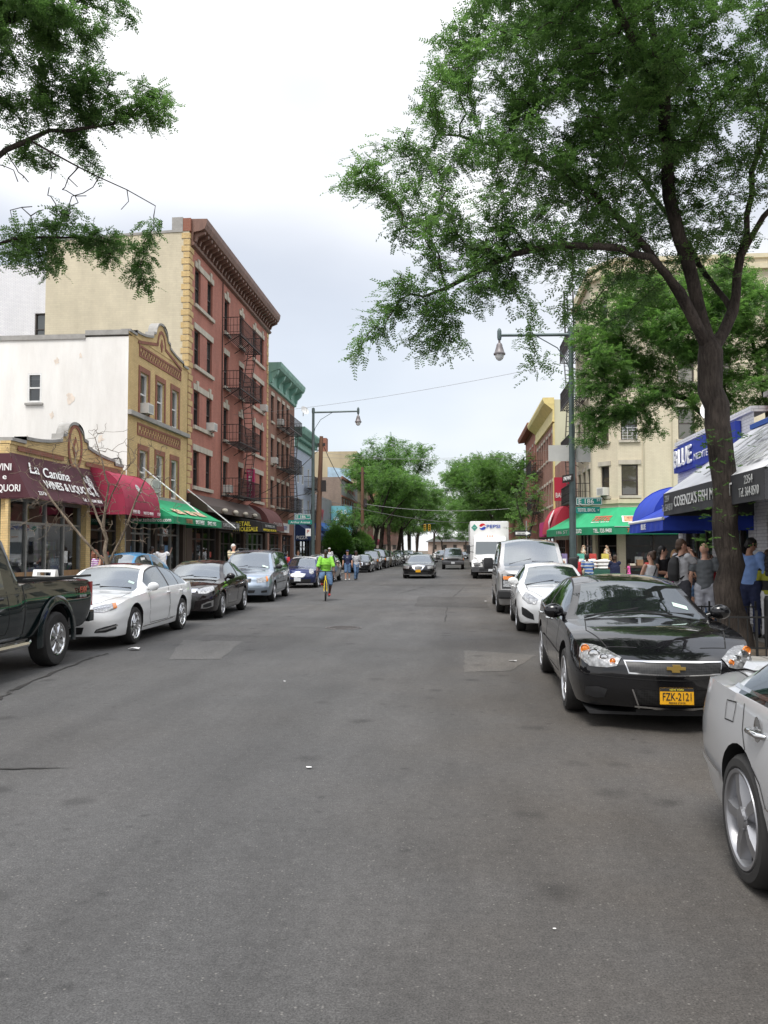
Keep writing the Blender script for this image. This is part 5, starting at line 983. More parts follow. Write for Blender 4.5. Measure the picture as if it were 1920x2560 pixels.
for x, lb in ((6.35, 'cone tower of wrapped sweets left on the corner stall'), (7.5, 'taller cone tower of wrapped sweets right on the corner stall')):
 t = thing('sweets_tower', lb, 'sweets tower', (x, 42.9, 1.1)); m = MB(); m.lathe([(.0, 0), (.22, 0), (.03, .85), (0, .9)], 14); m.local('cone', mat('tower_card', (.55, .5, .4), .6), t); m = MB()
 for k in range(60): q = rng.random(); a = rng.uniform(0,6.28); r_ = .23 * (1 - q) + .03; m.ball((r_ * math.cos(a), r_ * math.sin(a),.05 + .8 * q),.045,6,4)
 m.local('sweets', mat('sweets_wrap', (.45, .3, .2), .4, noise=.9, nscale=30), t); m = MB(); m.tube([(0, 0, -.95), (0, 0, 0)], .05, 6); m.local('stand_leg', GRNP, t)
t = thing('display_stand', 'dark low table of goods near the little girl in pink', 'stand', (9.3, 42.5, .15)); mb = MB(); mb.bbox(-.9, 1.2, -.3, .3, .7, .8, .01); mb.local('table_top', DKWOOD, t)
for x in (-.85,1.15):
 for y in (-.26,.26): m = MB(); m.bar((x, y,0),(x, y,.7),.05); m.local('leg', DKIRON, t)
for k in range(5):
 t = thing('goods_carton', ('flat cream', 'tall brown', 'small red', 'low green', 'wide orange')[k] + ' box on the low table by the pink girl', 'carton', (8.65 + k * .38, 42.45, .96)); m = MB(); m.bbox(-.15, .15, -.12, .12, 0, (.1, .3, .16, .1, .2)[k], .01); m.local('box', mat('box_card', ((.55, .5, .4), (.25, .15, .08), (.45, .06, .05), (.1, .3, .1), (.6, .3, .05))[k], .6, noise=.2), t)
# --- sandwich board, wine barrels, news box on the left pavement
t = thing('sandwich_board', 'white folding sandwich board with red lettering outside the wine shop', 'sandwich board', (-11.35, 22.0, .15)); WPL = mat('white_plastic', (.7, .7, .68), .45)
for s in (-1,1):
 m = MB(); h = 1.05; lean = .3
 P = lambda x, z, o=0: (x, s * (lean * (1 - z / h) + .03) + s * o, z)
 for x0, x1, z0, z1 in ((-.32,.32,.12,.88),(-.32,-.24,0,.12),(.24,.32,0,.12),(-.32,-.2,.88,1.05),(.2,.32,.88,1.05),(-.2,.2,.98,1.05)): m.hexa([P(x0, z0), P(x1, z0), P(x1, z0,.03), P(x0, z0,.03), P(x0, z1), P(x1, z1), P(x1, z1,.03), P(x0, z1,.03)])
 m.local('board', WPL, t)
o = text(t, 'LA', LETR, (-.02, -.14 - .03, .62), (1, 0, 0), (0, .286, 1), .2, .14, bold=.01, org=(0, 0, 0)); o = text(t, 'CANTINA', LETR, (0, -.19 - .03, .42), (1, 0, 0), (0, .286, 1), .52, .13, bold=.01, org=(0, 0, 0))
for x, y, lb in ((-10.4,24.0, 'silver steel keg on the pavement beside the woman in purple stripes'),):
 t = thing('steel_keg', lb, 'keg', (x, y, .15)); m = MB(); m.lathe([(0, 0), (.42, 0), (.45, .05), (.43, .1), (.47, .2), (.47, .3), (.43, .35), (.43, .7), (.47, .75), (.47, .85), (.43, .95), (.4, 1.0), (0, 1.0)], 24); m.local('drum', mat('steel', (.5, .5, .5), .3, metal=.9, noise=.1), t, angle=40)
t = thing('newspaper_box', 'blue topped newspaper box on the left pavement behind the minivan', 'newspaper box', (-9.0, 41.5, .15)); m = MB(); m.bbox(-.28, .28, -.22, .22, .35, 1.25, .02); m.local('box', mat('newsbox_blue', (.06, .22, .5), .4), t); m = MB(); m.box(-.2, .2, -.226, -.221, .75, 1.15); m.local('window', PANE, t); m = MB(); m.bar((0, 0, 0), (0, 0, .35), .2); m.local('leg', DKIRON, t)
t = thing('traffic_signal', 'yellow traffic signal hanging far down the street over the left lane', 'traffic signal', (-8.6, 150, .15)); m = MB(); m.tube([(0, 0, 0), (0, 0, 6.2)], .1, 8); m.tube([(0, 0, 6.1), (4.5, 0, 6.4)], .06, 6); m.local('pole', POLE, t)
for x in (2.6,3.4):
 m = MB(); m.bbox(x - .2, x + .2,-.2,.2,5.0,6.2,.03); h = m.local('signal_head', mat('signal_yellow',(.7,.42,.03),.5), t)
 for k in range(3): m = MB(); m.lathe([(0,0),(.13,0),(.14,.06)],12, Matrix.Translation((x,-.21,5.25 + k * .37)) @ Matrix.Rotation(R(90),4, 'X')); subpart(m.local('lens', BLACKM, t), h)
# ================================================================== VEHICLES
def pchip(pts):
 x = np.array([p[0] for p in pts], float); y = np.array([p[1] for p in pts], float); h = np.diff(x); d = np.diff(y) / h; m = np.zeros(len(x)); m[0] = d[0]; m[-1] = d[-1]
 for i in range(1, len(x) - 1):
  if d[i-1] * d[i] > 0: w1 = 2 * h[i] + h[i-1]; w2 = h[i] + 2 * h[i-1]; m[i] = (w1 + w2) / (w1 / d[i-1] + w2 / d[i])
 def f(s):
  s = min(max(s, x[0]), x[-1]); i = min(int(np.searchsorted(x, s, 'right')) - 1, len(x) - 2); t = (s - x[i]) / h[i]; t2, t3 = t * t, t * t * t
  return float((2*t3 - 3*t2 + 1) * y[i] + (t3 - 2*t2 + t) * h[i] * m[i] + (-2*t3 + 3*t2) * y[i+1] + (t3 - t2) * h[i] * m[i+1])
 return f
RUB = mat('tyre_rubber', (.022, .021, .02), .75, noise=.25, nscale=8, dirt=.2); CHROME = mat('chrome', (.62, .62, .62), .12, metal=1., noise=.06, nscale=5); ALLOY = mat('alloy_silver', (.5, .5, .51), .28, metal=.85, noise=.08, nscale=6); ALLOYD = mat('alloy_grey', (.3, .3, .31), .35, metal=.75, noise=.1, nscale=6)
PLAST = mat('black_plastic', (.018, .018, .019), .5, noise=.2, nscale=10); GAP = mat('panel_gap', (.006, .006, .006), .8); WELL = mat('wheel_well', (.01, .01, .01), .9)
CGLASS = glass('car_glass', (.42, .47, .46), .1, .85); CGLASSD = glass('car_glass_tinted', (.16, .18, .18), .13, .5); CGLASSB = glass('car_glass_sky', (.4, .47, .48), .22, .4, .02, (.03, .04, .042))
AMBER = mat('amber_lens', (.7, .2, .015), .15, coat=1, noise=.2, nscale=40); REDL = mat('red_lens', (.35, .01, .012), .15, coat=1, noise=.15, nscale=30); SEATM = mat('seat_grey', (.1, .1, .1), .8, noise=.15); DASH = mat('dash_dark', (.02, .02, .021), .7); SEATB = mat('seat_beige', (.32, .28, .22), .8, noise=.1)
GOLD = mat('emblem_gold', (.62, .42, .12), .3, metal=.8); PLATEY = mat('plate_yellow', (.72, .36, .01), .45, noise=.05, nscale=9); PLATEW = mat('plate_white', (.62, .64, .66), .45); STICK = mat('sticker', (.55, .7, .62), .5)
def lamp_mat():
 m, nt, b = _nt('headlamp_reflector'); L = nt.links; tc = _n(nt, 'ShaderNodeTexCoord'); vo = _n(nt, 'ShaderNodeTexVoronoi', i_Scale=26.); L.new(tc.outputs['Object'], vo.inputs['Vector'])
 cr = _n(nt, 'ShaderNodeMapRange'); cr.inputs['To Min'].default_value = .5; cr.inputs['To Max'].default_value = .13; L.new(vo.outputs['Distance'], cr.inputs['Value']); L.new(cr.outputs[0], b.inputs['Base Color'])
 b.inputs['Metallic'].default_value = .55; b.inputs['Roughness'].default_value = .22; b.inputs['Coat Weight'].default_value = 1; b.inputs['Coat Roughness'].default_value = .02
 bp = _n(nt, 'ShaderNodeBump', i_Strength=.3, i_Distance=.02); L.new(vo.outputs['Distance'], bp.inputs['Height']); L.new(bp.outputs[0], b.inputs['Normal']); return m
LAMP = lamp_mat()
def grid_mesh_mat():
 m, nt, b = _nt('grille_mesh'); L = nt.links; tc = _n(nt, 'ShaderNodeTexCoord'); vo = _n(nt, 'ShaderNodeTexVoronoi', i_Scale=42.); L.new(tc.outputs['Object'], vo.inputs['Vector']); vo.inputs['Randomness'].default_value = .15
 cr = _n(nt, 'ShaderNodeMapRange'); cr.inputs['From Min'].default_value = .3; cr.inputs['From Max'].default_value = .6; cr.inputs['To Min'].default_value = .004; cr.inputs['To Max'].default_value = .018; L.new(vo.outputs['Distance'], cr.inputs['Value']); L.new(cr.outputs[0], b.inputs['Base Color']); b.inputs['Roughness'].default_value = .4; return m
GRILLE = grid_mesh_mat()
class Car:
 """one vehicle; local axes: front towards -Y, origin on the ground at the middle"""
 def __init__(s, label, loc, rz, sp, pm, name='parked_car', group=None, cat='car', hi=1., glassm=None):
  s.sp = sp; s.pm = pm; s.L = sp['L']; s.t = thing(name, label, cat, loc, rz, group); s.hi = hi; s.gm = glassm or CGLASS; s.shell()
 def shell(s):
  sp = s.sp; L = s.L; top = pchip(sp['top']); deck = pchip(sp['deck']); sh = pchip(sp['sh']); wd = pchip(sp['w']); clr = pchip(sp.get('zb', [(0,.2),(L,.22)]))
  sc, shd, sr, sb = sp['cabin']; zroof = max(p[1] for p in sp['top']); wre = sp['wre'] if callable(sp['wre']) else (lambda q, v=sp['wre']: v)
  bow = pchip(sp.get('bow', [(0, .16), (sc, .12), (shd, .06), (L * .55, 0), (sb, -.06), (L, -.14)])); fset = pchip(sp.get('fset', [(0, .1), (.35, .02), (.5, 0), (.75, .1), (1.2, .16)])); rset = pchip(sp.get('rset', [(0, .1), (.4, 0), (.6, 0), (1.0, .06), (1.6, .1)]))
  n = int(54 * s.hi); S = set(np.linspace(0, L, n).round(3)); S |= {0,.02,.05,.1,.16,.24, L - .02, L - .05, L - .1, L - .18, sc, shd, sr, sb, sc + .04, shd - .03, sr + .03, sb - .04}
  for a, c in sp['win']: S |= {a, c}
  S = sorted(round(float(q), 4) for q in S); S = [q for i, q in enumerate(S) if i == 0 or q - S[i-1] > .008]; nb = nt = 8; bul = sp.get('bulge', .05); tuck = sp.get('tuck', .05); cr_h = sp.get('hcrown', .045); cr_r = sp.get('rcrown', .05); wc = sp.get('wcrown', .08)
  ring_n = None; rows = []; info = []
  for q in S:
   zt = top(q); zd = deck(q); zs = min(sh(q), zt - .03); c = max(0., min(1.,(zt - zd) / max(.05, zroof - zd))); w0 = wd(q); zb = clr(q)
   wsill = w0 - tuck + 0.; H = []
   crown = cr_h * (1 - c) + cr_r * c + wc * 4 * c * (1 - c) * .5; ze = zt - crown; we = (w0 - bul) * sp.get('hedge',.86) * (1 - c) + wre(q) * c
   if c > .02: k_ = min(1, c / .12); we = (w0 - bul) * (.86 * (1 - k_) + .955 * k_) * (1 - c) + wre(q) * c
   ze = max(ze, zs + .012); zt = max(zt, ze + .004)
   for i in range(nb): H.append((max(0,(wsill - .06)) * i / nb, zb))
   H += [(wsill - .05, zb),(wsill - .012, zb + .02),(wsill, zb + .05)]; mstart = len(H) - 3
   hs = zs - zb - .05; ns = 10
   for i in range(1, ns + 1):
    t = i / ns; z = zb + .05 + hs * t
    x = wsill + (w0 - wsill) * math.sin(min(1, t / .5) * math.pi / 2) if t < .5 else w0 - bul * (1 - math.cos((t - .5) / .5 * math.pi / 2))
    if sp.get('crease'): x += .012 * math.exp(-((t - .8) / .06)**2) - .014 * math.exp(-((t - .35) / .1)**2)
    H.append((x, z))
   x0, z0 = H[-1]; g0 = len(H) - 1
   H.append((x0 + (we - x0) * .035, z0 + (ze - z0) * .035))
   for i in range(1,6):
    t = .035 + .9 * i / 5; bl = .018 * math.sin(math.pi * t) * c; H.append((x0 + (we - x0) * t + bl, z0 + (ze - z0) * t))
   H.append((we - .006, ze - .004 + .0)); e0 = len(H) - 1
   H[-1] = (we, ze)
   for i in range(1, nt): f = 1 - i / nt; H.append((we * f, ze + (zt - ze) * (1 - f * f)))
   full = [(0, zb)] + H[1:] + [(0, zt)] + [(-x, z) for x, z in reversed(H[1:])]
   rows.append((q, full, w0)); info.append((q, c, ze - zs, g0, e0, len(H)))
  N = len(rows[0][1]); nh = info[0][5]; V = []
  for q, full, w0 in rows:
   b = bow(q); fs = max(0,1 - q / .45); rs = max(0,1 - (L - q) / .45)
   for x, z in full:
    k = 1 - min(1,(x / max(w0,.3))**2); y = q - L / 2 - b * k + fset(z) * fs - rset(z) * rs; V.append((x, y, z))
  F = []; M = []; g0, e0 = info[0][3], info[0][4]; self_glass = {}
  def fmat(i, j):
   q = (S[i] + S[i+1]) / 2; jm = j if j < nh else None; jj = j if j < nh else 2 * nh - 1 - j
   hgt = min(info[i][2], info[i+1][2]); c = min(info[i][1], info[i+1][1])
   if g0 + 1 <= jj < e0 - 0 and hgt > .07 and c > .25:
    if any(a - .001 <= S[i] and S[i+1] <= b_ + .001 for a, b_ in sp['win']): return 2 if jj < e0 - 1 else (3 if not sp.get('bodyframe') else 0)
    if sp['win'][0][0] < q < sp['win'][-1][1] and not sp.get('bodypillar'): return 3
   if e0 + 1 <= jj < nh + 1:
    if sc + .03 < q < shd - .01 and S[i] >= sc + .03: return 4
    if sr + .02 < q < sb - .02 and not sp.get('norear'): return 5
   return 0
  for i in range(len(S) - 1):
   for j in range(N): j2 = (j + 1) % N; F.append((i * N + j, i * N + j2,(i + 1) * N + j2,(i + 1) * N + j)); M.append(fmat(i, j))
  def cap(i, front):
   base = i * N; q, full, w0 = rows[i]; nc = 2 * nb; b = bow(q); colw = []
   low = [(-k) % N for k in range(nb,-1,-1)] + list(range(1, nb + 1)); lowi = [base + k for k in ([(N - k) % N for k in range(nb,0,-1)] + list(range(0, nb + 1)))]
   topi = [base + k for k in range(N - e0, nh - 1,-1)]; topi = [base + (N - e0) - k for k in range(0,2 * nt + 1)]
   prev = lowi
   for r in range(nb + 1, e0 + 1):
    rt, lf = base + r, base + N - r
    if r == e0: cur = topi
    else:
     x, z = full[r]; cur = [lf]
     fq = (r - nb) / (e0 - nb)
     for k in range(1, nc):
      f = -1 + 2 * k / nc; xx = x * f; zz = z + (rows[i][1][nh][1] - rows[i][1][e0][1]) * (1 - f * f) * fq; kk = 1 - min(1,(xx / max(w0,.3))**2); y = q - L / 2 - b * kk + (fset(zz) if front else -rset(zz)); V.append((xx, y, zz)); cur.append(len(V) - 1)
     cur.append(rt)
    for k in range(nc): f = (prev[k], prev[k+1], cur[k+1], cur[k]); F.append(f if front else f[::-1]); M.append(0)
    prev = cur
  cap(0, True); cap(len(S) - 1, False)
  me = bpy.data.meshes.new('body'); me.from_pydata(V, [], F)
  for m in (s.pm, WELL, s.gm, PLAST, s.gm, s.gm): me.materials.append(m)
  me.polygons.foreach_set('material_index', M); me.update()
  bm = bmesh.new(); bm.from_mesh(me); bmesh.ops.recalc_face_normals(bm, faces=bm.faces[:]); bm.to_mesh(me); bm.free()
  o = bpy.data.objects.new('body', me); COL.objects.link(o)
  c = MB(); wr = sp['wr']
  for ya in (sp['ax'][0], sp['ax'][1]):
   for sd in (-1,1):
    xo = sd * (sp['W'] / 2 + .2); xi = sd * (sp['W'] / 2 - .34); ar = wr + sp.get('arch', .055); zc = wr + sp.get('arch_up', .02); n = 30; vs = []
    for x in (xi, xo):
     for k in range(n): a = 2 * math.pi * k / n; vs.append((x, ya - L / 2 + ar * math.cos(a), zc + ar * math.sin(a)))
    fs = [(k,(k+1) % n, n + (k+1) % n, n + k) for k in range(n)] + [tuple(range(n-1,-1,-1)), tuple(range(n,2*n))]
    c.add(vs, fs if sd > 0 else [f[::-1] for f in fs])
  for bx in sp.get('cut', []): c.box(*bx)
  cme = c.mesh('cutter', [WELL], uv=False); co = bpy.data.objects.new('cutter', cme); COL.objects.link(co)
  bm = bmesh.new(); bm.from_mesh(cme); bmesh.ops.recalc_face_normals(bm, faces=bm.faces[:]); bm.to_mesh(cme); bm.free()
  cme.materials.clear(); cme.materials.append(s.pm); cme.materials.append(WELL); cme.polygons.foreach_set('material_index', [1] * len(cme.polygons))
  md = o.modifiers.new('b', 'BOOLEAN'); md.object = co; md.operation = 'DIFFERENCE'; md.solver = 'EXACT'
  try: md.material_mode = 'INDEX'
  except Exception: pass
  dg = bpy.context.evaluated_depsgraph_get(); res = bpy.data.meshes.new_from_object(o.evaluated_get(dg), depsgraph=dg)
  bpy.data.objects.remove(co); bpy.data.objects.remove(o)
  if len(res.polygons) < 50: res = me
  bm = bmesh.new(); bm.from_mesh(res); s.bvh = BVHTree.FromBMesh(bm)
  # split panes off the shell into parts of their own
  def take(idx, name):
   fs = [f for f in bm.faces if f.material_index == idx]
   if not fs: return
   seen = set(); sel = set(fs)
   for f in fs:
    if f in seen: continue
    comp = []; st = [f]; seen.add(f)
    while st:
     g = st.pop(); comp.append(g)
     for e in g.edges:
      for h in e.link_faces:
       if h in sel and h not in seen: seen.add(h); st.append(h)
    if len(comp) < 3: continue
    vm = {}; vs = []; ff = []
    for g in comp:
     ff.append(tuple(vm.setdefault(v.index, len(vm)) for v in g.verts))
    inv = {i: v for v, i in vm.items()}; bm.verts.ensure_lookup_table(); vs = [bm.verts[inv[i]].co.copy() for i in range(len(vm))]
    p = MB(); p.add(vs, ff); ob = p.local(name, s.gm, s.t); smooth(ob.data,60)
   bmesh.ops.delete(bm, geom=fs, context='FACES_ONLY')
  bm.verts.index_update(); bm.verts.ensure_lookup_table()
  for idx, nm in ((2, 'side_window'), (4, 'windshield'), (5, 'rear_window')): take(idx, nm); bm.verts.index_update(); bm.verts.ensure_lookup_table()
  loose = [v for v in bm.verts if not v.link_faces]; bmesh.ops.delete(bm, geom=loose, context='VERTS')
  bm.to_mesh(res); bm.free(); res.name = 'body'
  while len(res.materials) > 4: res.materials.pop()
  smooth(res,32); b = bpy.data.objects.new('body', res); COL.objects.link(b); b.parent = s.t; s.body = b
  s.top, s.deck, s.shc, s.wd = top, deck, sh, wd
 # ---------- surface helpers
 def cast(s, o, d):
  h = s.bvh.ray_cast(Vector(o), Vector(d)); return (h[0], h[1]) if h[0] else (None, None)
 def patch(s, name, top_, bot, m, yaw=0., off=.006, n=10, k=4, par=None, back=False, lens=0.):
  """sheet laid on the body: outlines in (across, height) seen along yaw from the front (or back)"""
  sg = -1 if back else 1; d = Vector((math.sin(yaw), math.cos(yaw) * sg,0)); rt = Vector((math.cos(yaw),-math.sin(yaw) * sg,0)); vs = []
  def lerp(P, t):
   ls = [0.]
   for i in range(len(P) - 1): ls.append(ls[-1] + math.hypot(P[i+1][0] - P[i][0], P[i+1][1] - P[i][1]))
   q = t * ls[-1]
   for i in range(len(P) - 1):
    if q <= ls[i+1] + 1e-9: u = (q - ls[i]) / max(1e-9, ls[i+1] - ls[i]); return (P[i][0] + (P[i+1][0] - P[i][0]) * u, P[i][1] + (P[i+1][1] - P[i][1]) * u)
   return P[-1]
  cy = Vector((0,-sg * (s.L / 2),0)); ok = True
  for j in range(k + 1):
   for i in range(n + 1):
    a = lerp(top_, i / n); b = lerp(bot, i / n); u = j / k; h = a[0] + (b[0] - a[0]) * u; z = a[1] + (b[1] - a[1]) * u
    o = Vector((h,-sg * (s.L / 2 - .2), z)) - d * 3; hit, nr = s.cast(o, d)
    if hit is None: hit = o + d * 2.9; nr = -d
    if nr.dot(d) > 0: nr = -nr
    vs.append(hit + nr * (off + lens * 4 * (i / n) * (1 - i / n) * 4 * u * (1 - u)) - d * .001)
  w = n + 1; mb = MB(); mb.smooth = True; mb.add(vs, [(j * w + i,(j + 1) * w + i,(j + 1) * w + i + 1, j * w + i + 1) for j in range(k) for i in range(n)])
  ob = mb.local(name, m, s.t, angle=50)
  if par: ob.parent = par
  return ob
 def pair(s, name, top_, bot, m, yaw=0., **kw):
  r = [s.patch(name, top_, bot, m, yaw, **kw)]; mir = lambda P: [(-h, z) for h, z in P]; kw2 = dict(kw)
  r.append(s.patch(name, mir(top_), mir(bot), m,-yaw, **kw2)); return r
 def at(s, h, z, yaw=0., back=False, off=.01):
  sg = -1 if back else 1; d = Vector((math.sin(yaw), math.cos(yaw) * sg,0)); rt = Vector((math.cos(yaw),-math.sin(yaw) * sg,0)); hit, nr = s.cast(Vector((h,-sg * (s.L / 2 - .2), z)) - d * 3, d)
  if hit is None: hit = rt * h + Vector((0,0, z)) - Vector((0, sg * s.L / 2,0)); nr = -d
  return hit + (nr if nr.dot(d) < 0 else -nr) * off,-d
 def side(s, sd, y, z, off=.003):
  hit, nr = s.cast((sd * 3, y, z),(-sd,0,0))
  if hit is None: return Vector((sd * s.sp['W'] / 2, y, z)), Vector((sd,0,0))
  return hit + Vector((sd * off,0,0)), nr
 def ribbon(s, pts, w=.012, m=GAP, name='panel_gap', off=.002, sides=(-1,1), sub=8):
  for sd in sides:
   P = []
   for i in range(len(pts) - 1):
    for k in range(sub): t = k / sub; P.append((pts[i][0] + (pts[i+1][0] - pts[i][0]) * t, pts[i][1] + (pts[i+1][1] - pts[i][1]) * t))
   P.append(pts[-1]); vs = []
   for i,(y, z) in enumerate(P):
    a, c = P[max(0, i-1)], P[min(len(P)-1, i+1)]; ty, tz = c[0] - a[0], c[1] - a[1]; l = math.hypot(ty, tz) or 1
    for e in (-w / 2, w / 2): vs.append(s.side(sd, y - tz / l * e, z + ty / l * e, off)[0])
   mb = MB(); mb.smooth = True; mb.add(vs, [(2*i,2*i+1,2*i+3,2*i+2) for i in range(len(P) - 1)]); mb.local(name, m, s.t)
 def wheels(s, style, rimm=ALLOY, tw=.22, n=5, offs=.0, rr=None, detail=True):
  sp = s.sp; wr = sp['wr']; rr = rr or wr * .69
  for ya in sp['ax']:
   for sd in (-1,1):
    cx = sd * (sp['W'] / 2 - tw / 2 - .015 + offs); cy = ya - s.L / 2; M = Matrix.Translation((cx, cy, wr)) @ Matrix.Rotation(sd * R(90), 4, 'Y'); hw = tw / 2
    t = MB(); t.smooth = True; t.lathe([(rr - .01,-hw + .01),(rr + .01,-hw),(wr - .03,-hw),(wr - .008,-hw + .025),(wr,-hw + .06),(wr, hw - .06),(wr - .008, hw - .025),(wr - .03, hw),(rr + .012, hw + .004),(rr - .01, hw - .01)],40 if s.hi > .8 else 24, M)
    if s.hi > .8 and detail:
     for g in (-.045,0,.045): pass
    ty = t.local('wheel', RUB, s.t, angle=35)
    r = MB(); r.lathe([(rr - .012, hw - .06),(rr, hw - .004),(rr - .004, hw + .006),(rr - .022, hw + .002),(rr - .035, hw - .02),(rr - .04,-hw)],40 if s.hi > .8 else 24, M)
    def spoke(a, w0, w1, r0, r1, d0, d1, th=.03):
     u = Vector((math.cos(a), math.sin(a),0)); v = Vector((-math.sin(a), math.cos(a),0)); pts = []
     for q, wd_, dd in ((0, w0, d0),(.5, w0 * .5 + w1 * .5,(d0 + d1) / 2 + .008),(1, w1, d1)):
      for (e, f) in ((-1,0),(-.55,1),(.55,1),(1,0)): pts.append(M @ (u * (r0 + (r1 - r0) * q) + v * (wd_ / 2 * e) + Vector((0,0, dd + (0 if f else -th)))))
     r.add(pts, [(4 * i + k,4 * i + k + 1,4 * i + k + 5,4 * i + k + 4) for i in range(2) for k in range(3)])
    d0, d1 = hw - .012, hw - .008
    if style == 'five':
     for k in range(n): spoke(2 * math.pi * k / n + .3, rr * .34, rr * .44, rr * .12, rr - .02, d0, d1,.05)
    elif style == 'twin':
     for k in range(n):
      for e in (-.11,.11): spoke(2 * math.pi * k / n + e + .1, rr * .13, rr * .15, rr * .14, rr - .02, d0, d1,.04)
    elif style == 'multi':
     for k in range(n): spoke(2 * math.pi * k / n + .1, rr * .1, rr * .17, rr * .14, rr - .02, d0 - .01, d1,.035)
    elif style == 'steel':
     r.lathe([(rr - .03, hw - .05),(rr * .7, hw - .03),(rr * .45, hw - .06),(rr * .3, hw - .02),(0, hw - .015)],24, M)
    r.lathe([(rr * .26, hw - .05),(rr * .25, hw - .012),(rr * .2, hw + .004),(rr * .11, hw + .008),(0, hw + .01)],20, M); ro = r.local('rim', rimm, s.t, angle=30); ro.parent = ty
    if style != 'steel':
     b = MB(); b.lathe([(rr * .7, hw - .11),(rr * .7, hw - .1),(rr * .1, hw - .1)],24, M); b.lathe([(rr - .03,-hw + .03),(0,-hw + .03)],20, M)
     bo = b.local('brake_disc', ALLOYD, s.t); bo.parent = ty
     if s.hi > .8:
      l = MB()
      for k in range(5): a = 2 * math.pi * k / 5; l.lathe([(.016, hw - .02),(.016, hw + .004),(0, hw + .006)],8, M @ Matrix.Translation((rr * .19 * math.cos(a), rr * .19 * math.sin(a),0)))
      lo = l.local('wheel_nut', ALLOYD, s.t); lo.parent = ty
 def mirrors(s, y, z, m=None, w=.2, sc=1., wout=.1):
  for sd in (-1,1):
   p, _ = s.side(sd, y + .05, z - .02,0); c = p + Vector((sd * (wout + .02),-.04,.05)); mb = MB(); mb.smooth = True
   mb.ball(c,(w * .58 * sc,.075 * sc,.085 * sc),14,8); mb.tube([p - Vector((sd * .03,0,0)), p + Vector((sd * wout * .6,-.02,.03)), c], [.035,.03,.03],6); mo = mb.local('mirror', m or s.pm, s.t, angle=60)
   g = MB(); g.lathe([(0, 0), (.066 * sc, 0)], 14, Matrix.Translation(c + Vector((0, .079 * sc, 0))) @ Matrix.Rotation(R(-90), 4, 'X') @ Matrix.Diagonal((1.4, .9, 1, 1))); go = g.local('mirror_glass', CHROME, s.t); go.parent = mo
 def handles(s, ys, z, m=None):
  for y in ys:
   for sd in (-1,1):
    p, nr = s.side(sd, y, z,.0); mb = MB(); mb.smooth = True; mb.tube([p + Vector((0,-.1,0)), p + Vector((sd * .03,-.08,.004)), p + Vector((sd * .034,.05,.004)), p + Vector((sd * .005,.11,0))], [.012,.017,.017,.012],8); mb.local('door_handle', m or s.pm, s.t, angle=60)
 def plate_(s, z, y=None, txt='', m=PLATEY, back=False, h=0.):
  p, d = s.at(h, z,0, back,.012); c = p; mb = MB(); mb.bbox(c.x - .155, c.x + .155, c.y - .012 if not back else c.y, c.y if not back else c.y + .012, z - .078, z + .078,.006); po = mb.local('license_plate', m, s.t)
  if txt and s.hi > .8:
   T = (1,0,0) if not back else (-1,0,0); yy = c.y - .0125 if not back else c.y + .0125
   k = MB(); k.box(c.x - .155, c.x + .155, yy - .001, yy, z + .047, z + .0785); ko = k.local('plate_band', LETK, s.t); ko.parent = po
   for body, zz, hh, ww, mm, xo in ((txt, z - .036, .07, .26, LETK, 0), ('NEW YORK', z + .053, .018, .13, LETY, 0), ('EMPIRE STATE', z - .065, .013, .15, LETK, 0)):
    tt = text(s.t, body, mm,(c.x, yy, zz), T, UZ, ww, hh, org=(0,0,0), off=.003, ext=.001, bold=.004); tt.parent = po
  return po
 def interior(s, seats=None, m=SEATM, rows=None, wheel=True):
  sp = s.sp; sc, shd, sr, sb = sp['cabin']; L = s.L; zb = s.shc((sc + sb) / 2) - .08; w = sp['W'] / 2 - .16; mb = MB(); mb.box(-w, w, sc + .25 - L / 2, sb - .1 - L / 2, zb - .35, zb - .22)
  mb.hexa([(-w, sc + .0 - L / 2, zb - .3),(w, sc + .0 - L / 2, zb - .3),(w, sc + .62 - L / 2, zb - .3),(-w, sc + .62 - L / 2, zb - .3),(-w, sc + .0 - L / 2, zb - .02),(w, sc + .0 - L / 2, zb - .02),(w, sc + .55 - L / 2, zb + .03),(-w, sc + .55 - L / 2, zb + .03)]); mb.box(-w, w, sb - .5 - L / 2, sb - .02 - L / 2, zb - .2, zb - .05); mb.local('dashboard', DASH, s.t)
  zr = max(p[1] for p in sp['top'])
  for yr in (rows or (shd + .75 - L / 2, sr - .15 - L / 2)):
   for x in (-.36,.36):
    c = MB(); c.smooth = True; hb = zr - .28 - (zb - .25); c.bbox(x - .24, x + .24, yr - .06, yr + .08, zb - .25, zb - .25 + hb * .78,.05); c.bbox(x - .13, x + .13, yr - .02, yr + .08, zr - .36, zr - .2,.04); c.local('seat', m, s.t, angle=40)
  if wheel: c = MB(); M = Matrix.Translation((.36, sc + .7 - L / 2, zb + .05)) @ Matrix.Rotation(R(62), 4, 'X'); c.lathe([(.17, 0), (.185, .015), (.2, 0), (.185, -.015), (.17, 0)], 24, M); c.bar(M @ Vector((-.17, 0, 0)), M @ Vector((.17, 0, 0)), .03); c.local('steering_wheel', DASH, s.t)
 def wipers(s):
  sc = s.sp['cabin'][0]
  for x0, x1 in ((-.62,.0),(.02,.62)):
   a = self_pt(s, x0, sc + .03); b = self_pt(s, x1, sc + .09)
   if a and b: mb = MB(); mb.bar(a + UZ * .012, b + UZ * .012,.01,.012); mb.local('wiper', PLAST, s.t)
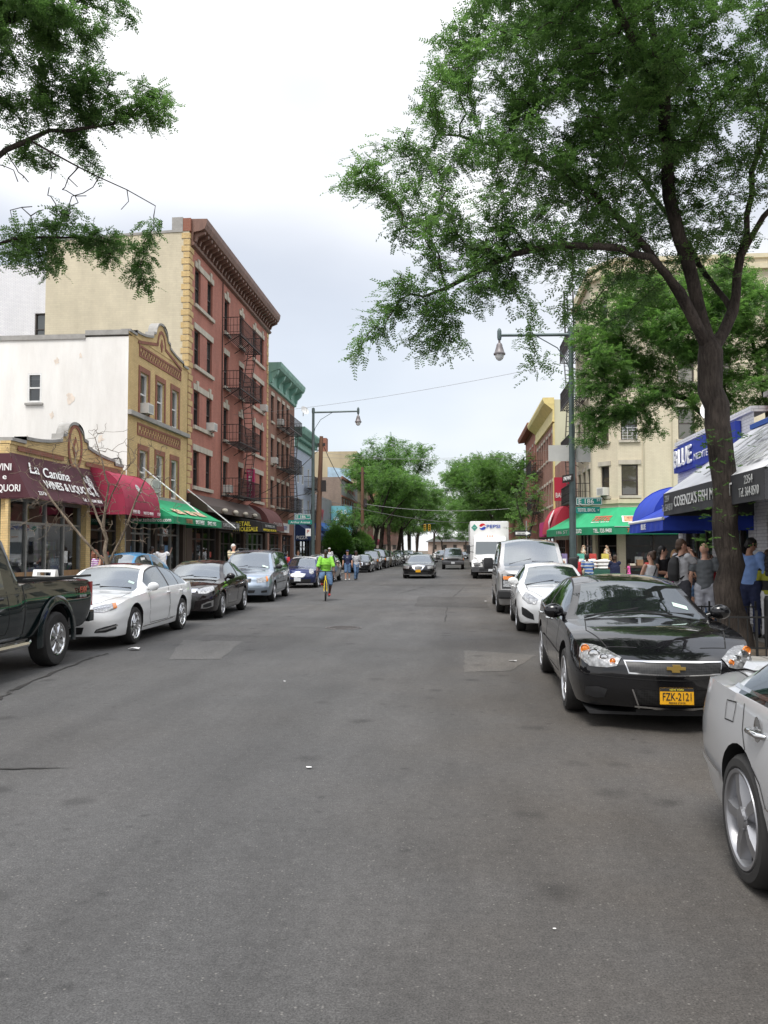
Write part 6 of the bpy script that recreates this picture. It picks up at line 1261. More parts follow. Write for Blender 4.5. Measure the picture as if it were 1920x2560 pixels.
 def ontop(s, name, quad, m, off=.004, n=8):
  """sheet on the upper skin: four (x, s) corners"""
  vs = []
  for j in range(n + 1):
   for i in range(n + 1):
    u, v = i / n, j / n; a = [quad[0][k] + (quad[1][k] - quad[0][k]) * u for k in (0,1)]; b = [quad[3][k] + (quad[2][k] - quad[3][k]) * u for k in (0,1)]; p = self_pt(s, a[0] + (b[0] - a[0]) * v, a[1] + (b[1] - a[1]) * v); vs.append((p or Vector((0,0,.5))) + UZ * off)
  w = n + 1; mb = MB(); mb.smooth = True; mb.add(vs, [(j * w + i, j * w + i + 1,(j + 1) * w + i + 1,(j + 1) * w + i) for j in range(n) for i in range(n)]); return mb.local(name, m, s.t, angle=60)
 def topline(s, pts, w=.01, m=GAP, name='panel_gap', mirror=True, sub=8, off=.002):
  for sg in ((1,-1) if mirror else (1,)):
   P = []
   for i in range(len(pts) - 1):
    for k in range(sub): t = k / sub; P.append((sg * (pts[i][0] + (pts[i+1][0] - pts[i][0]) * t), pts[i][1] + (pts[i+1][1] - pts[i][1]) * t))
   P.append((sg * pts[-1][0], pts[-1][1])); vs = []
   for i,(x, q) in enumerate(P):
    a, c = P[max(0, i-1)], P[min(len(P)-1, i+1)]; tx, ty = c[0] - a[0], c[1] - a[1]; l = math.hypot(tx, ty) or 1
    for e in (-w / 2, w / 2): p = self_pt(s, x - ty / l * e, q + tx / l * e); vs.append((p or Vector((x, q - s.L / 2,.8))) + UZ * off)
   mb = MB(); mb.add(vs, [(2*i,2*i+1,2*i+3,2*i+2) for i in range(len(P) - 1)]); mb.local(name, m, s.t)
 def doors(s, cuts, z0=.33, rocker=True):
  """door gaps at the given distances from the nose"""
  L = s.L; 
  for q0, q1 in cuts: s.ribbon([(q0 - L / 2, s.shc(q0) - .012),(q0 - L / 2 + .01, z0 + .1),(q0 - L / 2 + .06, z0)]); s.ribbon([(q1 - L / 2, s.shc(q1) - .012),(q1 - L / 2, z0 + .1),(q1 - L / 2 - .05, z0)]); s.ribbon([(q0 - L / 2 + .06, z0),(q1 - L / 2 - .05, z0)],.01)
def self_pt(c, x, q):
 h = c.bvh.ray_cast(Vector((x, q - c.L / 2,4)), Vector((0,0,-1))); return h[0]
def sedan(L=4.85, W=1.84, H=1.47, hood=1.35, roof=(2.05,2.65,3.45), back=4.15, hz=.93, nose=.7, tail=1.03, belt=(.62,.9,.97), wr=.33, ax=(.95,3.75), wre=.58, win=None, **kw):
 top = [(0, nose - .06),(.06, nose),(.25, nose + .07),(hood * .6, hz - .05),(hood, hz),(hood + (roof[0] - hood) * .5, hz + (H - .07 - hz) * .56),(roof[0], H - .06),(roof[1], H),(roof[2], H - .06),((roof[2] + back) / 2,(H - .06 + tail) / 2 + .05),(back, tail),(L - .25, tail - .01),(L - .06, tail - .06),(L, tail - .16)]
 deck = [(0, nose - .06),(.06, nose),(.25, nose + .07),(hood * .6, hz - .05),(hood, hz),(back, tail),(L - .25, tail - .01),(L - .06, tail - .06),(L, tail - .16)]
 b0, b1, b2 = belt; sh = [(0, b0),(.15, b0 + .08),(hood * .5, b1 - .06),(hood, b1),(roof[1], b2 - .02),(back, b2 + .01),(L - .3, tail - .07),(L, tail - .22)]
 hw = W / 2; w = [(0, hw * .72),(.05, hw * .79),(.13, hw * .87),(.3, hw * .945),(.6, hw * .99),(1.2, hw),(L * .6, hw),(L - .9, hw * .985),(L - .35, hw * .94),(L - .12, hw * .87),(L - .04, hw * .81),(L, hw * .74)]
 win = win or [(roof[0] - .4, roof[0] + .68),(roof[0] + .76, roof[2] + .02),(roof[2] + .07, back - .28)]
 d = dict(L=L, W=W, top=top, deck=deck, sh=sh, w=w, cabin=(hood, roof[0], roof[2], back), wre=wre, win=win, wr=wr, ax=ax, zb=[(0,.24),(.3,.2),(L * .5,.19),(L - .3,.24),(L,.34)]); d.update(kw); return d
# ---------------- nearest cars
BLKP = paint('black_car_paint', (.004, .004, .005), .0, .2, dust=.05); SILP = paint('silver_car_paint', (.66, .665, .675), .5, .3, dust=.05); WHTP = paint('white_car_paint', (.87, .87, .86), .0, .3, dust=.03); GRNP2 = paint('dark_green_black_paint', (.005, .011, .012), .0, .22, dust=.08); BROP = paint('brown_black_paint', (.008, .005, .006), .0, .22, dust=.05); LBLU = paint('silver_blue_paint', (.27, .32, .38), .7, .3); BLUP = paint('deep_blue_paint', (.012, .022, .09), .3, .25); GREYP = paint('grey_paint', (.1, .1, .105), .5, .28); BEIP = paint('taupe_paint', (.22, .2, .17), .6, .3); VANP = paint('silver_grey_van_paint', (.36, .355, .35), .55, .33); BEET = paint('sky_blue_paint', (.05, .2, .36), .05, .3)
def place(y0, L): return y0 + L / 2
# black sedan on the right
IL = 5.0
c = Car('glossy black sedan with gold emblem and orange plate, nearest on the right kerb',(2.06,8.25 + IL / 2,0), R(-.6), sedan(L=IL, W=1.83, H=1.43, hood=1.42, roof=(2.28,2.85,3.6), back=4.3, hz=.98, nose=.74, tail=1.06, belt=(.62,.93,.99), wr=.34, ax=(1.02,3.83), wre=.59, hcrown=.05, fset=[(0,.14),(.24,.06),(.42,0),(.56,.0),(.66,.035),(.8,.13),(1.2,.2)], bow=[(0,.2),(1.42,.13),(2.2,.07),(2.8,0),(4.3,-.06),(5,-.14)]), BLKP, glassm=CGLASSD, hi=1.25)
c.wheels('twin', n=5, tw=.225, rr=.245); c.mirrors(1.62 - IL / 2,1.0, BLKP); c.handles((2.75 - IL / 2,3.72 - IL / 2),.86, CHROME); c.interior(m=SEATM); c.wipers(); c.doors([(1.62,2.83),(2.86,3.75)])
c.topline([(.62,1.36),(.7,.7),(.57,.2),(.3,.1)],.012); c.topline([(.62,1.37),(.3,1.42),(0,1.44)],.02)
hl = c.pair('headlight', [(.37,.7),(.55,.755),(.72,.785),(.86,.79)], [(.4,.625),(.5,.605),(.7,.6),(.86,.67)], LAMP, yaw=R(-24), off=.008, n=14, k=7, lens=.012)
for sgn, h in ((1, hl[0]),(-1, hl[1])):
 for hh, z, r_, mm in ((.665,.693,.058, CHROME),(.545,.675,.042, CHROME),(.45,.655,.026, AMBER),(.79,.735,.042, AMBER)):
  p, d = c.at(sgn * hh, z, R(-24) * sgn, off=.022); M = Matrix.Translation(p) @ d.to_track_quat('Z', 'Y').to_matrix().to_4x4(); m = MB(); m.lathe([(0, .004), (r_ * .35, .006), (r_ * .8, -.002), (r_, .008), (r_ * 1.1, -.008)], 18, M); o = m.local('lamp_bowl', mm, c.t, angle=40); o.parent = h
GRT, GRB = [(-.44,.665),(0,.672),(.44,.665)], [(-.41,.575),(0,.565),(.41,.575)]
c.patch('grille', GRT, GRB, GRILLE, off=.008, n=20)
def frame(c, o_t, o_b, i_t, i_b, m, off=.014, name='chrome_trim', back=False):
 c.patch(name, o_t, i_t, m, off=off, n=24, k=1, back=back); c.patch(name, i_b, o_b, m, off=off, n=24, k=1, back=back)
 c.patch(name, [o_t[0], i_t[0]], [o_b[0], i_b[0]], m, off=off, n=2, k=6, back=back); c.patch(name, [i_t[-1], o_t[-1]], [i_b[-1], o_b[-1]], m, off=off, n=2, k=6, back=back)
frame(c, [(-.452,.675),(0,.682),(.452,.675)], [(-.418,.565),(0,.555),(.418,.565)], GRT, GRB, CHROME)
c.patch('bumper_seam', [(-.86,.53),(0,.515),(.86,.53)], [(-.86,.524),(0,.509),(.86,.524)], GAP, off=.004, n=26, k=1)
c.patch('lower_intake', [(-.38,.42),(0,.415),(.38,.42)], [(-.31,.235),(0,.225),(.31,.235)], GRILLE, off=.006, n=20)
c.patch('chrome_trim', [(-.36, .262), (0, .25), (.36, .262)], [(-.36, .246), (0, .234), (.36, .246)], CHROME, off=.014, n=20, k=1); c.pair('chrome_trim', [(.38, .42), (.393, .42)], [(.31, .235), (.325, .235)], CHROME, off=.012, n=2, k=6)
c.pair('fog_recess', [(.52,.4),(.62,.42),(.76,.4)], [(.56,.315),(.66,.3),(.78,.32)], PLAST, yaw=R(-20), off=.005, n=8)
c.patch('lower_lip', [(-.8,.2),(0,.18),(.8,.2)], [(-.76,.14),(0,.13),(.76,.14)], PLAST, off=.004, n=20, k=2)
c.plate_(.37, txt='FZK-2121', h=-.0)
p, d = c.at(0,.618, off=.02); m = MB(); B = [(-.085,-.012),(-.045,-.012),(-.035,-.035),(.035,-.035),(.028,-.012),(.085,-.012),(.085,.016),(.045,.016),(.035,.035),(-.035,.035),(-.028,.016),(-.085,.016)]
m.add([(p.x + a, p.y - .014, p.z + b) for a, b in B] + [(p.x + a * 1.02, p.y, p.z + b * 1.05) for a, b in B], [tuple(range(12))] + [(i,(i+1) % 12,12 + (i+1) % 12,12 + i) for i in range(12)]); m.local('bowtie_emblem', GOLD, c.t)
c.ribbon([(.45 - IL / 2 + .95,.56),(4.4 - IL / 2,.62)],.03, BLKP, 'side_moulding',.012); q = self_pt(c,-.44,1.66)
c.ontop('sticker', [(.42,1.62),(.58,1.6),(.58,1.68),(.42,1.7)], STICK,.004,2)
# silver sedan in the near right corner (its rear quarter shows)
SL = 4.95; ry = 4.55; c = Car('silver sedan cut off by the right picture edge, its rear wheel closest to the viewer',(2.37, ry - (3.82 - SL / 2),0),0., sedan(L=SL, W=1.84, H=1.45, hood=1.35, roof=(2.15,2.7,3.45), back=4.25, hz=.95, nose=.72, tail=1.02, belt=(.64,.88,.95), wr=.335, ax=(.95,3.82), wre=.57, crease=False, arch=.03), SILP, hi=1.3)
c.wheels('five', ALLOYD, n=5, tw=.245, rr=.255); c.mirrors(1.6 - SL / 2,.97, SILP); c.handles((2.5 - SL / 2,3.58 - SL / 2),.83, CHROME); c.interior(); c.doors([(1.5,2.62)]); c.ribbon([(3.84 - SL / 2,.93),(3.8 - SL / 2,.8),(3.72 - SL / 2,.7),(3.5 - SL / 2,.6),(3.42 - SL / 2,.48),(3.4 - SL / 2,.33),(2.72 - SL / 2,.33),(2.66 - SL / 2,.93)],.009)
for sd in (-1,1):
 p, nr = c.side(sd, 3.58 - SL / 2, .83, .004); m = MB(); m.lathe([(0, .002), (.04, .004), (.075, .0)], 20, Matrix.Translation(p) @ Vector((sd, 0, 0)).to_track_quat('Z', 'Y').to_matrix().to_4x4() @ Matrix.Diagonal((.7, 1.1, 1, 1))); m.local('handle_cup', CHROME, c.t)
c.ribbon([(.9 - SL / 2 + .4, .46), (3.4 - SL / 2, .49)], .05, SILP, 'side_moulding', .014); c.ribbon([(.9 - SL / 2 + .4, .488), (3.4 - SL / 2, .518)], .008, CHROME, 'chrome_trim', .018); c.ribbon([(4.18 - SL / 2, .46), (4.75 - SL / 2, .5)], .05, SILP, 'side_moulding', .014); c.ribbon([(4.18 - SL / 2, .488), (4.78 - SL / 2, .528)], .008, CHROME, 'chrome_trim', .018)
c.ribbon([(3.96 - SL / 2,.91),(3.96 - SL / 2,.81),(4.1 - SL / 2,.8),(4.12 - SL / 2,.9),(3.96 - SL / 2,.915)],.007, GAP, 'fuel_flap',.003)
c.ribbon([(2.0 - SL / 2, .985), (3.0 - SL / 2, 1.005), (4.1 - SL / 2, .992)], .018, CHROME, 'chrome_trim', .006); c.ribbon([(1.35 - SL / 2, .27), (3.35 - SL / 2, .27)], .07, SILP, 'sill_moulding', .02)
c.pair('tail_light', [(.36, .9), (.6, .93), (.76, .9)], [(.36, .74), (.6, .72), (.78, .76)], REDL, yaw=R(-18), back=True, off=.008, n=10); c.topline([(.66, 4.28), (.6, SL - .12), (0, SL - .09)], .01); c.plate_(.62, back=True, txt='', m=PLATEY)
m = MB(); m.smooth = True; m.hexa([(-.56, SL / 2 - .36,1.0),(.56, SL / 2 - .36,1.0),(.56, SL / 2 - .16,.99),(-.56, SL / 2 - .16,.99),(-.52, SL / 2 - .3,1.025),(.52, SL / 2 - .3,1.025),(.54, SL / 2 - .17,1.035),(-.54, SL / 2 - .17,1.035)]); m.local('spoiler', SILP, c.t, angle=40)
# white sedan left
AL = 4.98; c = Car('pearl white sedan with row of led headlights, second in the left parked row',(-6.93,13.97 + AL / 2,0), R(1.6), sedan(L=AL, W=1.89, H=1.465, hood=1.45, roof=(2.25,2.85,3.6), back=4.45, hz=.97, nose=.74, tail=1.08, belt=(.64,.91,.99), wr=.345, ax=(.98,3.83), wre=.6, crease=True), WHTP, glassm=CGLASSB, hi=1.15)
c.wheels('multi', CHROME, n=10, tw=.235, rr=.255); c.mirrors(1.75 - AL / 2,1.0, WHTP); c.handles((2.85 - AL / 2,3.72 - AL / 2),.87); c.interior(m=SEATB); c.doors([(1.72,2.9),(2.93,3.8)]); c.wipers()
hl = c.pair('headlight', [(.42,.725),(.6,.765),(.86,.8)], [(.42,.655),(.6,.645),(.86,.7)], LAMP, yaw=R(-26), off=.008, n=12, k=5)
for sgn, h in ((1, hl[0]),(-1, hl[1])):
 for i in range(5):
  p, d = c.at(sgn * (.48 + i * .058),.695 + i * .008, R(-26) * sgn, off=.014); m = MB(); m.lathe([(0,.008),(.018,.004),(.024,-.004)],10, Matrix.Translation(p) @ d.to_track_quat('Z', 'Y').to_matrix().to_4x4()); o = m.local('led_lamp', mat('led_white',(.85,.88,.95),.1, coat=1) if i == 0 else o.data.materials[0], c.t); o.parent = h
 c.patch('amber_marker', [(sgn * .79,.79),(sgn * .86,.795)], [(sgn * .8,.7),(sgn * .87,.715)], AMBER, yaw=R(-26) * sgn, off=.014, n=3, par=h)
c.patch('grille', [(-.32, .74), (0, .75), (.32, .74)], [(-.25, .6), (0, .58), (.25, .6)], GRILLE, off=.008, n=14); c.patch('chrome_trim', [(-.36, .775), (0, .79), (.36, .775)], [(-.34, .745), (0, .755), (.34, .745)], CHROME, off=.014, n=14, k=1)
c.patch('lower_intake', [(-.4, .4), (0, .41), (.4, .4)], [(-.36, .28), (0, .27), (.36, .28)], GRILLE, off=.006, n=16); c.pair('fog_recess', [(.5, .36), (.64, .4), (.86, .44)], [(.46, .3), (.66, .3), (.86, .35)], PLAST, yaw=R(-22), off=.006, n=10); c.pair('chrome_trim', [(.5, .345), (.66, .375), (.88, .43)], [(.5, .325), (.66, .345), (.88, .4)], CHROME, yaw=R(-22), off=.012, n=10, k=2)
c.topline([(.68, 1.4), (.72, .8), (.55, .25), (.35, .08)], .01); c.plate_(.5, m=PLATEY); c.ontop('sunroof', [(-.42, 2.5), (.42, 2.5), (.42, 3.25), (-.42, 3.25)], mat('sunroof_glass', (.012, .008, .008), .05, coat=1), .004); c.ribbon([(1.4 - AL / 2, .285), (3.45 - AL / 2, .315)], .018, CHROME, 'chrome_trim', .006); c.ontop('sticker', [(.5, 1.68), (.62, 1.66), (.62, 1.72), (.5, 1.74)], STICK, .004, 2)
# black hybrid sedan left
CL = 4.81; c = Car('black sedan with brown reflections between the white sedan and the minivan',(-7.02,20.0 + CL / 2,0), R(3.2), sedan(L=CL, W=1.82, H=1.47, hood=1.3, roof=(2.15,2.75,3.45), back=4.2, hz=.98, nose=.76, tail=1.07, belt=(.64,.92,1.0), wr=.33, ax=(.95,3.73), wre=.58, crease=True), BROP, glassm=CGLASSB, hi=1.)
c.wheels('multi', n=10, tw=.215, rr=.225); c.mirrors(1.62 - CL / 2,1.02, BLKP); c.handles((2.7 - CL / 2,3.6 - CL / 2),.88); c.interior(); c.doors([(1.55,2.75),(2.78,3.65)]); c.wipers()
c.pair('headlight', [(.36, .755), (.6, .8), (.86, .83)], [(.4, .66), (.6, .655), (.86, .73)], LAMP, yaw=R(-26), off=.008, n=12, k=5); c.patch('chrome_grille', [(-.46, .775), (0, .785), (.46, .775)], [(-.42, .69), (0, .67), (.42, .69)], CHROME, off=.008, n=16, k=3); c.patch('lower_intake', [(-.46, .6), (0, .61), (.46, .6)], [(-.4, .3), (0, .29), (.4, .3)], GRILLE, off=.006, n=16)
c.pair('fog_recess', [(.5, .4), (.64, .46), (.82, .5)], [(.48, .3), (.64, .3), (.82, .34)], CHROME, yaw=R(-20), off=.006, n=8); c.pair('fog_lamp', [(.54, .38), (.64, .42), (.76, .44)], [(.54, .32), (.64, .32), (.76, .35)], PLAST, yaw=R(-20), off=.012, n=8); c.topline([(.66, 1.25), (.7, .7), (.5, .15)], .01); c.ribbon([(1.5 - CL / 2, .56), (1.75 - CL / 2, .57)], .03, CHROME, 'badge', .004)
# silver blue minivan
def van_spec(L, W, H, hood, hs, hr, rend, back, hz, nose, tail, belt, wr, ax, wre, win, **kw):
 top = [(0, nose - .08),(.05, nose),(.2, nose + .08),(hood * .65, hz - .05),(hood, hz),(hood + (hs - hood) * .5, hz + (H - .08 - hz) * .55),(hs, H - .07),(hr, H),(rend, H - .04),((rend + back) / 2, H - .25),(back, tail),(L - .03, tail - .3),(L, tail - .45)] if back < L - .02 else None
 deck = [(0, nose - .08),(.05, nose),(.2, nose + .08),(hood * .65, hz - .05),(hood, hz),(back, tail),(L, tail - .45)]
 hw = W / 2; w = [(0, hw * .74),(.05, hw * .82),(.12, hw * .89),(.3, hw * .96),(.7, hw * .995),(1.3, hw),(L * .7, hw),(L - .5, hw * .97),(L - .12, hw * .92),(L, hw * .86)]; b0, b1, b2 = belt
 d = dict(L=L, W=W, top=top, deck=deck, sh=[(0, b0),(.15, b0 + .08),(hood * .5, b1 - .07),(hood, b1),(L * .6, b2),(L - .1, b2),(L, b2 - .1)], w=w, cabin=(hood, hs, rend, back), wre=wre, win=win, wr=wr, ax=ax, zb=[(0,.26),(.3,.22),(L,.3)]); d.update(kw); return d
ML = 5.09; c = Car('silver blue minivan, third in the left parked row in front of the blue hatchback', (-7.3, 26.85 + ML / 2, 0), R(3.4), van_spec(ML, 1.99, 1.75, 1.1, 2.0, 3.0, 4.6, 4.98, 1.08, .84, 1.1, (.68, 1.0, 1.08), .335, (.92, 4.0), .66, [(1.7, 2.75), (2.83, 3.95), (4.0, 4.7)]), LBLU, name='parked_minivan', cat='minivan', glassm=CGLASSB, hi=1.)
c.wheels('five', ALLOY, n=6, tw=.215, rr=.225); c.mirrors(1.55 - ML / 2,1.14, PLAST); c.handles((2.7 - ML / 2,3.0 - ML / 2),.95); c.interior(rows=(2.6 - ML / 2,3.6 - ML / 2)); c.wipers(); c.doors([(1.45,2.78),(2.82,3.95)],.36)
h = c.pair('headlight', [(.44, .8), (.62, .83), (.84, .86)], [(.44, .66), (.62, .66), (.84, .7)], LAMP, yaw=R(-24), off=.008, n=10, k=4); [c.patch('amber_marker', [(sg * .8, .86), (sg * .87, .865)], [(sg * .8, .69), (sg * .87, .71)], AMBER, yaw=R(-24) * sg, off=.013, n=3, par=h[0 if sg > 0 else 1]) for sg in (1, -1)]
c.patch('grille', [(-.36, .8), (0, .82), (.36, .8)], [(-.34, .67), (0, .66), (.34, .67)], GRILLE, off=.008, n=12); c.patch('lower_intake', [(-.5, .42), (0, .43), (.5, .42)], [(-.46, .33), (0, .32), (.46, .33)], PLAST, off=.006, n=12); c.pair('fog_recess', [(.6, .4), (.82, .42)], [(.6, .33), (.82, .34)], PLAST, yaw=R(-22), off=.006, n=6); c.ribbon([(1.0 - ML / 2 + .35, .62), (4.6 - ML / 2, .64)], .03, PLAST, 'side_moulding', .01)
m = MB()
for x in (-.6,.6): m.tube([(x,2.4 - ML / 2,1.73),(x,2.5 - ML / 2,1.79),(x,4.4 - ML / 2,1.78),(x,4.5 - ML / 2,1.73)],.018,6)
m.local('roof_rail', PLAST, c.t); c.ontop('sticker', [(.5,1.22),(.7,1.2),(.7,1.26),(.5,1.28)], STICK,.004,2)
# black green pickup, nearest left
PL = 5.66; ar = 4.35; py = 12.07 - (ar - PL / 2)
pk = dict(L=PL, W=2.02, top=[(0,.98),(.05,1.05),(.3,1.14),(1.0,1.2),(1.4,1.22),(1.85,1.62),(2.25,1.9),(2.7,1.95),(3.2,1.93),(3.3,1.75),(3.38,1.31),(3.6,1.3),(PL - .02,1.3),(PL,1.27)], deck=[(0,.98),(.05,1.05),(.3,1.14),(1.0,1.2),(1.4,1.22),(3.38,1.31),(PL,1.27)], sh=[(0,.9),(.2,1.0),(1.4,1.14),(3.2,1.2),(3.5,1.26),(PL,1.24)], w=[(0,.86),(.06,.93),(.2,.98),(.5,1.0),(1.5,1.0),(3.3,1.0),(3.45,.99),(PL - .06,.99),(PL,.96)], cabin=(1.4,2.25,3.2,3.38), wre=.72, win=[(1.95,2.95)], wr=.405, ax=(1.0, ar), zb=[(0,.42),(1.4,.46),(PL - .3,.5),(PL,.62)], arch=.085, arch_up=.03, hcrown=.03, bow=[(0,.08),(1.4,.08),(2.2,.04),(3,0),(PL,0)], fset=[(0,.0),(1,0),(1.3,.05)], rset=[(0,.0),(.7,0),(2,0)], cut=[(-.82,.82,3.6 - PL / 2, PL / 2 - .08,.85,2.2)], bodypillar=True, bulge=.06)
c = Car('dark green black pickup truck with open bed at the left picture edge', (-7.02, py, 0), R(1.), pk, GRNP2, name='pickup_truck', cat='pickup truck', glassm=CGLASSD, hi=1.2)
c.wheels('five', CHROME, n=8, tw=.28, rr=.25, offs=.03); c.mirrors(1.75 - PL / 2,1.3, PLAST,.26,1.3,.18); c.handles((2.75 - PL / 2,),1.08, PLAST); c.interior(rows=(2.75 - PL / 2,)); c.ribbon([(3.42 - PL / 2,1.24),(3.42 - PL / 2,.56)],.03); c.doors([(1.75,2.98)],.6)
for sd in (-1,1):   # flared arches
 for ya in (1.0, ar):
  m = MB(); m.smooth = True; vs = []; n = 22
  for k in range(n + 1):
   a = math.pi * (-.06 + 1.12 * k / n)
   for r_, xo in ((.49,.0),(.5,.045),(.56,.05),(.62,.012)): vs.append((sd * (1.0 + xo), ya - PL / 2 + r_ * math.cos(a),.435 + r_ * math.sin(a)))
  m.add(vs, [(4 * i + j,4 * i + j + 1,4 * i + j + 5,4 * i + j + 4) for i in range(n) for j in range(3)]); m.local('wheel_arch', GRNP2, c.t, angle=60)
 m = MB(); m.bbox(sd * .93 - .035 - (.0 if sd > 0 else .0), sd * .93 + .035,3.5 - PL / 2, PL / 2 - .02,1.3,1.335,.008); m.local('bed_rail', PLAST, c.t)
 m = MB(); m.tube([(sd * 1.0,1.5 - PL / 2,.45),(sd * 1.03,1.6 - PL / 2,.43),(sd * 1.03,3.4 - PL / 2,.43),(sd * 1.0,3.5 - PL / 2,.45)],.045,8); m.local('running_board', CHROME, c.t)
 m = MB(); m.bbox(sd * .88 - .1, sd * .88 + .1, PL / 2 - .06, PL / 2 + .012,.82,1.22,.01); m.local('tail_light', REDL, c.t)
 o = text(c.t, 'FX4', LETR, (sd * 1.004, 5.25 - PL / 2, 1.05), (0, sd, 0), UZ, .24, .1, shear=.2, org=(0, 0, 0), off=.003, bold=.01); o = text(c.t, 'OFF ROAD', LETG, (sd * 1.004, 5.25 - PL / 2, .98), (0, sd, 0), UZ, .24, .04, org=(0, 0, 0), off=.003)
m = MB(); m.bbox(-.95,.95, PL / 2 - .03, PL / 2 + .17,.55,.74,.03); m.local('rear_bumper', GRNP2, c.t); c.plate_(.66, back=True, m=PLATEY)
c.ribbon([(1.5 - PL / 2, 1.12), (3.4 - PL / 2, 1.15)], .02, GRNP2, 'side_crease', .008); c.patch('grille', [(-.5, .95), (.5, .95)], [(-.5, .62), (.5, .62)], CHROME, off=.01); c.pair('headlight', [(.55, .98), (.9, .98)], [(.55, .66), (.9, .66)], LAMP, off=.01); m = MB(); m.bbox(-1, 1, -PL / 2 - .15, -PL / 2 + .05, .42, .62, .04); m.local('front_bumper', CHROME, c.t)
# white small sedan right
HL = 4.37; c = Car('small white sedan with swept headlight between the black sedan and the van',(2.1,17.35 + HL / 2,0), R(-.9), sedan(L=HL, W=1.7, H=1.45, hood=1.1, roof=(1.95,2.5,3.1), back=3.85, hz=.98, nose=.74, tail=1.07, belt=(.66,.92,1.0), wr=.31, ax=(.85,3.42), wre=.54, crease=True), WHTP, glassm=CGLASSB, hi=1.)
c.wheels('multi', n=7, tw=.2, rr=.21); c.mirrors(1.35 - HL / 2, 1.02, WHTP); c.handles((2.4 - HL / 2, 3.2 - HL / 2), .9); c.interior(); c.wipers(); c.doors([(1.3, 2.42), (2.45, 3.25)]); c.pair('headlight', [(.34, .72), (.56, .8), (.76, .86)], [(.36, .62), (.56, .63), (.76, .73)], LAMP, yaw=R(-28), off=.008, n=10, k=5); c.pair('fog_recess', [(.44, .42), (.6, .52), (.74, .56)], [(.42, .3), (.6, .34), (.74, .4)], PLAST, yaw=R(-22), off=.006, n=8)
c.patch('grille', [(-.4, .62), (0, .63), (.4, .62)], [(-.3, .42), (0, .4), (.3, .42)], GRILLE, off=.006, n=12); c.patch('chrome_trim', [(-.3, .72), (.3, .72)], [(-.28, .7), (.28, .7)], CHROME, off=.01, n=10, k=1); c.plate_(.5, m=PLATEY); c.topline([(.6, 1.05), (.6, .5), (.35, .1)], .01)
# full size van right
VL = 5.5; c = Car('silver white full size van with black grille and big mirrors, parked on the right', (2.07, 22.75 + VL / 2, 0), R(-.5), van_spec(VL, 2.02, 2.08, .95, 1.62, 2.6, 5.2, 5.42, 1.28, 1.12, 1.2, (.95, 1.2, 1.25), .365, (.8, 4.3), .8, [(1.35, 2.2), (2.3, 3.5), (3.6, 4.9)], hcrown=.03, rcrown=.09), VANP, name='parked_van', cat='van', glassm=CGLASSB, hi=1.)
c.wheels('steel', ALLOY, tw=.23, rr=.22); c.interior(rows=(2.3 - VL / 2,)); c.wipers(); c.doors([(1.15,2.25)],.45); c.handles((2.1 - VL / 2,),1.1, PLAST)
for sd in (-1,1):
 p, _ = c.side(sd,1.3 - VL / 2,1.32,0); m = MB(); m.smooth = True; m.bbox(p.x + sd * .26 - .13, p.x + sd * .26 + .13, p.y - .1, p.y + .05,1.2,1.52,.05); m.tube([p, p + Vector((sd * .2,-.03,0))],.03,6); m.local('mirror', PLAST, c.t, angle=40)
c.patch('grille', [(-.5, 1.02), (.5, 1.02)], [(-.5, .72), (.5, .72)], GRILLE, off=.01, n=12); frame(c, [(-.86, 1.08), (0, 1.08), (.86, 1.08)], [(-.86, .68), (0, .68), (.86, .68)], [(-.52, 1.03), (0, 1.03), (.52, 1.03)], [(-.52, .71), (0, .71), (.52, .71)], PLAST, .008, 'grille_surround')
c.pair('headlight', [(.56, .9), (.82, .9)], [(.56, .73), (.82, .73)], LAMP, off=.016, n=5); c.pair('amber_marker', [(.56, 1.02), (.82, 1.02)], [(.56, .93), (.82, .93)], AMBER, off=.016, n=5); m = MB(); m.bbox(-.98, .98, -VL / 2 - .17, -VL / 2 + .1, .42, .66, .05); m.local('front_bumper', PLAST, c.t); c.patch('emblem', [(-.1, .92), (.1, .92)], [(-.1, .84), (.1, .84)], BLUP, off=.016, n=6)
# blue hatchback left
BL = 3.65; c = Car('dark blue hatchback with white roof and chrome grille behind the minivan',(-7.32,37.3 + BL / 2,0), R(1.5), van_spec(BL,1.69,1.42,1.1,1.62,2.2,3.2,3.58,.98,.8,1.0,(.7,.92,.97),.31,(.72,3.19),.6, [(1.4,2.35),(2.42,3.1)], hcrown=.06), BLUP, glassm=CGLASSB, hi=.8)
c.wheels('five', n=6, tw=.2, rr=.21); c.mirrors(1.35 - BL / 2, 1.02, WHTP); c.interior(rows=(2.1 - BL / 2, 2.8 - BL / 2)); c.ontop('roof', [(-.56, 1.72), (.56, 1.72), (.56, 3.12), (-.56, 3.12)], WHTP, .008); c.patch('chrome_grille', [(-.36, .66), (0, .7), (.36, .66)], [(-.3, .5), (0, .48), (.3, .5)], CHROME, off=.01, n=12); c.patch('grille', [(-.3, .635), (0, .66), (.3, .635)], [(-.27, .53), (0, .52), (.27, .53)], WHTP, off=.014, n=12)
c.pair('headlight', [(.46, .84), (.56, .88), (.68, .84)], [(.46, .68), (.56, .63), (.68, .68)], LAMP, yaw=R(-18), off=.01, n=8); c.patch('lower_intake', [(-.6, .42), (.6, .42)], [(-.56, .26), (.56, .26)], PLAST, off=.006, n=12); c.plate_(.4, m=PLATEW); c.ontop('hood_scoop', [(-.2, .62), (.2, .62), (.17, .72), (-.17, .72)], PLAST, .015, 4)
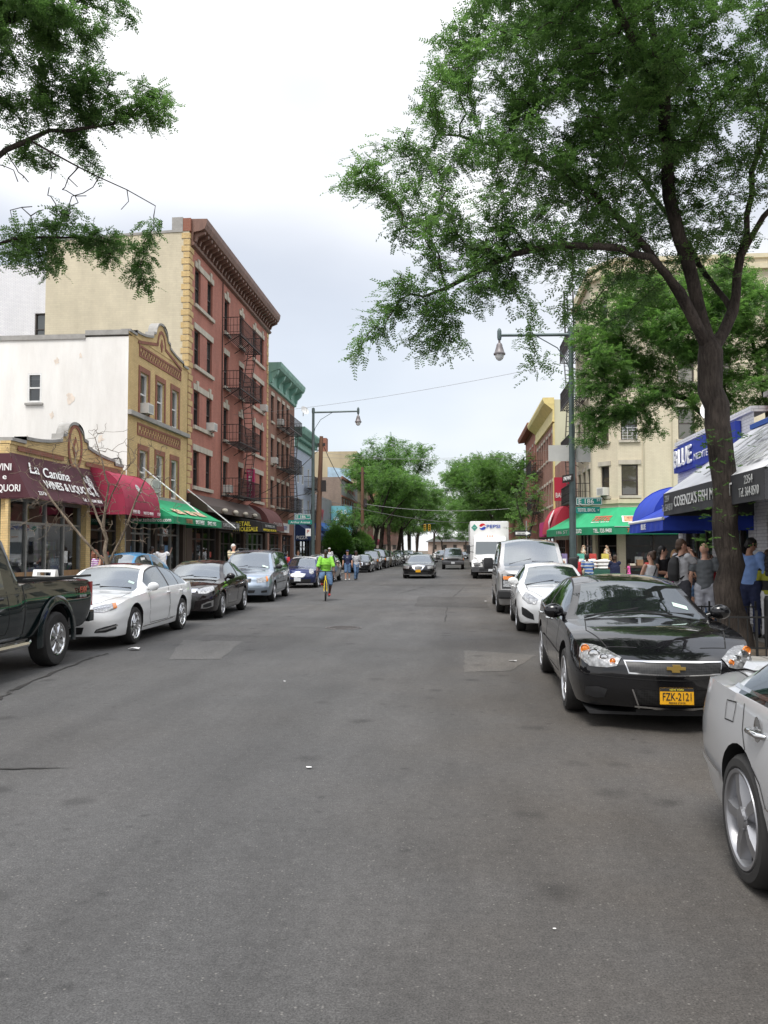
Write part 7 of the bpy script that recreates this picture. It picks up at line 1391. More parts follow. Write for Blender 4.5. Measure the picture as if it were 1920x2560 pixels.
def simple(label, x, y, rz, spec, pm, name='parked_car', cat='car', wheel='multi', head=None, grill=None, plate=PLATEW, gm=CGLASSB, mir=1.62, group=None, lowi=True, hi=.62, rimm=ALLOY, tw=.21, amber=False):
 c = Car(label, (x, y + spec['L'] / 2, 0), rz, spec, pm, name, group, cat, hi, gm); L = spec['L']; hw = spec['W'] / 2
 c.wheels(wheel, rimm, n=7, tw=tw); c.mirrors(mir - L / 2, c.shc(mir) + .06, pm if pm is not BEIP else pm); c.interior(wheel=False)
 h = head or [(hw * .5,.76,.62),(hw * .92,.82,.68)]; hh = c.pair('headlight', [(a, z1) for a, z1, z0 in h], [(a, z0) for a, z1, z0 in h], LAMP, yaw=R(-16), off=.01, n=6, k=3)
 if amber: [c.patch('amber_marker', [(sg * (h[-1][0] - .1), h[-1][1] - .01),(sg * h[-1][0], h[-1][1])], [(sg * (h[-1][0] - .1), h[-1][2]),(sg * h[-1][0], h[-1][2])], AMBER, yaw=R(-16) * sg, off=.016, n=2, par=hh[0 if sg > 0 else 1]) for sg in (1,-1)]
 g = grill or (.4,.74,.6); c.patch('grille', [(-g[0], g[1]),(0, g[1] + .01),(g[0], g[1])], [(-g[0] * .9, g[2]),(0, g[2] - .01),(g[0] * .9, g[2])], GRILLE, off=.01, n=10)
 if lowi: c.patch('lower_intake', [(-hw * .6,.42),(hw * .6,.42)], [(-hw * .55,.28),(hw * .55,.28)], PLAST, off=.006, n=10)
 if plate: c.plate_(.47, m=plate)
 return c
c = simple('taupe hatchback tucked behind the blue hatchback and the cyclist',-7.55,43.6, R(.5), van_spec(4.3,1.76,1.52,1.0,1.75,2.4,3.7,4.2,1.02,.82,1.05,(.7,.96,1.02),.315,(.85,3.5),.6, [(1.5,2.45),(2.52,3.6)]), BEIP, hi=.75); c.doors([(1.35,2.45),(2.48,3.4)])
# central black town car, driving
TL_ = 5.45; c = simple('long black livery sedan with tall chrome grille driving up the middle of the road', -2.42, 50.3, 0, sedan(L=TL_, W=1.99, H=1.5, hood=1.65, roof=(2.4, 3.0, 3.9), back=4.55, hz=.98, nose=.78, tail=1.06, belt=(.66, .93, .98), wr=.34, ax=(1.05, 4.04), wre=.62), BLKP, name='driving_car', head=[(.5, .74, .6), (.93, .77, .62)], grill=(.01, .7, .69), plate=PLATEY, mir=1.9, hi=.85)
c.patch('chrome_grille', [(-.42, .78), (0, .84), (.42, .78)], [(-.22, .52), (0, .5), (.22, .52)], CHROME, off=.014, n=14, k=4); c.patch('grille', [(-.26, .72), (0, .75), (.26, .72)], [(-.2, .56), (0, .55), (.2, .56)], GRILLE, off=.02, n=14, k=4); c.patch('chrome_trim', [(-.85, .28), (.85, .28)], [(-.85, .25), (.85, .25)], CHROME, off=.012, n=16, k=1)
# dark pickup facing us
def pick(L=5.8, W=2.03, H=1.93, **kw): d = dict(pk); d.update(dict(top=[(p[0], p[1]) for p in pk['top']]), **kw); return d
c = simple('dark grey pickup truck with lit amber lights driving behind the livery sedan', -.48, 74.4, 0, dict(pk), GREYP, name='driving_pickup', cat='pickup truck', head=[(.62, 1.0, .84), (.96, 1.02, .84)], grill=(.52, 1.0, .8), plate=None, lowi=False, amber=True, gm=CGLASSB, mir=1.75, hi=.8, tw=.26)
m = MB(); m.bbox(-1, 1, -PL / 2 - .16, -PL / 2 + .05, .48, .76, .05); m.local('front_bumper', GREYP, c.t); m = MB(); m.box(-.16, .16, -PL / 2 - .175, -PL / 2 - .161, .52, .68); m.local('license_plate', PLATEW, c.t)
# left row farther
c = simple('old black sedan with square chrome grille parked beyond the two walking men',-7.62,63.0, R(1), sedan(L=4.75, W=1.74, H=1.44, hood=1.45, roof=(2.1,2.65,3.3), back=4.0, hz=.95, nose=.78, tail=1.0, belt=(.68,.88,.94), wr=.315, ax=(.85,3.65), wre=.58), BLKP, head=[(.46,.72,.6),(.82,.72,.6)], grill=(.26,.75,.57)); frame(c, [(-.3,.79),(.3,.79)], [(-.3,.55),(.3,.55)], [(-.26,.75),(.26,.75)], [(-.26,.57),(.26,.57)], CHROME,.018)
def suv(L=4.65, W=1.85, H=1.72): return van_spec(L, W, H,1.25,1.95,2.5,4.1,4.55,1.12,.95,1.15,(.8,1.05,1.12),.36,(.88,3.6),.64, [(1.7,2.65),(2.72,3.6),(3.66,4.3)])
simple('dark grey sport utility car parked behind the old black sedan', -7.65, 69.5, R(1), suv(), GREYP, name='parked_suv', cat='suv', head=[(.5, .9, .74), (.88, .94, .78)], grill=(.42, .88, .72), amber=True); simple('tall black sport utility car parked third beyond the walking men', -7.65, 76.4, R(.6), suv(5.0, 1.98, 1.9), BLKP, name='parked_suv', cat='suv', head=[(.55, .95, .78), (.94, .98, .8)], grill=(.45, .95, .75), amber=True)
cols = [(BEIP, 'beige'), (GREYP, 'grey'), (SILP, 'silver'), (BLKP, 'black'), (WHTP, 'white'), (LBLU, 'pale blue'), (SILP, 'silver'), (GREYP, 'grey')]
where = ['just past the tall black one', 'under the second far tree', 'under the third far tree', 'under the fourth far tree', 'beside the far maroon awning', 'past the far maroon awning', 'near the distant traffic signal', 'last before the pink house']
for i,(pm_, nm) in enumerate(cols): simple(f'small {nm} car in the far left parked row, {where[i]}',-7.6,83 + i * 6.8, R(rng.uniform(-.5,1)), sedan(L=4.6, W=1.76, H=1.46, wr=.32) if i % 3 else suv(), pm_, hi=.45)
for i, (x, y, pm_, lb) in enumerate(((-5.2, 104, SILP, 'silver car driving far off behind the livery sedan, left of the pickup'), (-2.6, 128, GREYP, 'grey car far off in the road with an amber lamp glint'), (-3.6, 150, WHTP, 'white car tiny in the distance at the end of the road'), (1.2, 140, BLKP, 'black car tiny in the distance right of the road centre'))): simple(lb, x, y, 0, sedan(L=4.6, W=1.78, H=1.48, wr=.32) if i != 1 else suv(), pm_, name='driving_car', hi=.45)
for i, (y, pm_, nm) in enumerate(((36.5, GREYP, 'grey car hidden behind the full size van'), (63, SILP, 'silver car behind the white delivery truck'), (84, GREYP, 'grey car in the far right parked row'), (91, WHTP, 'white car in the far right parked row'), (98, BLKP, 'black car in the far right parked row'))):
 if i: simple(nm,2.25, y,0, sedan(L=4.6, W=1.76, H=1.46, wr=.32), pm_, hi=.45)
# little old blue car on the pavement behind the bare tree
bl = dict(L=4.07, W=1.54, top=[(0,.55),(.05,.68),(.25,.86),(.7,.98),(1.05,1.04),(1.3,1.3),(1.55,1.46),(2.0,1.52),(2.5,1.47),(3.0,1.27),(3.5,.98),(3.9,.68),(4.07,.52)], deck=[(0,.55),(.05,.68),(.25,.86),(.7,.98),(1.05,1.04),(3.4,1.0),(3.5,.97),(3.9,.68),(4.07,.52)], sh=[(0,.45),(.25,.75),(1.05,.96),(2.5,1.0),(3.4,.92),(4.07,.42)], w=[(0,.3),(.1,.45),(.4,.6),(1.0,.68),(2.5,.7),(3.4,.62),(3.9,.42),(4.07,.3)], cabin=(1.05,1.5,2.3,3.2), wre=.5, win=[(1.32,2.2),(2.28,2.95)], wr=.32, ax=(.78,3.18), zb=[(0,.3),(4.07,.32)], tuck=.02, bulge=.03, bodypillar=True, bodyframe=True, bow=[(0,.1),(4.07,-.1)], fset=[(0,.05),(1,.05)], rset=[(0,.05),(1,.05)], wcrown=.04)
c = Car('old round roofed sky blue car parked on the pavement behind the bare tree', (-10.6, 26.2, .15), R(-10), bl, BEET, cat='car', glassm=CGLASSB, hi=1.)
for sd in (-1,1):
 for ya in (.78,3.18):
  m = MB(); m.smooth = True; vs = []; n = 16
  for k in range(n + 1):
   a = math.pi * k / n
   for r_, xo in ((.36,.2),(.42,.215),(.48,.12),(.52,-.1)): vs.append((sd * (.57 + xo), ya - 4.07 / 2 + r_ * 1.05 * math.cos(a),.36 + r_ * math.sin(a)))
  m.add(vs, [(4 * i + j,4 * i + j + 1,4 * i + j + 5,4 * i + j + 4) for i in range(n) for j in range(3)]); m.local('fender', BEET, c.t, angle=60)
c.wheels('steel', ALLOY, tw=.16, rr=.2); c.interior(rows=(2.0 - 2.03, 2.7 - 2.03), m=SEATB); c.pair('headlight', [(.5, .8), (.62, .8)], [(.5, .66), (.62, .66)], LAMP, off=.2); m = MB(); m.tube([(-.7, -2.1, .4), (-.5, -2.2, .4), (.5, -2.2, .4), (.7, -2.1, .4)], .04, 8); m.local('front_bumper', CHROME, c.t)
for sd in (-1,1): p, nr = c.side(sd,1.75 - 2.03,1.2,.012); m = MB(); m.quad(p + Vector((0,-.12,-.16)), p + Vector((0,.14,-.16)), p + Vector((-sd*.05,.12,.15)), p + Vector((-sd*.05,-.12,.15))); m.local('paper_notice', LETW, c.t)
# ---------------- white soft drink delivery truck
t = thing('delivery_truck', 'white soft drink delivery truck with tall box body and globe logo', 'truck', (1.95, 50.3, 0)); TW = mat('truck_white', (.74, .74, .73), .35, noise=.05, nscale=2, dirt=.12, coat=.4)
m = MB(); m.bbox(-1.22, 1.22, 2.2, 9.0, .95, 3.55, .09); m.local('cargo_box', TW, t, angle=40); m = MB(); m.bbox(-1.1, 1.1, 1.3, 9.0, .55, .94, .03); m.local('chassis', PLAST, t)
m = MB(); m.smooth = True; pr = [(1.15,1.4),(.95,2.35),(1.1,2.55),(2.19,2.6),(2.19,.8),(1.15,.8)]
vs = [(sx * (1.02 if z < 1.5 else .98), y, z) for sx in (-1,1) for y, z in pr]; vs = [(sx * (1.04 - .06 * (z > 2)), y + .35 * (z > 2.2) * (y < 1.2), z) for sx in (-1,1) for y, z in pr]; n = 6; m.add(vs, [tuple(range(n - 1,-1,-1)), tuple(range(n,2 * n))] + [(i,(i + 1) % n, n + (i + 1) % n, n + i) for i in range(n)]); m.local('cab', TW, t, angle=30)
m = MB(); m.quad((-.9,1.135,1.48),(.9,1.135,1.48),(.86,1.29,2.28),(-.86,1.29,2.28)); m.local('windshield', CGLASSB, t)
for sx in (-1,1): m = MB(); m.quad((sx * 1.047,1.25,1.5),(sx * 1.047,1.95,1.5),(sx * 1.0,1.95,2.3),(sx * 1.0,1.45,2.3)); m.local('side_window', CGLASSD, t)
hd = [(-.98,.1,1.02),(-.92,.03,1.12),(.92,.03,1.12),(.98,.1,1.02)]
m = MB(); m.smooth = True; rows_ = []
for y, z, w_ in ((.0,1.08,.72),(.12,1.3,.78),(.6,1.42,.86),(1.2,1.5,.98)):
 for k in range(-6,7): f = k / 6; rows_.append((w_ * f, y + .1 * f * f, z - .1 * f * f - (.06 if abs(k) == 6 else 0)))
m.add(rows_, [(13 * j + i,13 * j + i + 1,13 * (j + 1) + i + 1,13 * (j + 1) + i) for j in range(3) for i in range(12)]); m.add([(-.72,.1,.98),(.72,.1,.98),(.72,.1,.62),(-.72,.1,.62)], [(0,3,2,1)])
m.add([rows_[0], rows_[13], rows_[26], rows_[39],(-.98,1.3,.62),(-.72,.1,.62)], [(0,1,2,3,4,5)]); m.add([rows_[12], rows_[25], rows_[38], rows_[51],(.98,1.3,.62),(.72,.1,.62)], [(5,4,3,2,1,0)]); m.local('hood', TW, t, angle=40)
m = MB(); m.quad((-.46,.0,.7),(.46,.0,.7),(.52,-.02,1.12),(-.52,-.02,1.12)); go = m.local('grille', PLAST, t); m = MB()
for k in range(9): m.box(-.47 + k * .115,-.43 + k * .115,-.05,-.02,.7,1.12)
m.box(-.55,.55,-.05,-.0,1.1,1.16); o = m.local('grille_bar', CHROME, t); o.parent = go
for sx in (-1,1):
 m = MB(); m.smooth = True; vs = []; n = 14
 for k in range(n + 1):
  a = math.pi * (.02 + .96 * k / n)
  for r_, xo in ((.54,1.12),(.58,1.14),(.62,1.05),(.66,.7)): vs.append((sx * xo,.75 + r_ * math.cos(a),.5 + r_ * 1.05 * math.sin(a)))
 m.add(vs, [(4 * i + j,4 * i + j + 1,4 * i + j + 5,4 * i + j + 4) for i in range(n) for j in range(3)]); m.add([(sx * x,.22 if x < 1 else .25, z) for x, z in ((.5,.66),(1.1,.66),(1.1,.95),(.55,1.1))], [(0,1,2,3)]); m.local('fender', TW, t, angle=50)
 m = MB(); m.bbox(sx * .82 - .2, sx * .82 + .2, .08, .2, .78, .98, .04); m.local('headlight', LAMP, t); m = MB(); m.bbox(sx * 1.34 - .12, sx * 1.34 + .12, .95, 1.1, 1.5, 2.05, .03); m.tube([(sx * 1.0, 1.2, 1.6), (sx * 1.3, 1.03, 1.65)], .02, 6); m.tube([(sx * 1.0, 1.2, 2.0), (sx * 1.3, 1.03, 1.95)], .02, 6); m.local('mirror', PLAST, t)
 for ya, tw_ in ((.75,.26),(7.3,.5)):
  M = Matrix.Translation((sx * (1.08 - tw_ / 2), ya, .5)) @ Matrix.Rotation(sx * R(90), 4, 'Y'); m = MB(); m.lathe([(.28, -tw_ / 2), (.46, -tw_ / 2), (.5, -tw_ / 2 + .04), (.5, tw_ / 2 - .04), (.46, tw_ / 2), (.28, tw_ / 2)], 28, M); wo = m.local('wheel', RUB, t, angle=35); m = MB(); m.lathe([(.28, tw_ / 2 - .02), (.2, tw_ / 2 - .06), (.1, tw_ / 2), (0, tw_ / 2)], 20, M); o = m.local('rim', ALLOY, t, angle=35); o.parent = wo
m = MB(); m.smooth = True; m.add([(x, -.12 + .12 * (x / 1.15)**2 + (.0), z) for z in (.42, .72) for x in np.linspace(-1.15, 1.15, 13)], [(i, i + 1, 14 + i, 13 + i) for i in range(12)]); m.box(-1.1, 1.1, .03, .2, .42, .72); m.local('front_bumper', GREYP, t); m = MB(); m.box(-.16, .16, -.16, -.14, .46, .6); m.local('license_plate', PLATEW, t); m = MB(); m.box(-.7, .7, -.128, -.121, .5, .64); m.local('bumper_intake', PLAST, t)
text(t, 'PEPSI', mat('drink_blue',(.03,.08,.4),.4),(.25,2.19,3.12),(1,0,0), UZ,.85,.2, org=(0,0,0), bold=.015)
def disc(c0, r0, a0, a1, mm, nm, n=20): m = MB(); m.add([(c0[0], c0[1], c0[2])] + [(c0[0] + r0 * math.cos(a0 + (a1 - a0) * k / n), c0[1], c0[2] + r0 * math.sin(a0 + (a1 - a0) * k / n)) for k in range(n + 1)], [(0, k + 1, k + 2) for k in range(n)]); return m.local(nm, mm, t)
disc((-.42,2.185,3.2),.22,0,6.2832, LETW, 'logo_disc',28)
for sgn, mm, nm in ((1, mat('logo_red', (.6, .02, .03), .4), 'logo_red_half'), (-1, mat('logo_blue', (.02, .06, .4), .4), 'logo_blue_half')):
 m = MB(); n = 24; P = [(-.42 + .21 * math.cos(math.pi * k / n),2.18,3.2 + sgn * .21 * math.sin(math.pi * k / n)) for k in range(n + 1)]; Q = [(-.42 + .21 * math.cos(math.pi * k / n),2.18,3.2 + sgn * .04 + .05 * math.sin(3.1416 * math.cos(math.pi * k / n))) for k in range(n + 1)]
 m.add(P + Q, [(k, k + 1, n + 2 + k, n + 1 + k) for k in range(2, n - 2)]); m.local(nm, mm, t)
m = MB(); m.add([(-.93 + a, 2.185, 3.15 + b) for a, b in ((.2, 0), (0, .22), (-.2, 0), (0, -.22))], [(0, 1, 2, 3)]); m.local('green_emblem', mat('logo_green', (.05, .3, .22), .5), t); text(t, 'SIERRA', LETW, (-.93, 2.18, 3.12), (1, 0, 0), UZ, .22, .05, org=(0, 0, 0)); text(t, '12338', LETG, (.98, 2.19, 3.12), (1, 0, 0), UZ, .26, .08, org=(0, 0, 0))
for x in (-.15,0,.15): m = MB(); m.box(x - .04, x + .04,1.38,1.46,2.57,2.63); m.local('marker_lamp', AMBER, t)
# ================================================================== TREES
def bark(name, c):
 m, nt, b = _nt(name); L = nt.links; tc = _n(nt, 'ShaderNodeTexCoord'); mp = _n(nt, 'ShaderNodeMapping'); mp.inputs['Scale'].default_value = (1, 1, .16); L.new(tc.outputs['Object'], mp.inputs['Vector'])
 vo = _n(nt, 'ShaderNodeTexNoise', i_Scale=26., i_Detail=6., i_Roughness=.7, i_Distortion=.6); L.new(mp.outputs[0], vo.inputs['Vector']); n2 = _n(nt, 'ShaderNodeTexNoise', i_Scale=2.2, i_Detail=5.); L.new(tc.outputs['Object'], n2.inputs['Vector'])
 mu = _n(nt, 'ShaderNodeMath', operation='MULTIPLY'); L.new(vo.outputs['Fac'], mu.inputs[0]); L.new(n2.outputs['Fac'], mu.inputs[1]); cr = _n(nt, 'ShaderNodeMapRange'); cr.inputs['From Min'].default_value = .12; cr.inputs['From Max'].default_value = .4; cr.inputs['To Min'].default_value = .25; cr.inputs['To Max'].default_value = 1.7; L.new(mu.outputs[0], cr.inputs['Value'])
 sc = _n(nt, 'ShaderNodeVectorMath', operation='SCALE'); sc.inputs[0].default_value = c; L.new(cr.outputs[0], sc.inputs['Scale']); L.new(sc.outputs[0], b.inputs['Base Color']); b.inputs['Roughness'].default_value = .92; b.inputs['Specular IOR Level'].default_value = .2
 bp = _n(nt, 'ShaderNodeBump', i_Strength=1., i_Distance=.05); L.new(vo.outputs['Fac'], bp.inputs['Height']); L.new(bp.outputs[0], b.inputs['Normal']); return m
BARK = bark('locust_bark', (.058, .047, .04)); BARKG = bark('grey_bark', (.2, .16, .12))
def leafm(name, c1, c2, tr=.52):
 m = bpy.data.materials.new(name); m.use_nodes = True; nt = m.node_tree; L = nt.links; nt.nodes.remove(nt.nodes['Principled BSDF']); out = nt.nodes['Material Output']
 ge = _n(nt, 'ShaderNodeNewGeometry'); tc = _n(nt, 'ShaderNodeTexCoord'); nz = _n(nt, 'ShaderNodeTexNoise', i_Scale=.9, i_Detail=4.); L.new(tc.outputs['Object'], nz.inputs['Vector'])
 ad = _n(nt, 'ShaderNodeMath', operation='MULTIPLY_ADD'); L.new(ge.outputs['Random Per Island'], ad.inputs[0]); ad.inputs[1].default_value = .5; L.new(nz.outputs['Fac'], ad.inputs[2])
 mr = _n(nt, 'ShaderNodeMapRange'); mr.inputs['From Min'].default_value = .4; mr.inputs['From Max'].default_value = 1.1; L.new(ad.outputs[0], mr.inputs['Value'])
 mx = _n(nt, 'ShaderNodeMix', data_type='RGBA'); L.new(mr.outputs[0], mx.inputs['Factor']); mx.inputs['A'].default_value = rgba(c1); mx.inputs['B'].default_value = rgba(c2)
 d = _n(nt, 'ShaderNodeBsdfPrincipled'); d.inputs['Roughness'].default_value = .5; d.inputs['Specular IOR Level'].default_value = .35; t = _n(nt, 'ShaderNodeBsdfTranslucent')
 L.new(mx.outputs['Result'], d.inputs['Base Color']); hs = _n(nt, 'ShaderNodeHueSaturation'); hs.inputs['Value'].default_value = 1.75; hs.inputs['Saturation'].default_value = 1.1; L.new(mx.outputs['Result'], hs.inputs['Color']); L.new(hs.outputs[0], t.inputs['Color'])
 ms = _n(nt, 'ShaderNodeMixShader'); ms.inputs[0].default_value = tr; L.new(d.outputs[0], ms.inputs[1]); L.new(t.outputs[0], ms.inputs[2]); L.new(ms.outputs[0], out.inputs['Surface']); return m
LEAF = leafm('locust_leaves', (.03, .067, .019), (.115, .2, .06)); LEAFB = leafm('bright_leaves', (.042, .1, .024), (.135, .235, .065)); LEAFD = leafm('evergreen_leaves', (.015, .05, .01), (.06, .14, .02), .2); LEAFF = leafm('far_leaves', (.045, .105, .026), (.135, .235, .065))
def colonize(seed, nodes, par, att, step=.28, kill=.45, infl=3., iters=160, jit=.25):
 """space colonization: grows twigs from given limb nodes towards the attraction points"""
 g = np.random.default_rng(seed); N = [np.array(p, float) for p in nodes]; P = list(par); A = np.array(att, float); best = np.full(len(A),1e9); bi = np.zeros(len(A), int); new = list(range(len(N)))
 alive = np.ones(len(A), bool); cnt = {}
 for it in range(iters):
  for i in new:
   d = np.linalg.norm(A - N[i], axis=1); u = d < best; best[u] = d[u]; bi[u] = i
  alive &= best > kill
  if not alive.any(): break
  sel = alive & (best < infl * (1 if it < 60 else 3)); new = []
  if not sel.any(): break
  ids = bi[sel]; D = A[sel] - np.array([N[i] for i in ids]); D /= np.linalg.norm(D, axis=1)[:, None] + 1e-9
  for i in np.unique(ids):
   if cnt.get(i,0) > 2: best[bi == i] += .15; continue
   v = D[ids == i].mean(0) + g.normal(0, jit,3); l = np.linalg.norm(v)
   if l < 1e-6: continue
   N.append(N[i] + v / l * step); P.append(int(i)); cnt[i] = cnt.get(i,0) + 1; new.append(len(N) - 1)
  if not new and it > 60: break
 return np.array(N), P
def skeleton_mesh(mb, N, P, tip=.008, ex=2.35, pw=1.45, rmax=None, sides=6, minr=0., zb=None):
 n = len(N); ch = [[] for _ in range(n)]
 for i, p in enumerate(P):
  if p >= 0: ch[p].append(i)
 rad = np.zeros(n); order = []
 st = [i for i in range(n) if P[i] < 0]
 while st: i = st.pop(); order.append(i); st += ch[i]
 for i in reversed(order): rad[i] = (tip**ex if not ch[i] else sum(rad[c]**ex for c in ch[i]))**(1 / ex)
 if rmax: q = (rmax - tip) / max(1e-6, rad.max() - tip); rad = tip + (rmax - tip) * (np.maximum(rad - tip,0) / max(1e-6, rad.max() - tip))**pw; rad = np.maximum(rad, tip * .8)
 if zb is not None: rad = rad * (1 + .85 * np.exp(-(N[:,2] - zb) / .3))
 started = [(i, None) for i in range(n) if P[i] < 0]
 while started:
  i, pr = started.pop(); pts = [N[pr]] if pr is not None else []; rs = [min(rad[pr], rad[i] * 1.25)] if pr is not None else []
  while True:
   pts.append(N[i]); rs.append(rad[i])
   if not ch[i]: break
   k = max(ch[i], key=lambda c: rad[c]); started += [(c, i) for c in ch[i] if c != k]; i = k
  if len(pts) > 1 and max(rs) > minr: mb.tube(pts, rs,10 if max(rs) > .12 else sides if max(rs) > .03 else 4, cap=False)
 return rad, ch
def fronds(g, pos, dirs, n_pair=6, ln=.2, lw=.013, ll=.045, droop=.35):
 """feathery compound leaves at the given points, as numpy quads"""
 K = len(pos); d = dirs / (np.linalg.norm(dirs, axis=1)[:, None] + 1e-9); d[:,2] -= droop * g.random(K); d /= np.linalg.norm(d, axis=1)[:, None]
 up = np.tile([0,0,1.],(K,1)) + g.normal(0,.35,(K,3)); s = np.cross(d, up); s /= np.linalg.norm(s, axis=1)[:, None] + 1e-9; nrm = np.cross(s, d); L = ln * (.7 + .6 * g.random(K)); out = []
 for k in range(n_pair):
  t = (k + .6) / n_pair; base = pos + d * (L * t)[:, None] - nrm * (.12 * L * t * t)[:, None]; w = ll * (1 - .45 * t)
  for sg in (-1,1):
   dirl = s * sg * .9 + d * .45 + nrm * g.normal(-.1,.25, K)[:, None]; dirl /= np.linalg.norm(dirl, axis=1)[:, None]; a = base; c = base + dirl * w; mid = base + dirl * w * .5; e = d * lw
   out.append(np.stack([a, mid - e, c, mid + e],1))
 e = s * .004; q = pos + d * L[:, None] - nrm * (.12 * L)[:, None]; out.append(np.stack([pos - e, pos + e, q + e * .4, q - e * .4],1)); return np.concatenate(out,0)
def quads_obj(name, Q, m, par, org):
 me = bpy.data.meshes.new(name); Q = Q.reshape(-1,3) - np.array(org)[None]; n = len(Q) // 4
 me.vertices.add(len(Q)); me.vertices.foreach_set('co', Q.ravel()); me.loops.add(len(Q)); me.loops.foreach_set('vertex_index', np.arange(len(Q), dtype=np.int32)); me.polygons.add(n); me.polygons.foreach_set('loop_start', np.arange(0, 4 * n, 4, dtype=np.int32)); me.polygons.foreach_set('loop_total', np.full(n, 4, dtype=np.int32)); me.materials.append(m); me.update(calc_edges=True)
 o = bpy.data.objects.new(name, me); COL.objects.link(o); o.parent = par; return o
def blobs_points(g, blobs, dens):
 out = []
 for (x, y, z, rx, ry, rz) in blobs:
  n = max(6, int(dens * rx * ry * rz * 4.19)); v = g.normal(0,1,(n,3)); v /= np.linalg.norm(v, axis=1)[:, None]; r = (g.random(n)**.45)[:, None]; out.append(np.array([x, y, z]) + v * r * np.array([rx, ry, rz]))
 return np.concatenate(out)
def tree(name, label, base, limbs, blobs, seed, dens=2.2, per=7, leaf=LEAF, tip=.007, rmax=.3, ln=.2, ll=.05, lw=.014, npair=6, step=.3, kill=.5, barkm=BARK, group=None, flare=True, bare=None, leafr=.03, spread=.16, iters=160, tw=True):
 """limbs: polylines from the base; blobs: crown ellipsoids (x, y, z, rx, ry, rz)"""
 g = np.random.default_rng(seed); t = thing(name, label, 'tree', base,0, group); nodes = []; par = []
 def addp(pl, start):
  last = start
  for i in range(len(pl) - 1):
   a, b = np.array(pl[i], float), np.array(pl[i+1], float); m = max(1, int(np.linalg.norm(b - a) / .3))
   for k in range(1, m + 1): nodes.append(a + (b - a) * k / m + g.normal(0,.022,3)); par.append(last); last = len(nodes) - 1
  return last
 nodes.append(np.array(limbs[0][0], float)); par.append(-1); addp(limbs[0],0)
 for pl in limbs[1:]:
  j = int(np.argmin([np.linalg.norm(q - np.array(pl[0])) for q in nodes])); addp([nodes[j]] + list(pl[1:]), j)
 N, P = colonize(seed, nodes, par, blobs_points(g, blobs, dens), step, kill, iters=iters); mb = MB(); mb.smooth = True; rad, ch = skeleton_mesh(mb, N, P, tip, rmax=rmax, zb=base[2] if flare else None)
 me = mb.mesh('trunk', barkm, base, uv=False); smooth(me, 180); o = bpy.data.objects.new('trunk', me); COL.objects.link(o); o.parent = t
 if leaf:
  idx = np.where(rad < leafr)[0]; idx = idx[[P[i] >= 0 for i in idx]]
  if bare is not None: idx = np.array([i for i in idx if not bare(N[i])])
  p = np.repeat(N[idx], per,0); pd = np.repeat(N[idx] - N[[P[i] for i in idx]], per,0); pd /= np.linalg.norm(pd, axis=1)[:, None] + 1e-9
  pos = p - pd * (g.random(len(p)) * step)[:, None] + g.normal(0, spread, p.shape) * np.array([1,1,.6]); dr = pd * .6 + g.normal(0,.8, p.shape) * np.array([1,1,.45]); quads_obj('crown', fronds(g, pos, dr, npair, ln, lw, ll), leaf, t, base)
 return t
# --- the big locust on the right pavement
bx, by = 4.42,14.0
limbs = [[(bx, by,.15),(4.38,14.0,1.5),(4.32,14.0,3.2),(4.22,14.0,4.4),(4.17,14.0,5.0)],
 [(4.17,14.0,5.0),(3.6,13.6,5.9),(3.1,13.2,6.35),(2.2,12.9,6.5),(1.2,12.8,6.4),(.2,12.7,6.0),(-.5,12.5,5.6)], [(3.6,13.6,5.9),(2.9,13.8,7.0),(2.0,14.0,8.0),(.8,14.3,8.8),(-.3,14.4,9.1)],
 [(4.17,14.0,5.0),(3.9,14.0,6.2),(3.5,13.8,7.6),(3.35,13.5,9.0),(3.1,13.4,10.8),(2.6,13.2,12.5)], [(3.35,13.5,9.0),(2.4,12.6,10.2),(1.2,11.8,11.2)],
 [(4.17,14.0,5.0),(4.6,14.2,5.7),(4.75,14.2,6.7),(4.9,14.0,8.0),(5.3,13.8,9.6),(5.6,13.6,11.5)], [(4.6,14.2,5.7),(4.3,14.6,6.5),(4.0,15.2,7.6),(3.4,16.0,9.0),(3.0,16.5,10.5)], [(4.75,14.2,6.7),(5.6,13.2,8.2),(6.6,12.4,9.4)]]
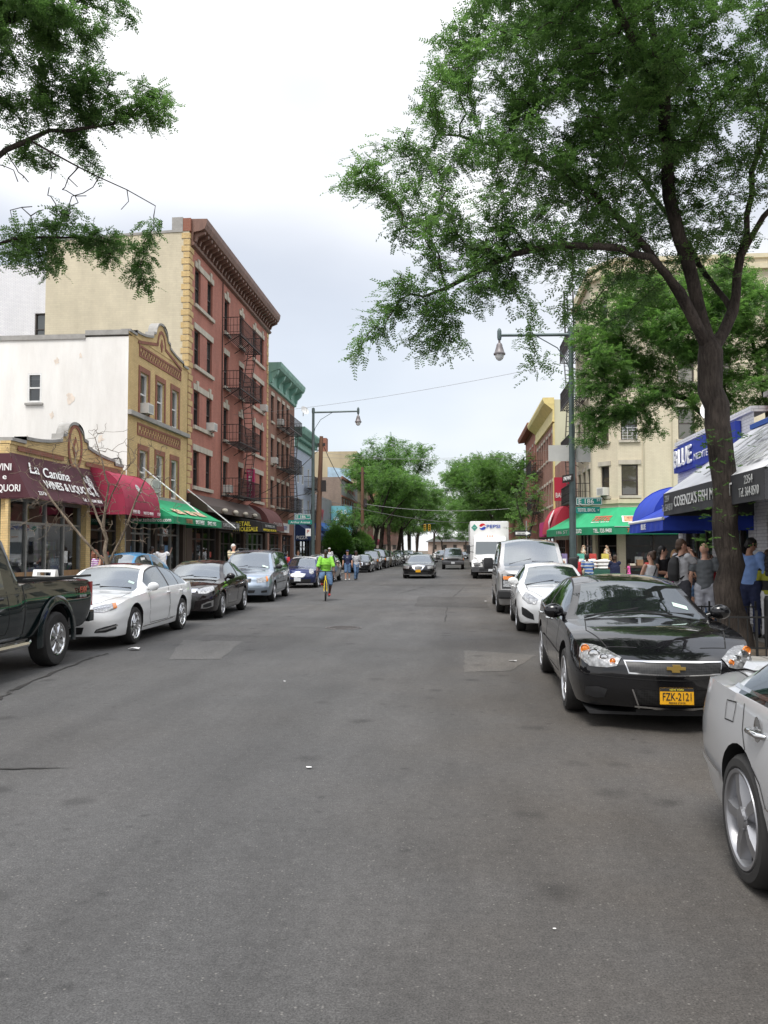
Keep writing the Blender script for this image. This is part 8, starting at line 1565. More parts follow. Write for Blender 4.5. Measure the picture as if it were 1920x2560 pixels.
blobs = [(-1.33,12.5,7.48,0.59,0.8,0.38),(-0.64,13,8.1,0.8,1.08,0.47),(-0.64,13,7.34,0.8,1.08,0.4),(0.11,13.5,9.1,0.91,1.22,0.6),(0.19,14,10.35,0.78,1.06,0.63),(0.75,14,10.97,0.86,1.16,0.63),(1.2,13,9.37,1.02,1.37,0.73),(0.83,13,8.04,1.02,1.37,0.62),(0.39,13,6.93,1.02,1.37,0.44),(-0.26,12.5,6.18,0.7,0.94,0.31),(-0.69,12.5,5.62,0.66,0.9,0.35),(-1.04,12.5,4.94,0.45,0.61,0.27),(-0.34,12.7,4.98,0.6,0.81,0.3),(0.44,12.7,5.88,0.74,1.01,0.32),(-1.33,12.5,7.48,.62,.8,.36),(-1.04,12.5,4.94,.5,.6,.27),(-.34,12.7,4.98,.6,.8,.3),(-.69,12.5,5.62,.66,.9,.35),(-.3,12.6,6.6,.8,.9,.4),(-1.7,12.4,7.35,.3,.4,.2),(-1.5,12.4,4.75,.25,.35,.2),(-.7,12.6,5.3,.8,.8,.45),(-.2,12.6,5.5,.8,.8,.35),(.9,12.8,6.3,.8,.8,.35),(.2,12.6,6.3,.8,.8,.3),(1.2,13.2,6.46,0.88,1.19,0.52),(1.98,13.5,7.54,1.06,1.43,0.75),(2.22,13.5,8.84,1.13,1.53,0.91),(2.08,14,10.4,1.17,1.58,0.86),(3.01,13,9.95,1.09,1.47,0.8),(2.99,13,8.76,1.02,1.37,0.87),(3.35,14,7.86,1.02,1.37,0.86),(2.71,14.3,6.72,0.96,1.29,0.56),(4.13,13,9.44,0.87,1.37,1.02),(4.4,13.5,8.2,0.83,1.43,1.06),(4.39,14.5,7.06,0.81,1.09,0.65),(1.68,12.8,5.28,0.39,0.53,0.32),(1.2,12.6,4.56,0.23,0.34,0.25),(2.39,14.3,5.77,0.48,0.65,0.48),(1.7,14,11.82,1.56,2.11,0.78),(3.64,14,11.69,1.56,2.11,0.86),(6.2,13.5,9.5,1.3,1.5,1.4),(3.6,15.6,10,1.5,1.2,1.2),(2.5,10.8,10.2,1.4,1.2,.8),(5.6,11.5,9.8,1.3,1.3,1.1)]
HERO = tree('street_tree', 'big honey locust with forked dark trunk and feathery crown inside the iron pit fence',(bx, by,.15), limbs, blobs,3, dens=17, per=11, rmax=.2, ln=.24, ll=.068, lw=.0155, npair=6, step=.2, kill=.24, leafr=.0165, spread=.11)
# --- locust behind it on the side street, brighter
tree('street_tree', 'bright green locust tree behind the white brick restaurant roof',(9.6,27.2,.15), [[(9.6,27.2,.15),(9.7,27.2,3.6)], [(9.7,27.2,3.6),(8.6,27.4,5.4),(7.4,27.4,6.6),(6.,27.2,7.)], [(9.7,27.2,3.6),(9.9,27.4,6),(9.5,27.5,8.6)], [(9.7,27.2,3.6),(10.8,27.4,5.4),(12.2,27.6,7.4)], [(8.6,27.4,5.4),(8.4,27,7.2),(7.6,26.6,9)]],
 [(4.63,27,7.68,1.21,1.63,0.83),(6.22,27.5,8.83,1.69,2.28,1.23),(5.35,27,6.46,1.28,1.73,0.83),(4.36,26.8,5.4,0.75,1.01,0.67),(4.73,26.8,6.14,0.75,1.01,0.67),(7.33,27.3,8.14,1.53,2.06,1.22),(9.01,27.5,9.22,1.54,2.07,1.54),(9.1,27,7.14,1.21,1.63,0.83),(6.95,28,10.03,1.41,1.9,0.94),(8.45,28,10.3,1.56,2.11,1.09),(6.02,26.8,5.53,0.52,0.71,0.45),(11.5,27.5,9,1.5,2,1.4),(4.4,26.9,8.6,1.1,1.4,.8),(5.6,27.2,9.8,1.3,1.6,.9),(4.3,26.8,6.6,.9,1.2,.8),(7.4,27,6.4,1,1.2,.6),(8.3,27,5.8,.9,1,.5),(12,27.4,7,1.2,1.5,1)],5, dens=7.5, per=24, leaf=LEAFB, rmax=.2, ln=.3, ll=.095, lw=.024, npair=5, step=.3, kill=.36, leafr=.028)
# --- tree on the left whose branches hang into the picture
tree('street_tree', 'honey locust whose branches hang in from the upper left picture edge',(-8.9,10.2,.15), [[(-8.9,10.2,.15),(-8.8,10.2,3.6),(-8.6,10.3,4.6)], [(-8.6,10.3,4.6),(-7.4,11.,5.9),(-6.6,11.7,6.4),(-5.7,12.0,6.55)], [(-8.6,10.3,4.6),(-7.4,10.8,6.6),(-6.2,11.2,7.7),(-5.,11.6,8.0)], [(-8.6,10.3,4.6),(-8.2,10.4,7),(-7,10.8,9),(-5.8,11.2,9.7)], [(-8.6,10.3,4.6),(-9.6,9.6,7.5),(-10,9.4,9.5)], [(-6.2,11.2,7.7),(-5.2,11.5,7.2),(-4.5,11.8,6.9)]],
 [(-5.88,11,9.17,0.8,1.08,0.46),(-5.01,11.5,9.59,0.45,0.61,0.29),(-6.07,11,8.3,0.68,0.91,0.43),(-5.35,11.5,8.55,0.71,0.95,0.39),(-4.62,12,8.62,0.44,0.59,0.4),(-4.47,12,8.21,0.27,0.36,0.17),(-5.69,11.8,7.74,0.4,0.53,0.33),(-6.47,11.5,7.76,0.39,0.52,0.26),(-6.55,11.8,6.77,0.4,0.53,0.3),(-5.69,12,6.6,0.74,1.0,0.34),(-5.11,12.2,6.44,0.34,0.46,0.34),(-4.92,12.3,5.89,0.27,0.37,0.21),(-6.46,11.8,6.06,0.46,0.62,0.26),(-6.23,11,9.47,0.61,0.83,0.61),(-5.9,11.7,7.25,.6,.7,.25),(-6.2,11.7,7.1,.8,.7,.35),(-8.8,9.8,9.4,1.8,1.8,1.4),(-7.4,10.4,10.8,1.6,1.6,1.)],9, dens=30, per=19, rmax=.16, ln=.2, ll=.06, lw=.0145, npair=6, step=.17, kill=.2, leafr=.016, spread=.085, bare=lambda p: p[0] > -7.6 and 6.75 < p[2] < 7.55)
# --- bare little tree
tree('bare_tree', 'small bare leafless tree in front of the burgundy and crimson awnings',(-9.0,20.6,.15), [[(-9,20.6,.15),(-8.98,20.6,1.35)], [(-8.98,20.6,1.35),(-9.1,20.6,2.3),(-9.0,20.6,3.4),(-9.3,20.5,4.6)], [(-8.98,20.6,1.35),(-9.8,20.4,2.3),(-10.7,20.3,3.5)], [(-8.98,20.6,1.35),(-8.5,20.7,2.4),(-8.1,20.8,3.6)], [(-9.1,20.6,2.3),(-9.7,20.8,3.4),(-10.1,20.8,4.6)], [(-9.0,20.6,2.6),(-8.5,20.3,3.7)]],
 [(-9.2,20.6,3.7,2.1,1.4,1.5),(-10.4,20.4,2.7,1.4,.9,.9),(-8.,20.6,2.9,1.2,.9,1.1),(-8.8,20.6,1.9,1.,.8,.4),(-10.9,20.4,4.,1.,.8,.8)],21, dens=22, leaf=None, tip=.0055, rmax=.08, barkm=BARKG, step=.14, kill=.17, flare=False)
# --- far trees on both sides (grown once per shape, then copied)
def far(label0, base, h, rad_, seed, leaf, per=6, lean=0): 
 x, y, z = base; g = random.Random(seed); hb = h * .32
 limbs = [[base,(x + lean * .3, y, z + hb)], *[[(x + lean * .3, y, z + hb),(x + lean * .6 + rad_ * .35 * math.cos(a), y + rad_ * .35 * math.sin(a), z + h * .55),(x + lean + rad_ * .6 * math.cos(a), y + rad_ * .6 * math.sin(a), z + h * .75)] for a in (.5 + seed,2.2 + seed,3.9 + seed,5.4 + seed)]]
 bl = [(x + lean + rad_ * .62 * g.uniform(.5,1.05) * math.cos(a), y + rad_ * .62 * math.sin(a), z + h * q, rad_ * .42, rad_ * .42, h * .085) for a, q in [(seed + k * 2.4,.42 + .5 * ((k * 7) % 11) / 11) for k in range(13)]] + [(x + lean, y, z + h * .88, rad_ * .5, rad_ * .5, h * .09)] + [(*l[-1], rad_ * .4, rad_ * .4, h * .09) for l in limbs[1:]]
 return tree('street_tree', label0, base, limbs, bl, seed, dens=.9 if rad_ > 2.5 else 3, per=per, leaf=leaf, rmax=.24 if h > 8 else .09, ln=.5, ll=.17, lw=.05, npair=4, step=.5 if rad_ > 2.5 else .3, kill=.7 if rad_ > 2.5 else .4, spread=.3 if rad_ > 2.5 else .14, tip=.014, leafr=.05 if rad_ > 2.5 else .02, iters=90)
def dup(t, loc, rz, sc, label):
 r = t.copy(); COL.objects.link(r); r.location = loc; r.rotation_euler = (0,0, rz); r.scale = (sc,) * 3; r['label'] = label
 for c in t.children: d = c.copy(); COL.objects.link(d); d.parent = r
dup(HERO,(5.2,1.2,.15),2.4,.95, 'unseen honey locust on the right pavement beside the viewer, added to shade the near road')  # tree out of view, added for its shade on the road and hood reflections
A1 = far('tallest locust of the far left row, nearest behind the second wooden pole', (-8.8, 93, .15), 15.2, 6.2, 31, LEAFF, per=16, lean=1.2); A2 = far('broad locust of the far right row behind the delivery truck', (4.6, 78, .15), 11.6, 5.2, 37, LEAFF, per=18, lean=-1.9)
for i, (t0, x, y, rz, sc, lb) in enumerate(((A1, -8.8, 106, 2., .95, 'second locust of the far left row'), (A2, -8.8, 84, 3.4, .95, 'smaller locust of the far left row close to the second wooden pole'), (A2, -8.8, 119, 3., 1.15, 'third locust of the far left row'), (A1, -8.8, 133, 4.1, .85, 'fourth locust of the far left row'), (A2, -8.8, 150, 5., 1.1, 'fifth locust of the far left row, near the traffic signal'), (A1, -8.6, 172, .6, 1., 'last locust of the far left row'), (A1, 4.2, 94, 2.6, .86, 'second locust of the far right row, taller than the first'), (A2, 4.6, 110, 1.0, 1.25, 'third locust of the far right row'), (A1, 4.6, 130, 5.2, .8, 'fourth locust of the far right row'), (A2, 4.6, 152, .2, 1.1, 'fifth locust of the far right row'), (A1, 4.4, 178, 3.6, .95, 'last locust of the far right row'), (A1, -7, 235, 1., 1.25, 'dark tree closing the left end of the street'), (A1, 3.5, 250, 2., 1.3, 'dark tree closing the right end of the street'), (A2, -6, 322, 1., 1.3, 'low tree standing in front of the pink house, on its left'), (A2, 2.5, 318, 4., 1.2, 'low tree standing in front of the pink house, on its right'), (A1, -15, 300, 2.2, 1.2, 'dark tree filling the gap left of the pink house'), (A1, 11, 300, .4, 1.2, 'dark tree filling the gap right of the pink house'))): dup(t0, (x, y, .15), rz, sc, lb)
far('thin young tree with sparse pale leaves before the red awnings on the right', (4.3, 52, .15), 6.6, 1.6, 41, LEAFB, per=3); far('small leafy tree on the left pavement above the round evergreen', (-9.2, 66, .15), 5.2, 1.7, 43, LEAFF, per=8); far('small leafy tree behind the round evergreen, beside the turquoise sign', (-9.6, 73, .15), 5.2, 1.6, 47, LEAFD, per=8)
def bush(label, c, r, seed, m=LEAFD):
 g = np.random.default_rng(seed); t = thing('evergreen_bush', label, 'bush', c); n = 5200; v = g.normal(0,1,(n,3)); v /= np.linalg.norm(v, axis=1)[:, None]; lump = 1 + .12 * np.sin(v[:,0] * 7 + seed) * np.sin(v[:,2] * 8) * np.cos(v[:,1] * 6); q = (.62 + .4 * g.random(n))[:, None] * lump[:, None]
 pos = np.array([0, 0, r[2] + .5]) + v * q * np.array(r); quads_obj('foliage', fronds(g, pos, v + np.array([0, 0, .7]), 3, .2, .03, .1, .0), m, t, (0, 0, 0)); mb = MB(); mb.ball((0, 0, r[2] + .5), (r[0] * .62, r[1] * .62, r[2] * .62), 14, 10); mb.tube([(0, 0, 0), (0, 0, .8)], .12, 8); mb.local('stem', BARK, t)
bush('round dark evergreen bush on the left pavement behind the walking men', (-8.9, 61, .15), (1.05, 1.0, 1.35), 3); bush('smaller round evergreen bush right of the big round one', (-8.7, 67.5, .15), (.9, .9, 1.0), 5); bush('dark green shrub beside the evergreen bushes under the second wooden pole', (-8.8, 74, .15), (1.2, 1., 1.3), 7, LEAFF)
# ivy on the big trunk
g = np.random.default_rng(8); t = thing('ivy', 'ivy sprigs climbing the big locust trunk above the fence', 'ivy', (4.4, 14, 2.)); n = 80; a = g.uniform(2.6, 6.2, n); z = g.choice([1.9, 2.6, 3.1, 3.5, 2.3], n) + g.normal(0, .09, n); r_ = .24 + .12 * g.random(n); pos = np.stack([4.33 + r_ * np.cos(a), 14 + r_ * np.sin(a), z], 1); quads_obj('foliage', fronds(g, pos, np.stack([np.cos(a), np.sin(a), .4 * np.ones(n)], 1), 2, .12, .03, .075), LEAF, t, (4.4, 14, 2.))
# ================================================================== PEOPLE
SKIN = {k: mat('skin_' + k, c, .55, noise=.06, nscale=9) for k, c in (('fair', (.55, .31, .22)), ('tan', (.42, .22, .14)), ('brown', (.16, .075, .045)), ('dark', (.09, .045, .03)))}
def cloth(n, c, s=.15): return mat('cloth_' + n, c,.85, noise=s, nscale=5, bump=.35, bscale=14)
def striped(n, c1, c2, per=.09, ax='Z', soft=.02):
 m, nt, b = _nt('cloth_' + n); L = nt.links; tc = _n(nt, 'ShaderNodeTexCoord'); sp = _n(nt, 'ShaderNodeSeparateXYZ'); L.new(tc.outputs['Object'], sp.inputs[0]); a = _n(nt, 'ShaderNodeMath', operation='MODULO'); L.new(sp.outputs[ax], a.inputs[0]); a.inputs[1].default_value = per
 g = _n(nt, 'ShaderNodeMath', operation='GREATER_THAN'); L.new(a.outputs[0], g.inputs[0]); g.inputs[1].default_value = per * .5; mx = _n(nt, 'ShaderNodeMix', data_type='RGBA'); L.new(g.outputs[0], mx.inputs['Factor']); mx.inputs['A'].default_value = rgba(c1); mx.inputs['B'].default_value = rgba(c2); L.new(mx.outputs['Result'], b.inputs['Base Color']); b.inputs['Roughness'].default_value = .85; return m
HAIR = {k: mat('hair_' + k, c, .6, noise=.35, nscale=30) for k, c in (('black', (.012, .01, .009)), ('brown', (.07, .038, .022)), ('blond', (.4, .24, .1)), ('white', (.6, .58, .55)), ('red', (.16, .05, .022)), ('short', (.1, .06, .04)))}
DENIM = cloth('denim', (.09, .16, .28)); EYE = mat('eye_dark', (.015, .012, .01), .2); LIP = mat('lip', (.28, .09, .075), .5); SHOE = mat('shoe_dark', (.03, .03, .03), .6); SHOEW = mat('shoe_white', (.6, .6, .58), .6); SHOER = mat('shoe_red', (.6, .05, .04), .6)
def vox(mb, name, m, par, vs=.014, it=5, wr=0., seed=0):
 me = mb.mesh(name, m, uv=False); o = bpy.data.objects.new(name, me); COL.objects.link(o); r = o.modifiers.new('r', 'REMESH'); r.mode = 'VOXEL'; r.voxel_size = vs; s = o.modifiers.new('s', 'SMOOTH'); s.factor = .5; s.iterations = it
 dg = bpy.context.evaluated_depsgraph_get(); res = bpy.data.meshes.new_from_object(o.evaluated_get(dg), depsgraph=dg); bpy.data.objects.remove(o); res.materials.clear()
 for q in (m if isinstance(m,(list, tuple)) else [m]): res.materials.append(q)
 if wr:
  co = np.empty(len(res.vertices) * 3); no = np.empty_like(co); res.vertices.foreach_get('co', co); res.vertices.foreach_get('normal', no); co = co.reshape(-1, 3); no = no.reshape(-1, 3); f = np.sin(co[:, 2] * 38 + 9 * co[:, 0] + seed) * np.sin(co[:, 0] * 21 + seed * 2 + co[:, 2] * 12) + .6 * np.sin(co[:, 2] * 71 + co[:, 1] * 40); co += no * (f * wr)[:, None]; res.vertices.foreach_set('co', co.ravel())
 smooth(res,180); p = bpy.data.objects.new(name, res); COL.objects.link(p); p.parent = par; return p
def etube(mb, pts, n=14):
 """closed tube with elliptical rings: (x, y, z, rx, ry)"""
 k = len(pts); vs = []; P = [Vector(p[:3]) for p in pts]
 for i, p in enumerate(pts):
  t = (P[min(i+1, k-1)] - P[max(i-1,0)]).normalized(); sx = Vector((1,0,0)); sx = (sx - t * sx.dot(t)); sx = sx.normalized() if sx.length > .2 else Vector((0,1,0)); sy = t.cross(sx)
  for j in range(n): a = 2 * math.pi * j / n; vs.append(P[i] + sx * math.cos(a) * p[3] + sy * math.sin(a) * p[4])
 fs = [(i*n+j, i*n+(j+1)%n,(i+1)*n+(j+1)%n,(i+1)*n+j) for i in range(k-1) for j in range(n)] + [tuple(range(n-1,-1,-1)), tuple((k-1)*n+j for j in range(n))]; mb.add(vs, fs)
def limb(mb, pts, rs): mb.tube(pts, rs,10); [mb.ball(p, r * 1.0,10,6) for p, r in zip(pts, rs)]
def person(label, x, y, h, face, skin='fair', hair='brown', top=None, sleeve=.5, low=None, leg=1., shoe=SHOE, arms=None, legs=None, lean=0., turn=0., nod=0., hairst='short', z=.15, fat=1., female=False, skirt=False, extra=None, group=None, hem=.86, name='person'):
 """face: compass angle of the body in degrees,0 = towards the viewer (-Y)"""
 S = h / 1.75; t = thing(name, label, 'person', (x, y, z), R(face), group); t.scale = (S,) * 3; Lr = Matrix.Translation((0, 0, .95)) @ Matrix.Rotation(R(lean), 4, 'X') @ Matrix.Translation((0, 0, -.95)); up = lambda p: Lr @ Vector(p); sw = .185 if not female else .165; f = fat
 J = dict(sl=up((-sw, 0, 1.42)), sr=up((sw, 0, 1.42))); A = arms or {}; el = up(A.get('el', (-.25, .03, 1.14))); wl = up(A.get('wl', (-.26, -.06, .9))); er = up(A.get('er', (.25, .03, 1.14))); wr_ = up(A.get('wr', (.26, -.06, .9)))
 G = legs or {}; hl, hr = Vector((-.09, 0, .92)), Vector((.09, 0, .92)); kl = Vector(G.get('kl', (-.1, -.02, .49))); kr = Vector(G.get('kr', (.1, -.02, .49))); al = Vector(G.get('al', (-.11, .03, .09))); ar = Vector(G.get('ar', (.11, .03, .09)))
 torso = [(0,.0,.86,.15,.105),(0,.0,.95,.155 * f,.11 * f),(0,0,1.08,.135 * f,.1 * f),(0,-.01,1.24,.155 * f if not female else .14 * f,.112 * f),(0,.0,1.36,.165 if not female else .145,.1),(0,.01,1.44,.1,.07)]
 tr = lambda g: [(*up(p[:3]), p[3] + g, p[4] + g) for p in torso]; HM = Lr @ Matrix.Translation((0, .0, 1.5)) @ Matrix.Rotation(R(turn), 4, 'Z') @ Matrix.Rotation(R(nod), 4, 'X'); hp = lambda p: HM @ Vector(p)
 b = MB(); etube(b, tr(0)); limb(b, [up((0,.012,1.42)), up((0,.0,1.5)), hp((0,-.005,.04))], [.062,.055,.055])
 for s_, e_, w_ in ((J['sl'], el, wl), (J['sr'], er, wr_)): limb(b, [s_, s_.lerp(e_, .5), e_, e_.lerp(w_, .3), w_], [.05 + .03 * (f - 1), .045 + .03 * (f - 1), .04, .042, .028])
 for h_, k_, a_ in ((hl, kl, al),(hr, kr, ar)): limb(b, [h_, h_.lerp(k_,.5), k_, k_.lerp(a_,.32), k_.lerp(a_,.75), a_], [.092 * f,.078 * f,.056,.06,.043,.04])
 b.ball(hp((0,.008,.14)),(.077,.096,.108),18,12, HM.to_3x3().to_4x4()); b.ball(hp((0,-.03,.075)),(.052,.06,.06),12,8, HM.to_3x3().to_4x4())
 body = vox(b, 'body', [SKIN[skin], EYE, LIP, HAIR[hair]], t,.013,4)
 d = MB(); d.smooth = True   # face and hands, joined to the body mesh
 d.add([hp(p) for p in ((-.017,-.085,.105),(.017,-.085,.105),(0,-.118,.108),(0,-.09,.155),(0,-.086,.095))], [(0,2,3),(2,1,3),(0,4,2),(4,1,2)])
 for sx in (-1,1): d.ball(hp((sx * .078,.012,.13)),(.012,.022,.032),8,6); d.mi = 1; d.ball(hp((sx * .031,-.083,.15)),(.013,.008,.008),8,5); d.mi = 3; d.bar(hp((sx * .014,-.092,.172)), hp((sx * .05,-.082,.172)),.008); d.mi = 0
 d.mi = 2; d.ball(hp((0,-.083,.07)),(.024,.01,.008),8,5); d.mi = 0
 for w_, e_, sd in ((wl, el,-1),(wr_, er,1)):
  u = (w_ - e_).normalized(); v = Vector((0,1,0)); v = (v - u * v.dot(u)).normalized(); n_ = u.cross(v) * sd; M3 = Matrix((v, n_, u)).transposed().to_4x4(); d.ball(w_ + u * .045,(.04,.018,.055),10,6, M3)
  for i,(o, l) in enumerate(((-.03,.068),(-.01,.078),(.011,.073),(.03,.058))): q = w_ + u * .085 + v * -o; d.tube([q, q + u * l * .5 + n_ * .006, q + u * l * .85 + n_ * .028, q + u * l + n_ * .045], [.0095,.009,.008,.006],6)
  q = w_ + u * .03 - v * .032; d.tube([q, q - v * .028 + u * .03 + n_ * .01, q - v * .03 + u * .062 + n_ * .02], [.012,.0105,.008],6)
 dm = d.mesh('face', [SKIN[skin], EYE, LIP, HAIR[hair]], uv=False); bm = bmesh.new(); bm.from_mesh(body.data); bm.from_mesh(dm); bm.to_mesh(body.data); bm.free(); smooth(body.data,180)
 if top:
  c = MB(); T = tr(.016); i0 = 0 if hem < .9 else 1; etube(c,([(*up((0,0, hem)),.168 * f,.122 * f)] if hem < .86 else []) + T[i0:]); 
  for s_, e_, w_ in ((J['sl'], el, wl), (J['sr'], er, wr_)):
   if sleeve > 0: q = [s_ + Vector((0,0,.005)), s_.lerp(e_, min(1, sleeve * 1.0)).lerp(e_,0)]; limb(c, q if sleeve <= 1 else [s_, e_, e_.lerp(w_,.95)], [.07 + .035 * (f - 1),.066 + .03 * (f - 1)] if sleeve <= 1 else [.078 * f,.06,.045])
  vox(c, 'shirt', top, t,.015,3,.004, x)
 if low:
  c = MB(); etube(c, [(0,0,.8,.15,.11),(0,0,.9,.17 * f,.125 * f),(0,0,1.0,.16 * f,.118 * f)])
  if skirt: etube(c, [(0,0,.55,.27,.25),(0,0,.75,.2,.18),(0,0,.98,.15,.11)])
  else:
   for h_, k_, a_ in ((hl, kl, al),(hr, kr, ar)):
    if leg <= 1: limb(c, [h_, h_.lerp(k_,.5 * leg), h_.lerp(k_, leg)], [.112 * f,.1 * f,.088])
    else: limb(c, [h_, h_.lerp(k_,.5), k_, k_.lerp(a_,.5), a_ + Vector((0,0,.01))], [.11 * f,.095 * f,.074,.064,.062])
  vox(c, 'skirt' if skirt else 'trousers', low, t,.015,3,.004, y)
 for a_ in (al, ar):
  c = MB(); c.smooth = True; c.ball(a_ + Vector((0,-.055,-.045)),(.047,.13,.045),12,8); c.ball(a_ + Vector((0,.01,-.03)),(.042,.06,.06),10,6); c.local('shoe', shoe, t, angle=180)
 hM = HM.to_3x3().to_4x4(); c = MB(); c.smooth = True; rr = random.Random(int(x * 77))
 if hairst != 'bald':
  cap = [(hp((0,.018,.158)),(.085,.1,.1))]
  if hairst in ('long', 'mid'): cap += [(hp((sx * .06, .035, .1 - k * .06)), (.045, .06, .07)) for sx in (-1, 1) for k in range(2)] + [(hp((0, .08, .08 - k * .08)), (.085, .045, .08)) for k in range(4 if hairst == 'long' else 2)]
  if hairst == 'bun': cap += [(hp((0,.09,.235)),(.045,.045,.04)),(hp((0,.07,.12)),(.075,.05,.08))]
  if hairst == 'short': cap += [(hp((0,.06,.11)),(.074,.055,.07))]
  for p, r_ in cap: c.ball(p, r_,12,8, hM)
  vs = [Vector(v) for v in c.v]; keep = MB(); inv = HM.inverted(); F = [fc for fc in c.f if not all((inv @ vs[i]).y < -.062 and (inv @ vs[i]).z < .185 for i in fc)]; keep.smooth = True; keep.add([v + Vector((rr.uniform(-.006,.006), rr.uniform(-.006,.006), rr.uniform(-.006,.006))) for v in vs], F); keep.local('hair', HAIR[hair], t, angle=180)
 if extra: extra(t, up, hp, dict(wl=wl, wr=wr_, el=el, er=er, hM=hM))
 return t
def tag_along(name, label, cat, mb, m, t, parent=False):
 o = mb.local(name, m, t, angle=50)
 return o
def backpack(t, up, hp, k):
 m = MB(); m.smooth = True; vs = MB(); etube(vs, [(*up((0,.16,.98)),.11,.07),(*up((0,.18,1.1)),.14,.09),(*up((0,.17,1.3)),.13,.08),(*up((0,.14,1.42)),.08,.05)]); vox(vs, 'backpack', BLACKM, t,.016,3)
 for sx in (-1,1): m = MB(); m.tube([up((sx * .1,.12,1.42)), up((sx * .11,0,1.47)), up((sx * .12,-.115,1.34)), up((sx * .14,-.09,1.15)), up((sx * .12,.12,1.02))],.017,6); m.local('strap', BLACKM, t)
def strap(t, up, hp, k): m = MB(); m.tube([up((-.1,.0,1.47)), up((-.06,.12,1.38)), up((.06,.135,1.15)), up((.15,.1,.98))],.014,6); m.local('bag_strap', BLACKM, t)
def capw(m_):
 def f(t, up, hp, k): m = MB(); m.smooth = True; m.ball(hp((0, .012, .185)), (.092, .108, .075), 14, 8, k['hM']); m.hexa([hp(p) for p in ((-.06, -.08, .19), (.06, -.08, .19), (.045, -.18, .178), (-.045, -.18, .178), (-.06, -.08, .2), (.06, -.08, .2), (.045, -.18, .186), (-.045, -.18, .186))]); m.local('cap', m_, t, angle=60)
 return f
def glasses(t, up, hp, k):
 m = MB(); [m.ball(hp((sx * .032,-.092,.15)),(.024,.008,.018),8,6) for sx in (-1,1)]; m.bar(hp((-.075,-.06,.155)), hp((-.05,-.09,.155)),.006); m.bar(hp((.075,-.06,.155)), hp((.05,-.09,.155)),.006); m.local('sunglasses', BLACKM, t)
GREYT = cloth('grey', (.42, .42, .44)); DGREY = cloth('dark_grey', (.12, .13, .14)); BLKT = cloth('black', (.012, .012, .015)); WHT = cloth('white', (.72, .71, .72)); LGS = cloth('pale_grey', (.42, .43, .48)); NAVY = cloth('navy', (.018, .025, .07)); SKYB = cloth('sky_blue', (.2, .32, .62)); REDC = cloth('red', (.5, .03, .04)); MAGC = cloth('magenta', (.4, .05, .22)); LIME = cloth('lime', (.24, .58, .06), .25); CHARC = cloth('charcoal', (.04, .04, .05)); PINK = cloth('pink', (.75, .12, .4)); CRM = cloth('cream', (.55, .5, .36))
CROSS = dict(el=(-.25,-.04,1.16), wl=(.06,-.2,1.13), er=(.25,-.04,1.16), wr=(-.06,-.18,1.1)); FACEH = dict(el=(-.24,-.16,1.28), wl=(-.07,-.14,1.5), er=(.25,.0,1.14), wr=(.12,-.2,1.08)); PHONE = dict(el=(-.24,-.05,1.15), wl=(-.16,-.26,1.24), er=(.24,-.06,1.16), wr=(.12,-.28,1.26)); BOTH = dict(el=(-.22,-.1,1.15), wl=(-.06,-.26,1.05), er=(.22,-.1,1.15), wr=(.06,-.26,1.05))
WALK = dict(kl=(-.1,-.16,.52), al=(-.1,-.14,.11), kr=(.1,.03,.5), ar=(.1,.22,.13))
# the queue by the black sedan
person('woman with brown bun in white sleeveless top and dark shoulder strap, seen from behind', 3.95, 17.5, 1.56, 205, 'fair', 'brown', WHT, 0, CHARC, 2, arms=BOTH, hairst='bun', female=True, extra=strap, turn=20)
person('dark haired man in black t-shirt standing with folded arms in the queue', 4.43, 18.5, 1.68, 35, 'fair', 'black', BLKT, .55, CHARC, 2, arms=CROSS, turn=40)
person('smiling blond woman in magenta top behind the man with folded arms', 4.86, 19.2, 1.6, -10, 'fair', 'blond', MAGC, .3, CHARC, 2, hairst='long', female=True)
person('young man in grey t-shirt with black backpack holding a hand to his face', 4.2, 16.1, 1.8, 108, 'fair', 'brown', GREYT, .6, CHARC, 1., arms=FACEH, extra=backpack)
person('woman in dark tank top and denim shorts half hidden behind the backpack man', 4.68, 17.1, 1.56, 75, 'tan', 'brown', CHARC, 0, DENIM, .35, arms=BOTH, hairst='mid', female=True)
person('balding man in dark grey t-shirt and pale grey shorts beside the big trunk', 4.56, 15.9, 1.72, 165, 'fair', 'short', DGREY, .6, LGS, .95, shoe=SHOEW, hairst='bald', turn=-25)
person('man in pale blue long sleeved shirt and navy trousers looking down right of the trunk', 5.3, 15.7, 1.82, 140, 'tan', 'black', SKYB, 2, NAVY, 2, arms=dict(el=(-.25, .0, 1.14), wl=(-.12, -.18, 1.0), er=(.26, .03, 1.13), wr=(.2, -.14, .95)), turn=-40, nod=18, fat=1.12)
person('long haired woman in yellow and black top with white trousers at the right picture edge', 5.58, 15.5, 1.52, 150, 'fair', 'black', striped('yellow_black', (.3, .3, .03), (.015, .015, .015), .4), 1.5, WHT, 2, hairst='long', female=True)
person('woman in teal top with black bag strap, beyond the yellow and black top woman', 5.95, 16.6, 1.6, 160, 'tan', 'brown', cloth('teal', (.03, .35, .38)), .5, CHARC, 2, hairst='mid', female=True, extra=strap)
person('man in cream shirt waiting at the blue restaurant door, half hidden by the queue', 5.5, 20.6, 1.72, 60, 'tan', 'black', CRM, .6, NAVY, 2, arms=BOTH)
person('girl in red top peeking out behind the denim shorts woman', 5.25, 17.9, 1.5, 20, 'fair', 'brown', REDC, .5, DENIM, 2, hairst='long', female=True)
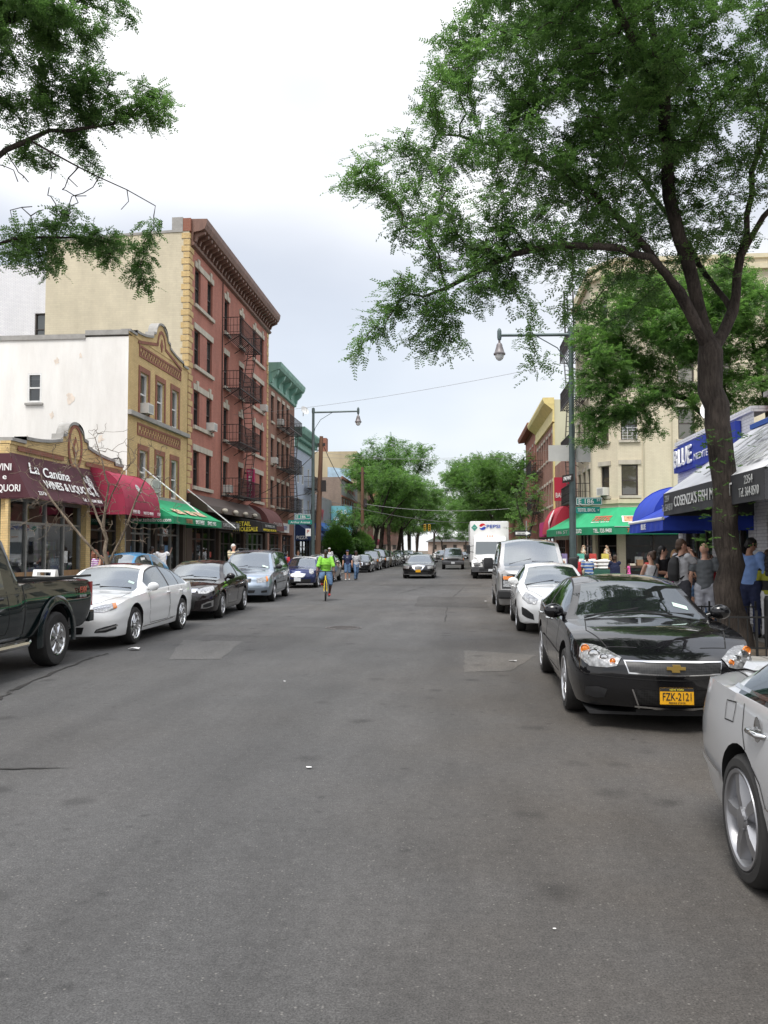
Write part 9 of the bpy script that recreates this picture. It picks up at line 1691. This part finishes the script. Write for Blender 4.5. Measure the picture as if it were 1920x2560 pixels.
# shoppers at the green corner awning
person('woman in blue sleeveless top and sunglasses near the full size van mirror', 3.72, 31., 1.62, 20, 'fair', 'brown', cloth('periwinkle', (.2, .2, .5)), 0, CHARC, 2, arms=CROSS, hairst='mid', female=True, extra=glasses, z=.0)
person('woman in red vest with cream shoulder bag seen from behind at the corner stall', 5.1, 36.2, 1.5, 170, 'brown', 'black', REDC, 0, cloth('maroon', (.2, .03, .04)), 2, female=True, z=.0, fat=1.15, extra=lambda t, up, hp, k: (lambda m: (m.ball((-.26, .02, .98), (.06, .14, .2), 12, 8), m.local('shoulder_bag', CRM, t, angle=60)))(MB()))
person('man in blue and white striped polo leaning towards the corner stall', 4.66, 30.2, 1.62, 200, 'brown', 'black', striped('blue_white', (.05, .16, .5), (.6, .62, .62), .13), .6, cloth('teal_jeans', (.03, .07, .1)), 2, lean=18, arms=PHONE, z=.0, fat=1.1)
person('heavy woman in navy t-shirt holding up a phone before the white sacks', 5.23, 28.4, 1.42, 165, 'brown', 'brown', NAVY, .6, CHARC, 2, arms=dict(el=(.27, -.06, 1.2), wl=(-.26, -.06, .92), er=(.27, -.12, 1.2), wr=(.2, -.26, 1.42), ), female=True, fat=1.4)
person('little girl in pink top and tutu near the low goods table', 8.3, 41.5, .95, 240, 'brown', 'black', PINK, .4, PINK, 1, skirt=True, female=True, z=.15, shoe=SHOEW, arms=PHONE)
# left pavement
person('woman with long reddish hair and purple striped top raising her hands to her face', -9.75, 21.6, 1.6, 100, 'tan', 'red', striped('purple_white', (.28, .06, .3), (.65, .6, .66), .06), .5, CHARC, 2, arms=dict(el=(-.22, -.16, 1.2), wl=(-.08, -.16, 1.46), er=(.22, -.16, 1.2), wr=(.08, -.16, 1.46)), hairst='long', female=True)
person('man in white t-shirt bending at the cash machine under the green awning', -12.1, 31.6, 1.75, 150, 'dark', 'black', WHT, .6, CHARC, 2, lean=14, arms=PHONE); person('youth in bright blue shirt squeezed between the two men in white', -11.85, 32.4, 1.72, 150, 'dark', 'black', cloth('cobalt', (.04, .2, .6)), .6, CHARC, 2)
person('tall man in long white t-shirt and pale trousers with a hand on the cash machine', -11.45, 31.3, 1.8, 215, 'dark', 'black', WHT, .6, WHT, 2, arms=dict(el=(-.3, -.12, 1.36), wl=(-.42, -.3, 1.52), er=(.25, -.08, 1.2), wr=(.1, -.18, 1.42)), hem=.74)
person('white haired old man in cream striped polo behind the black sedan', -9.36, 34, 1.84, 40, 'fair', 'white', striped('cream_stripes', (.62, .55, .36), (.3, .26, .2), .1), .6, CHARC, 2, arms=BOTH, turn=30, fat=1.25); person('person in red shirt behind the silver blue minivan roof', -8.75, 41.8, 1.45, 150, 'tan', 'black', REDC, .6, CHARC, 2); person('dark haired woman in grey top beside the left street lamp', -9.0, 46.2, 1.55, 10, 'tan', 'brown', DGREY, .6, CHARC, 2, hairst='mid', female=True)
person('person with white cap and white shirt left of the leaning wooden pole', -9.6, 56, 1.68, 10, 'tan', 'black', WHT, .6, CHARC, 2, extra=capw(WHT)); person('broad man with white cap and white shirt right of the leaning wooden pole', -8.95, 57.2, 1.74, 0, 'tan', 'black', WHT, .6, CHARC, 2, extra=capw(WHT), fat=1.25)
def jersey(t, up, hp, k): capw(NAVY)(t, up, hp, k); text(t, 'NY', LETW, up((0, -.145, 1.28)), (1, 0, 0), up((0, 0, 1.4)) - up((0, 0, 1.3)), .1, .1, org=(0, 0, 0), name='jersey_print', off=.004); [(lambda m: (m.tube([up((s * .19, 0, 1.47)), up((s * .25, .01, 1.3))], [.03, .05], 8), m.local('sleeve_stripe', LETW, t)))(MB()) for s in (-1, 1)]
person('young man in navy sports jersey, cap and denim shorts walking towards the viewer', -6.3, 47, 1.74, 5, 'fair', 'brown', NAVY, .7, DENIM, 1., SHOEW, legs=dict(kl=(-.1, -.1, .5), al=(-.1, -.1, .09), kr=(.1, .0, .5), ar=(.1, .1, .1)), extra=jersey, z=0., turn=25)
person('man in pale grey t-shirt and blue jeans stepping beside the jersey man', -5.85, 47.3, 1.7, 25, 'dark', 'black', GREYT, .8, DENIM, 2, legs=WALK, z=0., turn=60, hem=.8)
# cyclist
cx, cy = -4.58,28.5
t = thing('bicycle', 'yellow bicycle ridden by the man in the lime green shirt', 'bicycle', (cx, cy, 0), R(8)); YELB = mat('bicycle_yellow', (.75, .55, .02), .35, coat=.6); WH = .335
def bpart(nm, m_, f, par=None): m = MB(); m.smooth = True; f(m); o = m.local(nm, m_, t, angle=50); o.parent = par or t; return o
for yy in (-.5,.52):
 M = Matrix.Translation((0, yy, WH)) @ Matrix.Rotation(R(90), 4, 'Y'); wo = bpart('wheel', RUB, lambda m: m.lathe([(WH - .03, -.014), (WH - .012, -.02), (WH, 0), (WH - .012, .02), (WH - .03, .014), (WH - .03, -.014)], 36, M)); bpart('rim', ALLOY, lambda m: (m.lathe([(WH - .045, -.01), (WH - .03, -.012), (WH - .03, .012), (WH - .045, .01), (WH - .045, -.01)], 36, M), m.tube([M @ Vector((0, 0, -.04)), M @ Vector((0, 0, .04))], .02, 8), [m.bar(M @ Vector((0, 0, .02 * (1 if k % 2 else -1))), M @ Vector(((WH - .04) * math.cos(k * .349), (WH - .04) * math.sin(k * .349), 0)), .004) for k in range(18)]), wo)
HD, ST, BB = Vector((0,-.36,.86)), Vector((0,.2,.8)), Vector((0,.1,.3))
bpart('frame', YELB, lambda m: [m.tube([a, b_], r,8) for a, b_, r in ((HD, ST,.02),(HD + Vector((0,-.02,-.1)), BB,.024),(BB, ST,.02),(BB, Vector((.05,.52, WH)),.012),(BB, Vector((-.05,.52, WH)),.012),(ST, Vector((.05,.52, WH)),.011),(ST, Vector((-.05,.52, WH)),.011),(HD, HD + Vector((0,-.03,-.16)),.026))])
bpart('fork', YELB, lambda m: [m.tube([HD + Vector((sx * .03, -.03, -.16)), Vector((sx * .05, -.5, WH))], .015, 8) for sx in (-1, 1)]); bpart('handlebar', BLACKM, lambda m: (m.tube([HD, HD + Vector((0, -.04, .14))], .016, 8), m.tube([(-.3, -.36, 1.0), (-.14, -.42, 1.01), (.14, -.42, 1.01), (.3, -.36, 1.0)], .015, 8))); bpart('saddle', BLACKM, lambda m: (m.ball((0, .26, .95), (.075, .14, .035)), m.tube([ST, (0, .24, .93)], .014, 6))); bpart('crank', ALLOYD, lambda m: (m.lathe([(.09, .035), (.09, .04), (.02, .04)], 20, Matrix.Translation(BB) @ Matrix.Rotation(R(90), 4, 'Y')), m.bar(BB + Vector((.05, 0, 0)), BB + Vector((.09, -.05, -.17)), .02), m.bar(BB - Vector((.05, 0, 0)), BB + Vector((-.09, .05, .17)), .02), m.box(.06, .17, .0, .1, .11, .135), m.box(-.17, -.06, .1, .2, .465, .49)))
person('heavy man in lime green polo and denim shorts riding the yellow bicycle', cx, cy, 1.72, 8, 'dark', 'black', LIME, .75, DENIM, .95, SHOER, arms=dict(el=(-.29, -.2, 1.12), wl=(-.29, -.4, .93), er=(.29, -.2, 1.12), wr=(.29, -.4, .93)), legs=dict(kl=(-.17, -.3, .72), al=(-.13, .02, .55), kr=(.17, -.2, .52), ar=(.13, -.0, .18)), lean=14, z=.06, fat=1.22, nod=8)
# the cyclist's hips are carried by the saddle: shift him back over it
bpy.data.objects[-1] if False else None
# parked bicycles behind the blue hatchback
for i, (x, y, lb) in enumerate(((-8.75, 40.2, 'dark bicycle leaning by the kerb behind the minivan'), (-8.7, 44.6, 'dark bicycle leaning by the kerb behind the blue hatchback'))):
 r = t.copy(); COL.objects.link(r); r.location = (x, y,.15); r.rotation_euler = (R(8),0, R(75)); r['label'] = lb
 for c in t.children:
  d = c.copy(); COL.objects.link(d); d.parent = r
  if d.data.materials[0] == YELB: d.material_slots[0].link = 'OBJECT'; d.material_slots[0].material = BLACKM
  for q in c.children: e = q.copy(); COL.objects.link(e); e.parent = d
